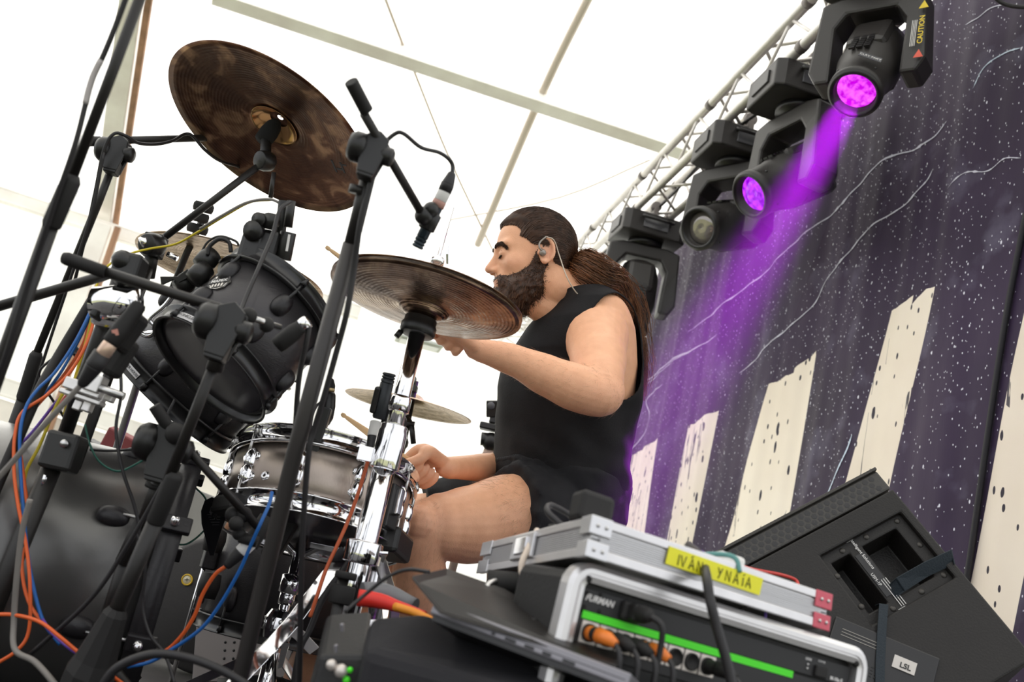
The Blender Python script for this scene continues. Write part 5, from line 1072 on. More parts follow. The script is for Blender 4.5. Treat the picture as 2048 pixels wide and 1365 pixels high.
# --- foreground dynamic microphone with grey lead
mt = thing('dynamic_microphone', 'black side-clamped dynamic microphone with a pink diamond mark and a pale metal plug', 'microphone', at(245, 650, 1.38)); tip, tail = at(282, 606, 1.38), at(208, 706, 1.36); d = (tail-tip).normalized(); T = frame(tip, d, IR); L = (tail-tip).length
b = MB(); b.lathe([(0, 0), (.008, .001), (.0105, .006), (.0108, .02), (.0125, .045), (.0125, L-.018), (.0095, L-.014)], T, 24, cap=True); bo = b.build('body', RUB, mt)
b = MB(); b.lathe([(.0095, L-.015), (.0102, L-.013), (.0102, L+.006), (.009, L+.007)], T, 24, cap=True); b.build('metal_ring', mat('ring_copper', (.70, .50, .38), .3, .6), mt); pq = T @ V((0, 0, L*.60)) - IF*.0127; MB().prism([(0, .006), (.006, 0), (0, -.006), (-.006, 0)], 0, .0005, frame(pq, -IF, d)).build('diamond_mark', mat('mark_pink', (.62, .28, .22), .5), bo)
b = MB(); b.box(frame(at(262, 668, 1.40), d, IR), .018, .03, .06); b.box(frame(at(238, 715, 1.42), Z+IR*.3, IR), .03, .03, .06); b.build('microphone_clip', RUB, mt, bevel=.008)
cb = thing('microphone_cable', 'grey cable with a black boot running down left from the dynamic microphone', 'cable', at(165, 765, 1.36)); xlr(cb, at(162, 772, 1.36), at(206, 708, 1.36), .0125, CBL, CBL); MB().tube([at(164, 768, 1.36), at(135, 800, 1.36), at(80, 860, 1.36), at(29, 920, 1.36), at(-30, 985, 1.36)], .0040, 10, 6).build('lead', CGRY, cb)
MB_ = MB().tube([at(188, 735, 1.9), at(142, 690, 1.88), at(150, 705, 1.88), at(165, 735, 1.88)], .0055, 10, 4); tag(MB_.build('guide_loop', BPL, base=at(142, 690, 1.88)), 'black bent wire loop beside the coloured leads', 'cable guide')
cable('thin_black_cable', 'thin black cable looping over the multicore sleeve to the left', [(175, 712, 1.80), (130, 708, 1.79), (100, 722, 1.78), (78, 748, 1.78), (95, 785, 1.80), (125, 830, 1.84), (128, 845, 1.85)], .0024, CBL)
# --- front boom stand over the bass drum
sf = thing('microphone_stand', 'front black boom stand standing before the bass drum, its boom ending at the front tom', 'microphone stand', at(185, 1365, 1.42))
pseg(sf, 'boom_arm', [(200, 541, 1.36), (492, 633, 1.42)], .0075); pseg(sf, 'boom_grip', [(126, 516, 1.34), (134, 518, 1.34), (208, 544, 1.36), (212, 545, 1.36)], [.0078, .0095, .0092, .0078], RUB); clampT(sf, at(455, 655, 1.39), Z+IR*.1, .0265)
pseg(sf, 'upper_tube', [(440, 700, 1.40), (335, 965, 1.42)], .0078); pseg(sf, 'tube_socket', [(442, 695, 1.40), (428, 742, 1.40)], .0120); pseg(sf, 'height_clutch', [(352, 945, 1.42), (348, 955, 1.42), (312, 1042, 1.43), (310, 1048, 1.43)], [.010, .0130, .0130, .0115], RUB); pseg(sf, 'lower_tube', [(316, 1032, 1.43), (190, 1320, 1.45)], .0118)
c = MB(); c.lathe([(.012, .10), (.018, .09), (.030, .02), (.036, 0), (.036, -.03), (0, -.03)], frame(at(182, 1345, 1.44), at(205, 1290, 1.44)-at(182, 1345, 1.44)), 10, smooth=False); c.build('leg_hub', RUB, sf, bevel=.003)
for e in ((60, 1420), (330, 1440), (230, 1500)): seg(sf, 'leg', at(182, 1355, 1.44), at(*e, 1.40), .008)
tmx = thing('tom_microphone', 'small dark microphone clamped at the boom end beside the front tom shell', 'microphone', at(575, 672, 1.50))
for q, r_ in (((497, 632, 1.42), .0125), ((533, 650, 1.45), .0115)): MB().ball(at(*q), r_, 16).build('joint_ball', RUB, sf)
seg(sf, 'joint_rod', at(505, 637, 1.42), at(560, 655, 1.48), .0045, STL); b = MB(); b.lathe([(0, 0), (.012, .002), (.0135, .012), (.0135, .035), (.011, .045), (.011, .05)], frame(at(552, 694, 1.50), at(600, 655, 1.50)-at(552, 694, 1.50)), 20, cap=True); b.build('body', RUB, tmx); b = MB(); b.lathe([(.0105, .04), (.0108, .058), (.008, .06)], frame(at(555, 692, 1.50), at(600, 655, 1.50)-at(555, 692, 1.50)), 18, cap=True); b.build('plug_ring', CHR, tmx)
cable('microphone_cable', 'black cable hanging from the small tom microphone beside the central stand', [(600, 655, 1.50), (612, 645, 1.50), (618, 655, 1.50), (612, 690, 1.50), (600, 745, 1.51), (594, 800, 1.52), (590, 860, 1.53), (578, 960, 1.55), (560, 1080, 1.56)], .0042, CBL)
# cable from the top mic mount down across the tom
cable('microphone_cable', 'black cable running from the tom microphone pair down behind the boom clamp', [(580, 404, 1.72), (560, 420, 1.70), (545, 470, 1.68), (520, 530, 1.64), (490, 600, 1.60), (470, 650, 1.56), (430, 740, 1.52), (390, 830, 1.52), (352, 905, 1.52), (330, 960, 1.52), (250, 1100, 1.52), (180, 1200, 1.52), (60, 1310, 1.52)], .0036, CBL)
# --- pair of clip-on microphones on the front tom rim
tm1 = thing('clip_microphone', 'chunky black clip-on microphone group on the upper rim of the front tom', 'microphone', at(515, 480, 1.80))
for q, s3 in (((508, 500, 1.80), (.045, .05, .065)), ((535, 505, 1.80), (.04, .05, .075)), ((490, 520, 1.80), (.025, .04, .03))): c = MB(); c.box(frame(at(*q), Z, IR), *s3); c.build('clamp_block', BPL, tm1, bevel=.010)
for q, r_ in (((520, 440, 1.78), .013), ((541, 443, 1.78), .015), ((508, 462, 1.78), .018)): c = MB(); c.lathe([(0, -.01), (r_, -.008), (r_, .008), (0, .01)], frame(at(*q), IF+IR*.3), 18); c.build('knob', BPL, tm1)
for a, b, r1 in (((568, 402, 1.82), (560, 470, 1.82), .010), ((583, 402, 1.80), (576, 455, 1.80), .008), ((577, 465, 1.80), (566, 520, 1.80), .0145)): seg(tm1, 'microphone_body', at(*a), at(*b), r1, BPL)
c = MB(); c.box(frame(at(576, 486, 1.776), at(579, 470, 1.776)-at(574, 500, 1.776), IR), .004, .002, .030); c.build('white_mark', WPR, tm1)
for q in ((479, 530, 1.80), (497, 540, 1.79)): c = MB(); c.lathe([(0, -.016), (.013, -.014), (.013, .014), (0, .016)], frame(at(*q), IR-IU*.4), 16); c.build('rim_clamp', BPL, tm1)
cable('jumper_cable', 'short black cable arch on top of the front tom mount', [(415, 510, 1.80), (420, 492, 1.80), (440, 478, 1.80), (458, 485, 1.80), (462, 505, 1.80)], .004, CBL)
cable('jumper_cable', 'thin black wire arch behind the front tom mount', [(398, 515, 1.83), (415, 485, 1.83), (440, 473, 1.83), (470, 482, 1.83), (478, 492, 1.83)], .0022, CBL)
# --- short boom stand with its knuckle below the toms
sg = thing('microphone_stand', 'short black boom stand with a big knuckle below the toms, its arm pointing down right', 'microphone stand', at(205, 1330, 1.62))
seg(sg, 'grip', at(309, 812, 1.55), at(338, 858, 1.56), .0098, RUB); clampT(sg, at(336, 895, 1.56), (Z+IR*.05), .030); c = MB(); c.ball(at(352, 868, 1.54), .017, 16); c.build('knob', RUB, sg)
pseg(sg, 'arm', [(352, 872, 1.56), (515, 1054, 1.60)], .0068); pseg(sg, 'upper_tube', [(326, 938, 1.57), (282, 1060, 1.58)], .0105); pseg(sg, 'height_clutch', [(286, 1040, 1.58), (246, 1125, 1.59)], .0125, RUB); pseg(sg, 'lower_tube', [(252, 1112, 1.59), (196, 1290, 1.61)], .0100); pseg(sg, 'collar', [(309, 968, 1.57), (306, 976, 1.57)], .0135, RUB)
for e in ((120, 1400), (300, 1430)): seg(sg, 'leg', at(200, 1300, 1.61), at(*e, 1.6), .0075)
for q, r_ in (((466, 1030, 1.60), .013), ((472, 1048, 1.58), .012), ((488, 1030, 1.6), .013), ((478, 1068, 1.6), .011)): MB().ball(at(*q), r_, 14).build('joint_knob', RUB, sg)
sm2 = thing('snare_side_microphone', 'black microphone at the short boom end beside the snare, with its pale plug', 'microphone', at(515, 1060, 1.62)); seg(sm2, 'body', at(535, 1035, 1.64), at(500, 1092, 1.62), .0135, RUB); seg(sm2, 'cradle', at(480, 1075, 1.60), at(515, 1085, 1.60), .009, RUB)
cb = thing('orange_cable', 'orange cable with a white-taped plug running from below the snare down left', 'cable', at(470, 1120, 1.61)); xlr(cb, at(452, 1135, 1.60), at(502, 1085, 1.61), .0115, CBL, WHT)
MB().tube(L2_([(454, 1132, 1.60), (430, 1150, 1.60), (405, 1190, 1.60), (390, 1230, 1.60), (365, 1270, 1.60), (330, 1303, 1.60), (270, 1325, 1.58), (200, 1345, 1.56)]), .0033, 8, 8).build('lead', CORG, cb)
cable('blue_cable', 'blue cable curving from the snare clamp down to the lower left', [(544, 985, 1.62), (538, 1010, 1.60), (520, 1050, 1.58), (502, 1090, 1.58), (480, 1140, 1.58), (440, 1210, 1.58), (400, 1260, 1.58), (340, 1302, 1.58), (300, 1325, 1.58), (255, 1335, 1.58)], .0030, CBLU)
# --- snare top microphone and hi-hat pencil microphone
st = thing('snare_microphone', 'black tapered microphone standing upright on the snare rim', 'microphone', at(655, 810, 1.90)); tp_, tl = at(664, 757, 1.90), at(650, 850, 1.88); T = frame(tp_, (tl-tp_), IR); L = (tl-tp_).length
b = MB(); b.lathe([(0, 0), (.004, .002), (.0085, .014), (.0085, .020)], T, 18); b.build('plug_boot', RUB, st); b = MB(); b.lathe([(.0085, .020), (.0088, .022), (.0088, .026), (.0075, .027)], T, 18); b.build('metal_ring', mat('brass_ring', (.50, .38, .2), .3, .8), st); b = MB(); b.lathe([(.0095, .027), (.012, .032), (.0145, L*.6), (.0135, L*.85), (.008, L)], T, 20, cap=True); b.build('body', BPL, st)
c = MB(); c.box(frame(at(640, 868, 1.86), at(660, 800, 1.87)-at(640, 868, 1.86), IR), .018, .02, .10); c.build('rim_mount', LMD, st, bevel=.003)
cable('microphone_cable', 'thin blue-black cable leaving the top of the snare microphone', [(664, 758, 1.90), (655, 775, 1.89), (645, 800, 1.86), (632, 815, 1.85), (622, 850, 1.84), (612, 950, 1.84)], .0022, CBL)
mJ, T, L = mic('dark pencil microphone fixed to the chrome hi-hat stand, pointing up', at(779, 747, 1.84), at(757, 838, 1.84), .0125, m=mat('mic_slate', (.030, .034, .038), .45, .2))
c = MB(); c.box(frame(at(752, 800, 1.84), T.to_3x3() @ V((0, 0, 1)), IR), .012, .028, .05); c.box(frame(at(785, 842, 1.86), Z, IR), .038, .03, .05); c.ball(at(792, 846, 1.87), .021, 14); c.build('microphone_clip', BPL, mJ, bevel=.004)
cb = thing('orange_red_cable', 'orange-red cable hanging from the hi-hat microphone plug across the snare drum', 'cable', at(738, 915, 1.80)); xlr(cb, at(737, 918, 1.80), at(752, 845, 1.83), .0105, CBL, WHT)
MB().tube(L2_([(738, 914, 1.80), (728, 950, 1.79), (712, 1000, 1.78), (695, 1045, 1.77), (675, 1090, 1.75), (652, 1140, 1.73), (635, 1190, 1.71), (620, 1235, 1.70)]), .0034, 8, 8).build('lead', mat('cable_red_orange', (.62, .12, .035), .45), cb)
cable('thick_black_cable', 'thick black cable hanging in front of the flat chrome legs', [(700, 1120, 1.78), (665, 1170, 1.76), (640, 1210, 1.75), (620, 1260, 1.74), (600, 1300, 1.73), (585, 1380, 1.72)], .0055, CBL)
# --- far side hardware
kp = thing('cymbal_stand', 'black stand with a T-shaped lever on the far side of the kit', 'cymbal stand', at(790, 905, 3.0)); pseg(kp, 'pole', [(829, 762, 3.05), (802, 900, 3.05), (770, 1010, 3.05)], .013); c = MB(); c.ball(at(808, 848, 3.0), .026, 14); c.ball(at(800, 886, 3.0), .026, 14); c.build('joint', BPL, kp); seg(kp, 'lever_bar', at(808, 846, 2.98), at(829, 850, 2.98), .009, BPL); seg(kp, 'lever', at(823, 850, 2.98), at(827, 888, 2.98), .008, BPL)
c = MB(); c.box(frame(at(825, 778, 3.05), Z, IR), .03, .03, .02); c.box(frame(at(825, 762, 3.05), Z, IR), .02, .03, .025); c.build('top_nut', BPL, kp, bevel=.003)
vc = thing('action_camera', 'small black action camera on a clamp tripod behind the drummer', 'camera', at(975, 920, 3.6)); c = MB(); c.box(frame(at(986, 818, 3.6), -IF, IR), .048, .060, .03); c_ = c.build('camera_body', BPL, vc, bevel=.004); c = MB(); c.lathe([(0, .003), (.012, .003), (.014, 0)], frame(at(982, 812, 3.58), -IF), 14); c.build('camera_lens', SCRN, c_)
c = MB(); c.box(frame(at(983, 856, 3.6), Z, IR), .085, .05, .024); c.box(frame(at(986, 840, 3.6), Z, IR), .025, .025, .03); c.build('bracket', BPL, vc, bevel=.005); c = MB(); c.tube([at(962, 878, 3.6), at(1000, 882, 3.6)], .024, 14); c.ball(at(982, 884, 3.6), .034, 14); c.build('ball_head', BPL, vc); pseg(vc, 'tripod_leg', [(976, 900, 3.6), (940, 1010, 3.6), (880, 1230, 3.6)], .015, mat('tripod_wood', (.55, .40, .32), .6)); pseg(vc, 'tripod_leg', [(980, 900, 3.6), (980, 1100, 3.5), (985, 1230, 3.4)], .015, MATS['tripod_wood'])
fl_ = on_roof(838, 686, .18) if False else at(838, 686, 7.2); t = thing('ceiling_lamp', 'flat pale rectangular lamp under the tent roof beyond the hi-hat', 'lamp', fl_); c = MB(); c.box(frame(fl_, Z, Wd), .34, .22, .03); c.build('housing', mat('lamp_pale', (.70, .74, .70), .5), t, bevel=.01); c = MB(); c.box(frame(fl_ - Z*.017, Z, Wd), .28, .16, .01); c.build('glass', mat('lamp_glass', (.82, .86, .84), .2), t)
cable('green_cable', 'thin green cable looping over the bass drum behind the knuckle', [(170, 850, 1.72), (180, 890, 1.70), (200, 925, 1.68), (235, 943, 1.68), (270, 930, 1.69), (310, 905, 1.70)], .0018, CGRN)
cable('green_cable', 'thin dark cable arc hanging beside the black leaf tag', [(390, 975, 2.1), (412, 1000, 2.1), (418, 1045, 2.08), (400, 1070, 2.05), (375, 1088, 2.02), (352, 1090, 2.0)], .0020, CGRN)
cable('thin_black_cable', 'thin black cable drooping across the bright gap above the bass drum', [(350, 800, 1.72), (300, 890, 1.7), (255, 900, 1.70), (215, 902, 1.72), (180, 900, 1.72)], .0024, CBL)
cable('thin_black_cable', 'thin black cable hanging in an S between the silver clamp and the bass drum', [(240, 720, 1.60), (242, 790, 1.58), (232, 860, 1.57), (245, 940, 1.56), (268, 1010, 1.56), (278, 1060, 1.56), (275, 1100, 1.56)], .0028, CBL)
cable('grey_cable', 'grey cable hanging down the left edge to the stage', [(60, 1000, 1.50), (45, 1060, 1.50), (34, 1150, 1.50), (28, 1240, 1.50), (30, 1300, 1.48), (70, 1325, 1.46), (110, 1370, 1.44), (130, 1400, 1.44)], .0046, CGRY)
cable('black_cable', 'thick black cable arching along the stage at the bottom left', [(190, 1400, 1.30), (230, 1340, 1.30), (300, 1310, 1.30), (370, 1315, 1.30), (440, 1340, 1.30), (500, 1375, 1.30)], .0060, CBL)
cable('black_cable', 'thin black cable curling down beside the bass drum hoop', [(270, 1060, 1.54), (290, 1130, 1.54), (285, 1210, 1.54), (300, 1270, 1.53), (330, 1310, 1.52), (350, 1370, 1.5)], .0026, CBL)
cable('orange_cable', 'orange cable crossing the bass drum near the stage on the far left', [(-20, 1230, 1.50), (30, 1231, 1.5), (80, 1245, 1.49), (120, 1275, 1.48), (165, 1312, 1.48), (240, 1365, 1.46), (270, 1395, 1.44)], .0030, CORG)
cable('dark_blue_cable', 'blue cable lying with the orange one low on the bass drum', [(85, 1240, 1.56), (100, 1262, 1.52), (130, 1290, 1.50), (160, 1310, 1.50), (230, 1340, 1.48)], .0028, CPUR)

def drop(par, p, r, m=BLK): MB().tube([p, V((p.x, p.y, .004))], r, 14).build('lower_tube', m, par)
def tripod(par, p, r=.009, R_=.25, h=.22):
    for k in range(3):
        a = 2*PI*k/3+.4; MB().tube([V((p.x, p.y, h)), V((p.x+R_*math.cos(a), p.y+R_*math.sin(a), r+.002))], r, 10).build('leg', BLK, par)
for par, q, r in ((rr2, (300, 690, 2.66), .010), (kp, (770, 1010, 3.05), .013), (sm_, (-80, 1380, 1.58), .016), (sa, (440, 1520, 1.43), .0118), (sb, (-70, 930, 1.30), .0098), (sc, (-40, 1040, 2.0), .0105)):
    p = at(*q)
    if p.z > .02 and par is not sd_: drop(par, p, r); tripod(par, p, .008, .22 if p.z > .3 else .2, min(.22, p.z*.8+.05))
q = at(252, 893, 3.4); tk = thing('road_trunk', 'black road trunk carrying the red case behind the bass drum', 'storage trunk', V((q.x, q.y, 0))); zt2 = at(240, 935, 3.4).z-.015; b_ = MB(); b_.box(frame(V((q.x+.02, q.y+.1, zt2/2)), Z, IR), .5, .4, zt2); b_.build('trunk_body', BPL, tk, bevel=.01)
for x, y, d0, x2 in ((880, 1230, 3.6, 0), (985, 1230, 3.4, 0)): p = at(x, y, d0); MB().tube([p, V((p.x, p.y, .004))], .014, 12).build('tripod_leg', MATS['tripod_wood'], vc)
# ------------------------------------------------------------------ rack case, flight case, laptop, monitor speaker, beam
def quadframe(o, x, up=Z):
    """frame with z = outward (towards the camera), x along, y up"""
    x = (V(x)).normalized(); n = x.cross(V(up)).normalized(); 
    if n.dot(IF) > 0: n = -n
    y = n.cross(x); return M4.Translation(V(o)) @ M4((x, y, n)).transposed().to_4x4()
RKM = mat('rack_black', (.012, .011, .011), .5, bump=(200, .2)); RKF = mat('rack_panel', (.011, .010, .011), .45); ALB = mat('extrusion', (.74, .72, .72), .3, .8, noise=(25, .05))
o_ = at(1148, 1122, 1.12); xr = at(1734, 1306, 1.30); X = xr-o_; RS = X.length/.66; RW = .66
T = quadframe(o_, X) @ M4.Scale(RS, 4); ux, uy, uz = [V(T.to_3x3().col[i]).normalized() for i in range(3)]
hh = (o_.z-.03)/abs(uy.z) if uy.z else .4; hh = o_.z-.015
RH = hh*.98/RS
rk = thing('rack_case', 'black equipment rack case with rounded silver frame, patch panel and fluorescent green strip', 'rack', V((o_.x, o_.y, 0)))
def RB(name, x0, x1, y0, y1, z0, z1, m, par=None, bev=.0, T_=None):
    b = MB(); b.box(T_ if T_ is not None else T, x1-x0, y1-y0, z1-z0, ((x0+x1)/2, (y0+y1)/2, (z0+z1)/2)); return b.build(name, m, par or rk, bevel=bev)
RB('case_body', .008, RW-.012, -RH+.01, -.010, -.20, -.012, RKM, bev=.012)
# rounded frame tube
rr = .036; fr = [(.0, -RH)] + [(rr-rr*math.cos(k*PI/12), -rr+rr*math.sin(k*PI/12)) for k in range(7)] + [(RW-rr+rr*math.sin(k*PI/12), -rr+rr*math.cos(k*PI/12)) for k in range(7)] + [(RW, -RH)]
pth = [T @ V((x, y, 0)) for x, y in fr]
def ext(offz, r, nm, m): MB().tube([p + uz*offz for p in pth], r, 12, 4).build(nm, m, rk)
b = MB(); R_ = []
P = [V((x, y, 0)) for x, y in fr]
for i, p in enumerate(P):
    tg = (P[min(i+1, len(P)-1)]-P[max(i-1, 0)]).normalized(); n = V((tg.y, -tg.x, 0))
    R_.append([T @ (p + n*a + V((0, 0, c))) for a, c in ((-.004, .004), (.004, .010), (.012, .010), (.013, .007), (.016, .007), (.017, .010), (.026, .008), (.026, -.02), (-.004, -.02))])
b.rings(R_, smooth=False); b.build('silver_frame', ALB, rk)
for x, y in ((.030, -.022), (RW-.030, -.026)): b = MB(); b.ball((x, y, .006), .0065, 14, T); b.build('frame_rivet', RUB, rk)
# panels
yp = -.034; P1 = RB('power_panel', .032, RW-.032, yp-.036, yp, -.01, -.004, RKF, bev=.001)
text(P1, 'panel_name', 'FURMAN', T @ M4.Translation(V((.066, yp-.015, -.0032))), .0145, WPR, shear=.25, bold=.0004, sx=.95)
for x, y in ((.040, yp-.008), (.040, yp-.030), (.066, yp-.005), (.070, yp-.031)): b = MB(); b.lathe([(0, .003), (.0028, .0025), (.0034, 0)], T @ M4.Translation(V((x, y, -.004))), 10); b.build('panel_screw', RUB, P1)
RB('socket', .108, .150, yp-.034, yp-.002, -.006, .006, RUB, P1, .004)
pg = thing('power_plug', 'black power plug with a cable pushed into the rack front', 'plug', T @ V((.135, yp-.017, .01))); b = MB(); b.lathe([(0, .045), (.010, .043), (.013, .030), (.0155, .012), (.0155, 0)], T @ M4.Translation(V((.134, yp-.018, .004))), 18); b.box(T, .03, .028, .02, (.134, yp-.018, .012)); b.build('plug_body', RUB, pg, bevel=.003)
MB().tube([T @ V((.134, yp-.018, .045)), T @ V((.150, yp-.030, .06)), T @ V((.160, yp-.070, .055)), T @ V((.166, yp-.14, .05)), T @ V((.200, yp-.22, .05)), T @ V((.22, yp-.32, .05))], .0036, 10, 6).build('lead', CBL, pg)
RB('rack_switch', RW-.118, RW-.088, yp-.034, yp-.014, -.006, .002, RUB, P1, .002)
text(P1, 'switch_name', 'POWER', T @ M4.Translation(V((RW-.103, yp-.006, -.0032))), .005, WPR); text(P1, 'small_print', 'LOCK', T @ M4.Translation(V((RW-.135, yp-.008, -.0032))), .0055, WPR, bold=.0002)
for k in range(2): b = MB(); b.ball((RW-.135, yp-.017-.007*k, -.003), .002, 8, T); b.build('indicator', WPR, P1)
text(P1, 'model_print', 'M-10x E', T @ M4.Translation(V((RW-.062, yp-.029, -.0032))), .009, WPR, bold=.0003)
GRN = mat('green_tape', (.08, .82, .02), .5); y2 = yp-.040
P2 = RB('patch_panel', .032, RW-.032, y2-.062, y2, -.012, -.005, RKF, bev=.001)
RB('green_strip', .040, RW-.165, y2-.008, y2+.004, -.005, -.0035, GRN); RB('green_strip', RW-.075, RW-.045, y2-.040, y2-.026, -.005, -.0035, GRN)
OPL = mat('orange_plug', (.85, .22, .03), .4); NIK = mat('nickel_plate', (.66, .60, .55), .3, .5)
CONL = ('orange', 'black', 'black', 'orange', '', '', '', 'black')
for i in range(8):
    cx = .060+.035*i; cyy = y2-.028; c_ = RB('connector_plate', cx-.0162, cx+.0162, cyy-.0175, cyy+.0175, -.006, -.0035, NIK, P2, .001)
    Tc = T @ M4.Translation(V((cx, cyy, -.0035))) @ M4.Scale(1.25, 4); b = MB(); b.lathe([(.0118, 0), (.0118, .0025), (.0098, .0030), (.0098, .0008), (0, .0006)], Tc, 24); b.build('socket_ring', RUB, c_)
    if CONL[i]:
        k = CONL[i]; nm = {0: 'orange connector with a black ring in the leftmost socket of the patch panel', 1: 'black connector right beside the leftmost orange plug', 2: 'black connector just left of the second orange plug', 3: 'orange connector with a black ring right of the two black plugs', 7: 'black connector in the rightmost socket of the patch panel'}[i]
        pl_ = thing('audio_plug', nm, 'plug', Tc @ V((0, 0, .02))); m1 = OPL if k == 'orange' else RUB
        b = MB(); b.lathe([(.0092, 0), (.0096, .002), (.0096, .012), (.0092, .013)], Tc, 20); b.build('plug_collar', m1, pl_); b = MB(); b.lathe([(.0090, .012), (.0094, .014), (.0094, .022), (.009, .023)], Tc, 20); b.build('plug_ring', RUB, pl_)
        dx = .006; b = MB(); b.tube([Tc @ V((0, 0, .022)), Tc @ V((dx, -.002, .038)), Tc @ V((dx*2, -.006, .048))], [.0092, .0078, .0045], 16); b.build('plug_boot', m1, pl_)
        MB().tube([Tc @ V((dx*1.8, -.005, .046)), Tc @ V((dx*2.6, -.02, .056)), Tc @ V((dx*3, -.06, .055)), Tc @ V((dx*2.4, -.12, .05)), Tc @ V((dx*1.2, -.2, .05)), Tc @ V((dx*.5, -.27, .045))], .0031, 8, 6).build('lead', CBL, pl_)
y3 = y2-.066; P3 = RB('lower_panel', .032, RW-.032, y3-.09, y3, -.02, -.012, RKF, bev=.001); RB('lower_panel', .032, RW-.032, -RH+.012, y3-.095, -.02, -.012, RKM, bev=.001)
for i in range(9):
    cx = .06+.036*i; b = MB(); b.lathe([(.010, .0), (.010, .016), (.008, .018), (0, .018)], T @ M4.Translation(V((cx, y3-.03, -.012))), 18); b.build('control_knob', RUB, P3)
RB('side_handle', -.002, .010, -.16, -.10, -.17, -.08, RUB, bev=.004) 
jw = thing('jack_plug', 'silver and cream jack plug hanging in front of the rack on a purple wire', 'plug', at(1505, 1310, 1.25)); MB().tube([at(1522, 1282, 1.24), at(1512, 1305, 1.24), at(1497, 1332, 1.24), at(1480, 1370, 1.24)], [.0035, .0062, .0062, .0045], 14, 3).build('plug_body', mat('jack_shell', (.74, .70, .64), .3, .4), jw)
cable('purple_cable', 'thin purple cable arching over the silver flight case and hanging before the rack', [(1395, 1098, 1.40), (1420, 1112, 1.36), (1460, 1125, 1.32), (1500, 1160, 1.28), (1528, 1205, 1.25), (1530, 1245, 1.24), (1522, 1284, 1.24)], .0017, CPUR)
cable('red_cable', 'thin red cable lying along the back top edge of the silver flight case', [(1400, 1104, 1.44), (1440, 1118, 1.46), (1500, 1138, 1.49), (1560, 1150, 1.52), (1590, 1160, 1.53), (1597, 1172, 1.52)], .0026, CRED)
cable('thick_black_cable', 'thick black cable running over the flight case and across the rack front', [(1378, 1092, 1.36), (1400, 1112, 1.28), (1412, 1150, 1.16), (1420, 1200, 1.13), (1435, 1260, 1.12), (1455, 1330, 1.11), (1470, 1400, 1.10)], .0062, CBL)
cable('thin_black_cable', 'thin dark wire slanting across the right part of the rack front', [(1538, 1152, 1.30), (1530, 1180, 1.26), (1500, 1210, 1.24), (1460, 1240, 1.23), (1400, 1320, 1.22), (1380, 1370, 1.22)], .0014, CBL)
# --- silver flight case on the rack
FCR = at(1172, 1112, 1.10); xe = at(1655, 1262, 1.27); ye = at(955, 1147, 1.50)
zt_ = o_.z + .004
Xc = flat(xe-FCR); Yc = flat(ye-FCR); 
cw = (xe-FCR).length; cdp = (ye-FCR).length; ch = .045; print('case', cw, cdp, 'rack', RW, RH, 'z', o_.z, xr.z, FCR.z, xe.z, ye.z)
fc = thing('flight_case', 'flat silver ribbed flight case with yellow name tape lying on the rack case', 'flight case', FCR)
Xv = (xe-FCR).normalized(); Yv = (ye-FCR).normalized(); Zv = Xv.cross(Yv).normalized(); Zv = Zv if Zv.z > 0 else -Zv
def FP(a, b, c): return FCR + Xv*a + Yv*b + Zv*c
def fbox(name, a0, a1, b0, b1, c0, c1, m, par=None, bev=0):
    b = MB(); vs = [FP(a, b_, c) for a in (a0, a1) for b_ in (b0, b1) for c in (c0, c1)]
    b.add(vs, [(0, 1, 3, 2), (4, 6, 7, 5), (0, 4, 5, 1), (2, 3, 7, 6), (0, 2, 6, 4), (1, 5, 7, 3)], False); return b.build(name, m, par or fc, bevel=bev)
RIB = mat('ribbed_aluminium', (.66, .65, .66), .35, .6); 
fbox('case_body', .003, cw-.003, .003, cdp-.003, .003, ch-.003, RIB)
for k in range(9): fbox('front_rib', .015, cw-.015, .0005, .004, .0125+.0024*k, .0138+.0024*k, RIB)
for k in range(9): fbox('side_rib', .0005, .004, .02, cdp-.02, .0125+.0024*k, .0138+.0024*k, RIB)
for c0, c1 in ((0, .011), (ch-.010, ch)):
    fbox('edge_profile', 0, cw, -.001, .008, c0, c1, ALB, bev=.001); fbox('edge_profile', -.001, .008, 0, cdp, c0, c1, ALB, bev=.001); fbox('edge_profile', cw-.008, cw+.001, 0, cdp, c0, c1, ALB, bev=.001)
fbox('lid_gap', .004, cw-.004, .0012, .003, .020, .0212, LMD)
REDC = mat('red_corner', (.62, .10, .14), .4, .2); STC = mat('corner_steel', (.70, .69, .70), .28, .8)
for a, m in ((0, STC), (cw, REDC)):
    for c0, c1 in ((0, .017), (ch-.019, ch)):
        s0, s1 = (-.002, .028) if a == 0 else (cw-.028, cw+.002); k = fbox('corner_guard', s0, s1, -.0022, .0005, c0-.001, c1+.001, m, bev=.001)
        for q in ((.008, .5), (.020, .5)): b = MB(); b.ball(FP(s0+q[0]+.002, -.0026, (c0+c1)/2), .0025, 8); b.build('rivet', STL, k)
for c0, c1 in ((0, .017), (ch-.019, ch)): fbox('corner_guard', -.0022, .0005, -.002, .03, c0-.001, c1+.001, STC, bev=.001); fbox('corner_guard', -.0022, .0005, cdp-.05, cdp+.002, c0-.001, c1+.001, STC, bev=.001)
lt = fbox('latch', -.006, 0, cdp*.42, cdp*.62, .008, ch-.003, STC, bev=.002); fbox('latch_hook', -.009, -.005, cdp*.47, cdp*.57, .014, ch-.009, CHR, lt, .001)
YT = mat('yellow_tape', (.85, .80, .02), .5); tp_ = thing('name_tape', 'yellow tape with a handwritten name stuck on the front of the silver flight case', 'tape', FP(.2, 0, .02))
x0, x1 = cw*.285, cw*.685
b = MB(); vs = [FP(a, -.0015-.0006, c) for a, c in ((x0, .018), (x1-.003, .016), (x1, ch-.008), (x0+.002, ch-.006))]+[FP(a, -.0010, c) for a, c in ((x0, .018), (x1-.003, .016), (x1, ch-.008), (x0+.002, ch-.006))]
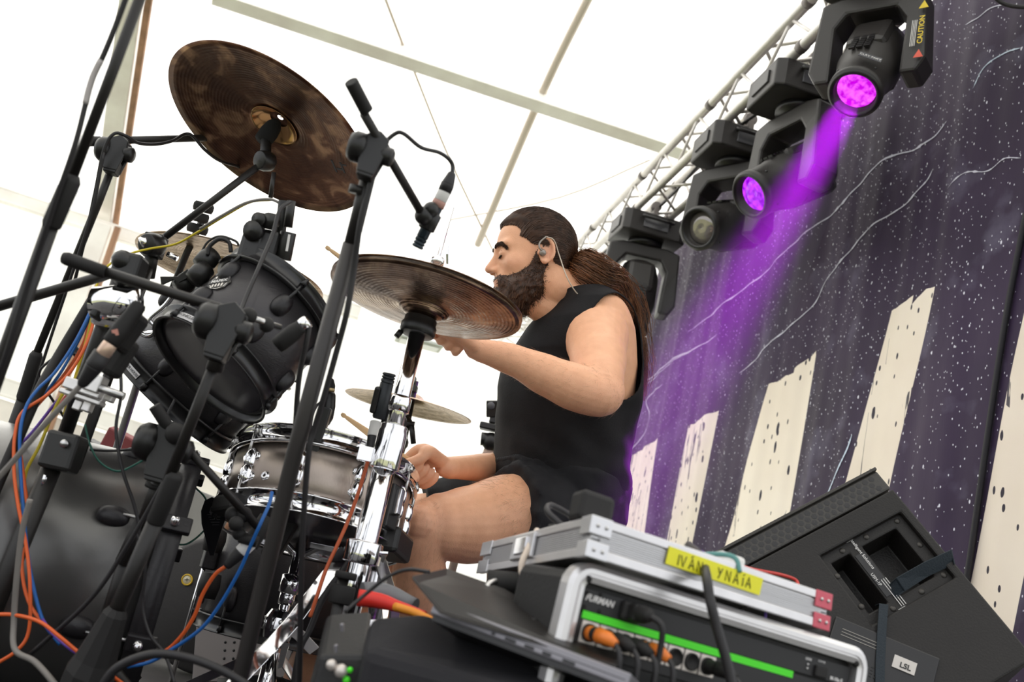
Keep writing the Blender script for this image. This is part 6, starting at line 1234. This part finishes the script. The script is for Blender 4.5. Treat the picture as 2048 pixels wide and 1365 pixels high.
b.add(vs, [(0, 1, 2, 3), (7, 6, 5, 4), (0, 4, 5, 1), (2, 6, 7, 3)], False); b.build('tape', YT, tp_)
INK = mat('marker_ink', (.02, .02, .02), .6); Tt = M4.Translation(FP(0, -.0026, 0)) @ M4((Xv, Zv, -Yv)).transposed().to_4x4()
fcx = Xv.cross(Zv); 
def hand(strokes, x, s=.0125):
    m = MB()
    for st_ in strokes: m.tube([FP(x+px_*s, -.0026, .0205+py_*s) for px_, py_ in st_], .00065, 6)
    return m.build('letter', INK, tp_)
GL = {'I': [[(.2, 0), (.25, 1)]], 'V': [[(0, 1), (.3, 0), (.62, 1)]], 'A': [[(0, 0), (.35, 1), (.65, 0)], [(.12, .35), (.58, .35)]], 'N': [[(0, 0), (.05, 1), (.55, 0), (.6, 1)]], 'Y': [[(0, 1), (.25, .5)], [(.55, 1), (.1, 0)]], 'i': [[(.2, 0), (.22, .8)], [(.22, 1.0), (.36, 1.15)]], '`': [[(.2, 1.1), (.42, 1.25)]]}
xx = x0+(x1-x0)*.10
for ch_ in 'IVAN': hand(GL[ch_]+(GL['`'] if ch_ == 'A' else []), xx); xx += .0128*(.5 if ch_ == 'I' else 1)
xx = x0 + (x1-x0)*.52
for ch_ in 'YNAiA': hand(GL[ch_], xx); xx += .0128*(.6 if ch_ == 'i' else 1)
# things on the case
ad = thing('power_adapter', 'black rounded power adapter block standing on the near corner of the flight case', 'adapter', FP(.01, .05, ch)); b = MB(); T3 = M4.Translation(FP(.022, .055, ch)) @ M4((Xv, Yv, Zv)).transposed().to_4x4(); b.prism([(-.026, -.018), (.022, -.018), (.026, .0), (.022, .022), (-.026, .022)], 0, .036, T3); b.build('adapter_body', RUB, ad, bevel=.006)
cable('coiled_cable', 'black cable coil tucked behind the power adapter on the flight case', [FP(-.0+.02, .14, ch+.004), FP(.0, .16, ch+.02), FP(.01, .18, ch+.034), FP(.04, .17, ch+.026), FP(.03, .14, ch+.01), FP(.01, .17, ch+.004)], .004, CBL)
cable('thin_black_cable', 'thin black wire wandering over the top of the flight case', [FP(.06, .06, ch+.002), FP(.085, .05, ch+.006), FP(.11, .06, ch+.003), FP(.15, .045, ch+.002), FP(.19, .04, ch+.002), FP(.21, .02, ch+.003)], .0018, CBL)
wb = thing('white_adapter', 'small white box with cables lying on the middle of the flight case', 'adapter', FP(.24, .05, ch)); b = MB(); b.prism([(-.022, -.016), (.022, -.016), (.022, .016), (-.022, .016)], 0, .018, M4.Translation(FP(.235, .05, ch)) @ M4((Xv, Yv, Zv)).transposed().to_4x4()); b.build('box_body', WHT, wb, bevel=.005)
cable('blue_green_cable', 'pale teal cable bending over the case edge beside the yellow tape', [FP(.18, .05, ch+.004), FP(.205, .02, ch+.009), FP(.218, .003, ch+.006), FP(.223, -.004, ch-.010)], .0030, mat('teal_cable', (.10, .28, .26), .5))
rp_ = thing('cream_rope', 'cream cord hanging over the left side of the flight case down to the laptop', 'cord', at(1060, 1070, 1.32)); MB().tube([at(1074, 1062, 1.35), at(1066, 1080, 1.30), at(1046, 1120, 1.27), at(1044, 1146, 1.26), at(1058, 1180, 1.24), at(1072, 1220, 1.22), at(1080, 1245, 1.20)], .0042, 10, 6).build('cord_run', CREM, rp_)
gl = thing('gear_bag', 'black gear bag squeezed under the flight case left of the rack', 'bag', at(1040, 1200, 1.35)); b = MB(); T4 = quadframe(at(1075, 1225, 1.42), X); b.box(T4, .13, .09, .14); b.build('bag_body', RUB, gl, bevel=.02); b = MB(); b.tube([at(975, 1165, 1.30), at(1060, 1172, 1.30), at(1130, 1190, 1.26)], .016, 12, 4); b.build('bag_flap', RUB, gl); b = MB(); b.tube([at(972, 1200, 1.26), at(976, 1172, 1.27), at(1000, 1160, 1.30)], .0045, 10, 4); b.build('metal_handle', STL, gl)
bsk = RB('bag_lower', -.065, .065, -.33, -.04, -.07, .07, RKM, gl, T_=T4)

# --- laptop on a black cloth covered box
LP0, LP1 = at(868, 1205, 1.12), at(1262, 1352, 1.02)
lp = thing('laptop', 'dark open laptop with a silver edge and ports, tilted in front of the rack', 'laptop', LP0); d_ = (LP1-LP0); Lx = d_.normalized(); Ln = (-IF + IU*.42); Ln = (Ln - Lx*Ln.dot(Lx)).normalized(); Ly = Ln.cross(Lx).normalized(); Ly = Ly if Ly.z > 0 else -Ly
def LQ(a, b, c): return LP0 + Lx*a + Ly*b + Ln*c           # b up, c towards the camera
LW = d_.length
def lbox(name, a0, a1, b0, b1, c0, c1, m, par=None, bev=0):
    b = MB(); b.add([LQ(a, b_, c) for a in (a0, a1) for b_ in (b0, b1) for c in (c0, c1)], [(0, 1, 3, 2), (4, 6, 7, 5), (0, 4, 5, 1), (2, 3, 7, 6), (0, 2, 6, 4), (1, 5, 7, 3)], False); return b.build(name, m, par or lp, bevel=bev)
SLV = mat('laptop_silver', (.25, .24, .26), .35, .5); bs_ = lbox('base', 0, LW, -.013, .002, -.20, 0, SLV, bev=.002); lbox('base_seam', .004, LW-.004, -.0065, -.0058, -.001, .0006, LMD, bs_)
lbox('base_underside', .004, LW-.004, -.019, -.013, -.20, -.003, LMD, bs_)
for a, wd in ((LW*.33, .004), (LW*.40, .013), (LW*.50, .011), (LW*.59, .010), (LW*.69, .014)): lbox('port', a, a+wd, -.011, -.0078, -.001, .0008, LMD, bs_)
b = MB(); ld = [at(824, 1152, 1.16), at(893, 1137, 1.30), at(1010, 1178, 1.27), at(1246, 1312, 1.12), at(1232, 1330, 1.04), at(880, 1222, 1.10)]
cdn = sum(ld, V((0, 0, 0)))/6; nn_ = -IF; b.add(ld + [p - IF*.005 - IU*.003 for p in ld], [(0, 1, 2, 3, 4, 5), (11, 10, 9, 8, 7, 6)]+[(i, (i+1) % 6, (i+1) % 6+6, i+6) for i in range(6)], False); b.build('lid', mat('laptop_lid', (.010, .008, .007), .45, 0, .3), lp, bevel=.0015)
cable('laptop_cable', 'thin black cable rising from the stand to the laptop lid', [(690, 1225, 1.2), (730, 1190, 1.22), (775, 1155, 1.22), (815, 1140, 1.22), (860, 1145, 1.22)], .0024, CBL)
tb_ = thing('covered_box', 'black cloth covered box under the laptop at the bottom centre', 'box', V((at(960, 1330, 1.2).x, at(960, 1330, 1.2).y, 0))); pts = [at(640, 1222, 1.30), at(700, 1212, 1.36), at(880, 1228, 1.34), at(1270, 1372, 1.14), at(1230, 1420, 1.0), at(640, 1330, 1.18)]
b = MB(); tv = [(742, 1232, 1.22), (850, 1222, 1.24), (1290, 1385, 1.10), (1250, 1440, .98), (730, 1300, 1.12)]
tp3 = [at(*q) for q in tv]; bt3 = [V((p.x, p.y, .0)) for p in tp3]; n5 = len(tp3); b.add(tp3+bt3, [tuple(range(n5)), tuple(range(2*n5-1, n5-1, -1))]+[(i, (i+1) % n5, (i+1) % n5+n5, i+n5) for i in range(n5)], False); b.build('box_cover', mat('black_cloth', (.009, .008, .011), .8, bump=(60, .4)), tb_, bevel=.012)
b = MB(); tp4 = [at(*q) for q in ((655, 1228, 1.30), (745, 1222, 1.32), (735, 1310, 1.16), (640, 1310, 1.16))]; bt4 = [V((p.x, p.y, 0)) for p in tp4]; b.add(tp4+bt4, [(0, 1, 2, 3), (7, 6, 5, 4)]+[(i, (i+1) % 4, (i+1) % 4+4, i+4) for i in range(4)], False)
sr = thing('small_rack', 'small black rack left of the covered box with round metal sockets and green lights', 'rack', bt4[3]); b.build('case_body', RKM, sr, bevel=.006)
for (x, y), m, r_ in (((663, 1331), NIK, .0065), ((682, 1343), NIK, .008), ((700, 1341), GRN, .0035), ((693, 1361), GRN, .0045)): b = MB(); b.ball(at(x, y, 1.13), r_, 12); b.build('socket' if m is NIK else 'green_light', m, sr)
for (x, y) in ((684, 1256), (672, 1298)): b = MB(); b.box(frame(at(x, y, 1.14), -IF, IR), .004, .009, .006); b.build('switch', SLV, sr, bevel=.001)
hs_ = thing('tube_clamp', 'black clamp and knob standing in front of the chrome hi-hat legs', 'clamp', at(684, 1165, 1.60)); 
for (x, y), r_, h_ in (((692, 1152), .018, .012), ((684, 1190), .020, .030)): b = MB(); b.lathe([(0, -h_/2), (r_, -h_/2), (r_, h_/2), (0, h_/2)], frame(at(x, y, 1.60), Z), 20); b.build('clamp_knob', RUB, hs_, bevel=.003)
pseg(hs_, 'tube', [(688, 1150, 1.60), (660, 1290, 1.58), (620, 1420, 1.56)], .009)
bgg = thing('red_bag', 'grey topped bag with a red band and an orange edge behind the covered box', 'bag', at(780, 1205, 1.42)); b = MB(); b.tube([at(725, 1190, 1.45), at(770, 1190, 1.46), at(830, 1214, 1.44)], [.018, .016, .012], 14, 4); b.build('grey_top', mat('bag_grey', (.16, .16, .17), .5), bgg)
b = MB(); b.tube([at(716, 1196, 1.42), at(760, 1203, 1.42), at(800, 1215, 1.40), at(850, 1232, 1.38)], [.012, .011, .008, .006], 14, 4); b.build('red_band', mat('bag_red', (.75, .03, .02), .5), bgg); b = MB(); b.tube([at(790, 1214, 1.39), at(830, 1226, 1.37), at(870, 1245, 1.35), at(905, 1262, 1.33)], [.006, .0055, .005, .003], 10, 4); b.build('orange_edge', mat('bag_orange', (.85, .30, .02), .5), bgg)

# --- monitor speaker standing on its edge on the right
K = at(1786, 978, 2.02); e1 = (at(1480, 1142, 1.94)-K).normalized(); e2 = at(2034, 1335, 1.80)-K; e2 = (e2 - e1*e2.dot(e1)).normalized(); e3 = e1.cross(e2).normalized(); e3 = e3 if e3.dot(IF) > 0 else -e3
SW, SHH = .56, (at(2034, 1335, 1.80)-K).length
def SP(a, b, c): return K + e1*a + e2*b + e3*c
spk = thing('monitor_speaker', 'black wedge monitor speaker propped up on the right, showing its handle recess and honeycomb grille', 'speaker', SP(.3, .3, .1))
def sbox(name, a0, a1, b0, b1, c0, c1, m, par=None, bev=0):
    b = MB(); b.add([SP(a, b_, c) for a in (a0, a1) for b_ in (b0, b1) for c in (c0, c1)], [(0, 1, 3, 2), (4, 6, 7, 5), (0, 4, 5, 1), (2, 3, 7, 6), (0, 2, 6, 4), (1, 5, 7, 3)], False); return b.build(name, m, par or spk, bevel=bev)
SPM = mat('speaker_paint', (.013, .011, .010), .5, 0, .35, bump=(260, .5), noise=(4, .25))
# handle plate geometry in (a,b)
def ab(px, py):
    n = e3; p = plane_hit(px, py, K, n); return (p-K).dot(e1), (p-K).dot(e2)
hq = [ab(1802, 1024), ab(1656, 1114), ab(1744, 1250), ab(1893, 1160)]
a0, a1 = min(q[0] for q in hq), max(q[0] for q in hq); b0, b1 = min(q[1] for q in hq), max(q[1] for q in hq)
def solid(name, outer, holes_ab, c0, c1, m, par=None):
    pass
# front panel built as a frame of slabs round the handle opening
for q in ((0, SW, 0, b0), (0, SW, b1, SHH), (0, a0, b0, b1), (a1, SW, b0, b1)): pass
bp_ = MB()
xs = [0, a0, a1, SW]; ys = [0, b0, b1, SHH]; gv = [SP(x, y, 0) for x in xs for y in ys]; gf = [(i*4+j, (i+1)*4+j, (i+1)*4+j+1, i*4+j+1) for i in range(3) for j in range(3) if not (i == 1 and j == 1)]
bk = len(gv); D_ = .30; gv += [SP(x, y, .012) for x in (a0, a1) for y in (b0, b1)] ; 
gf += [(5, 6, bk+1, bk), (9, 10, bk+3, bk+2), (5, 9, bk+2, bk), (6, 10, bk+3, bk+1)]
bb_ = len(gv); gv += [SP(x, y, D_) for x in (0, SW) for y in (0, SHH)]
gf += [(0, 1, 2, 3, bb_+1, bb_), (12, 13, 14, 15, bb_+3, bb_+2), (0, 4, 8, 12, bb_+2, bb_), (3, 7, 11, 15, bb_+3, bb_+1), (bb_, bb_+1, bb_+3, bb_+2)]
bp_.add(gv, gf, False); bp_.build('cabinet', SPM, spk, bevel=.004)
# recessed handle plate with two openings: built as a grid frame
c1a, c1b = ab(1690, 1113), ab(1758, 1222); lowa = sorted((ab(1700, 1105)[0], ab(1735, 1090)[0]))
A_ = [a0, a0+(a1-a0)*.13, a0+(a1-a0)*.55, a0+(a1-a0)*.70, a0+(a1-a0)*.93, a1]; B_ = [b0, b0+(b1-b0)*.13, b0+(b1-b0)*.86, b1]
pv = [SP(a, b, .012) for a in A_ for b in B_]; pf = [(i*4+j, (i+1)*4+j, (i+1)*4+j+1, i*4+j+1) for i in range(5) for j in range(3) if not (j == 1 and i in (1, 3))]
hp = MB(); hp.add(pv, pf, False)
for i in (1, 3):
    q = [i*4+1, (i+1)*4+1, (i+1)*4+2, i*4+2]; k0 = len(hp.v); hp.v += [tuple(SP(a, b, .075)) for a, b in ((A_[i]+.006, B_[1]+.006), (A_[i+1]-.006, B_[1]+.006), (A_[i+1]-.006, B_[2]-.006), (A_[i]+.006, B_[2]-.006))]
    hp.f += [(q[k], q[(k+1) % 4], k0+(k+1) % 4, k0+k) for k in range(4)]+[(k0, k0+1, k0+2, k0+3)]; hp.sm += [False]*5
hpl = hp.build('handle_plate', SPM, spk, bevel=.003)
for a, b in ((.07, .06), (.45, .05), (.75, .06), (.96, .3), (.95, .75), (.70, .95), (.35, .94), (.05, .9), (.04, .45)):
    s_ = MB(); s_.lathe([(0, .0025), (.0045, .002), (.006, 0)], frame(SP(a0+(a1-a0)*a, b0+(b1-b0)*b, .0115), -e3), 12); s_.build('screw', mat('screw_dark', (.06, .055, .05), .4, .5) if 'screw_dark' not in MATS else MATS['screw_dark'], hpl)
lb_ = sbox('label_strip', A_[2]+.004, A_[3]-.004, B_[1]+.01, B_[2]-.01, .0105, .0118, LMD, spk); 
Tl = frame(SP((A_[2]+A_[3])/2, (B_[1]+B_[2])/2, .0100), -e3, e2)
text(lb_, 'label_print', 'Intelligent Solutions', Tl @ M4.Translation(V((-.045, .004, 0))), .009, WPR); text(lb_, 'label_print', 'USM-1P', Tl @ M4.Translation(V((.01, -.006, 0))), .0085, WPR)
for a, wd in ((-.085, .016), (.085, .016)): s_ = MB(); s_.box(Tl, wd, .016, .0006, (a, 0, 0)); s_.build('white_patch', WPR, lb_)
for k in range(3): s_ = MB(); s_.box(Tl, .06, .0012, .0006, (.045, .002+.005*k, 0)); s_.build('printed_line', WPR, lb_)
# honeycomb grille strip along the top edge, raised frame
gr = sbox('grille_frame', 0, SW, -.050, -.004, .004, D_, mat('grille_paint', (.040, .036, .032), .5, bump=(200, .4)), bev=.004)
gv2 = MB(); hr = .0062
for j in range(3):
    for i in range(34):
        a = .022+i*hr*2.55*1.0+(j % 2)*hr*1.275; b = -.0385+j*hr*1.9
        if a < SW-.02:
            s_ = MB(); s_.add([SP(a+hr*math.cos(PI/6+k*PI/3), b+hr*math.sin(PI/6+k*PI/3), .0036) for k in range(6)]+[SP(a, b, .0034)], [(k, (k+1) % 6, 6) for k in range(6)], False); s_.build('grille_hole', LMD, gr)
sbox('grille_mesh', 0, SW, -.056, -.050, -.002, D_*.98, mat('mesh_grey', (.06, .055, .05), .5, .3, bump=(900, .8)), bev=.001)
# connector panel low on the speaker
cp0, cp1 = ab(1660, 1250), ab(1840, 1330); sb2 = sbox('connector_panel', min(cp0[0], cp1[0])-.02, max(cp0[0], cp1[0])+.02, min(cp0[1], cp1[1]), min(cp0[1], cp1[1])+.20, -.003, .0, LMD, bev=.002) if False else None
Tq = frame(plane_hit(1760, 1318, K, e3) - e3*.0035, -e3, -e1*.97+e2*.25); Tq = quadframe(plane_hit(1760, 1330, K, e3) - e3*.0035, IR*.98-IU*.22, e3.cross(IR)); 
Tq = frame(plane_hit(1758, 1330, K, e3) - e3*.003, -e3, e3.cross(e1)*0+(-e1*.60+e2*.80)); 
pn = MB(); pn.box(Tq, .19, .11, .006); pnl = pn.build('connector_panel', LMD, spk, bevel=.006)
wl = MB(); wl.box(Tq, .040, .024, .003, (.040, .015, .004)); wlo = wl.build('white_label', mat('label_dirty', (.62, .58, .54), .6), pnl); text(wlo, 'label_letters', 'LSL', Tq @ M4.Translation(V((.042, .012, .0062))), .014, LMD, bold=.0003)
for k in range(3): s_ = MB(); s_.box(Tq, .075, .0012, .002, (-.040, .035-.006*k, .003)); s_.build('printed_line', mat('print_grey', (.3, .28, .25), .5) if 'print_grey' not in MATS else MATS['print_grey'], pnl)
for i in range(8):
    for j in range(4): s_ = MB(); s_.box(Tq, .0045, .003, .001, (-.05+.008*i, -.012-.006*j, .0035)); s_.build('vent_slot', RKM, pnl)
# strap round the speaker
strap = thing('ratchet_strap', 'dark blue-green strap wrapped over the speaker edge and through its handle', 'strap', SP(a0, b1, -.01)); STM = mat('strap_web', (.012, .020, .028), .75, bump=(300, .6, (1, 1, 1)))
bar(strap, 'strap_run', [plane_hit(x, y, K, e3) - e3*o for x, y, o in ((1905, 1116, .004), (1850, 1142, .006), (1800, 1172, .006), (1782, 1182, -.02), (1775, 1190, -.05))], .030, .0022, STM, IU+IR*.2)
bar(strap, 'strap_run', [SP(0, 0, 0)*0+plane_hit(1905, 1116, K, e3) - e3*.004, plane_hit(1908, 1116, K, e3) + e3*.10], .030, .0022, STM, IU)
bar(strap, 'strap_run', [plane_hit(x, y, K, e3) - e3*o for x, y, o in ((1766, 1200, -.03), (1766, 1212, .006), (1762, 1260, .008), (1758, 1330, .010), (1756, 1400, .012))], .0165, .0022, STM, IR)
# stand block that carries the speaker
bl_ = SP(.28, SHH*.75, .2); sbx = thing('speaker_plinth', 'black box carrying the propped monitor speaker', 'box', V((bl_.x, bl_.y, 0))); low = SP(SW, SHH, 0).z; b = MB(); b.box(frame(V((bl_.x, bl_.y, max(.06, low+.05)/2)), Z, e3), .34, .40, max(.06, low+.05)); b.build('plinth_body', RKM, sbx, bevel=.006); print('spk', [tuple(round(x, 2) for x in SP(a, b, 0)) for a in (0, SW) for b in (0, SHH)])

# --- purple light beam in the haze
LN = L1[1] @ V((0, 0, .21)); bd_ = (BT-LN).normalized(); Tb_ = frame(LN + bd_*.02, bd_); q = LN + bd_; Lb = (LN.z-.03)/-bd_.z
HZM = bpy.data.materials.new('stage_haze'); HZM.use_nodes = True; nt = HZM.node_tree; nt.nodes.remove(nt.nodes['Principled BSDF']); vs_ = nt.nodes.new('ShaderNodeVolumeScatter'); vs_.inputs['Color'].default_value = (.95, .95, .97, 1); vs_.inputs['Density'].default_value = HAZE; vs_.inputs['Anisotropy'].default_value = .0
nt.links.new(vs_.outputs[0], nt.nodes['Material Output'].inputs['Volume'])
hz = MB(); tn = math.tan(BEAMA/2); hz.lathe([(.0, 0), (.06, 0), (.06+Lb*tn*1.05, Lb*.97), (0, Lb*.97)], Tb_, 40); ho = hz.build('light_haze', HZM, base=LN); tag(ho, 'thin haze lit purple along the beam of the nearest moving light', 'haze', kind='stuff')
for k, (P_, dd, E, colr, sz) in enumerate(((LN + bd_*.03, bd_, BEAME, (.50, .0, .85), BEAMA), (L2[1] @ V((0, 0, .24)), (L2[1].to_3x3() @ V((0, 0, 1))), 25, (.5, .02, 1), .5))):
    ld_ = bpy.data.lights.new('beam_lamp', 'SPOT'); ld_.energy = E; ld_.color = colr; ld_.spot_size = sz; ld_.spot_blend = .5; ld_.shadow_soft_size = .05 if k == 0 else .03
    lo = bpy.data.objects.new('beam_lamp', ld_); COL.objects.link(lo); lo.matrix_world = frame(P_, -dd)
for o in list(bpy.data.objects):
    if '_o' in o: del o['_o']
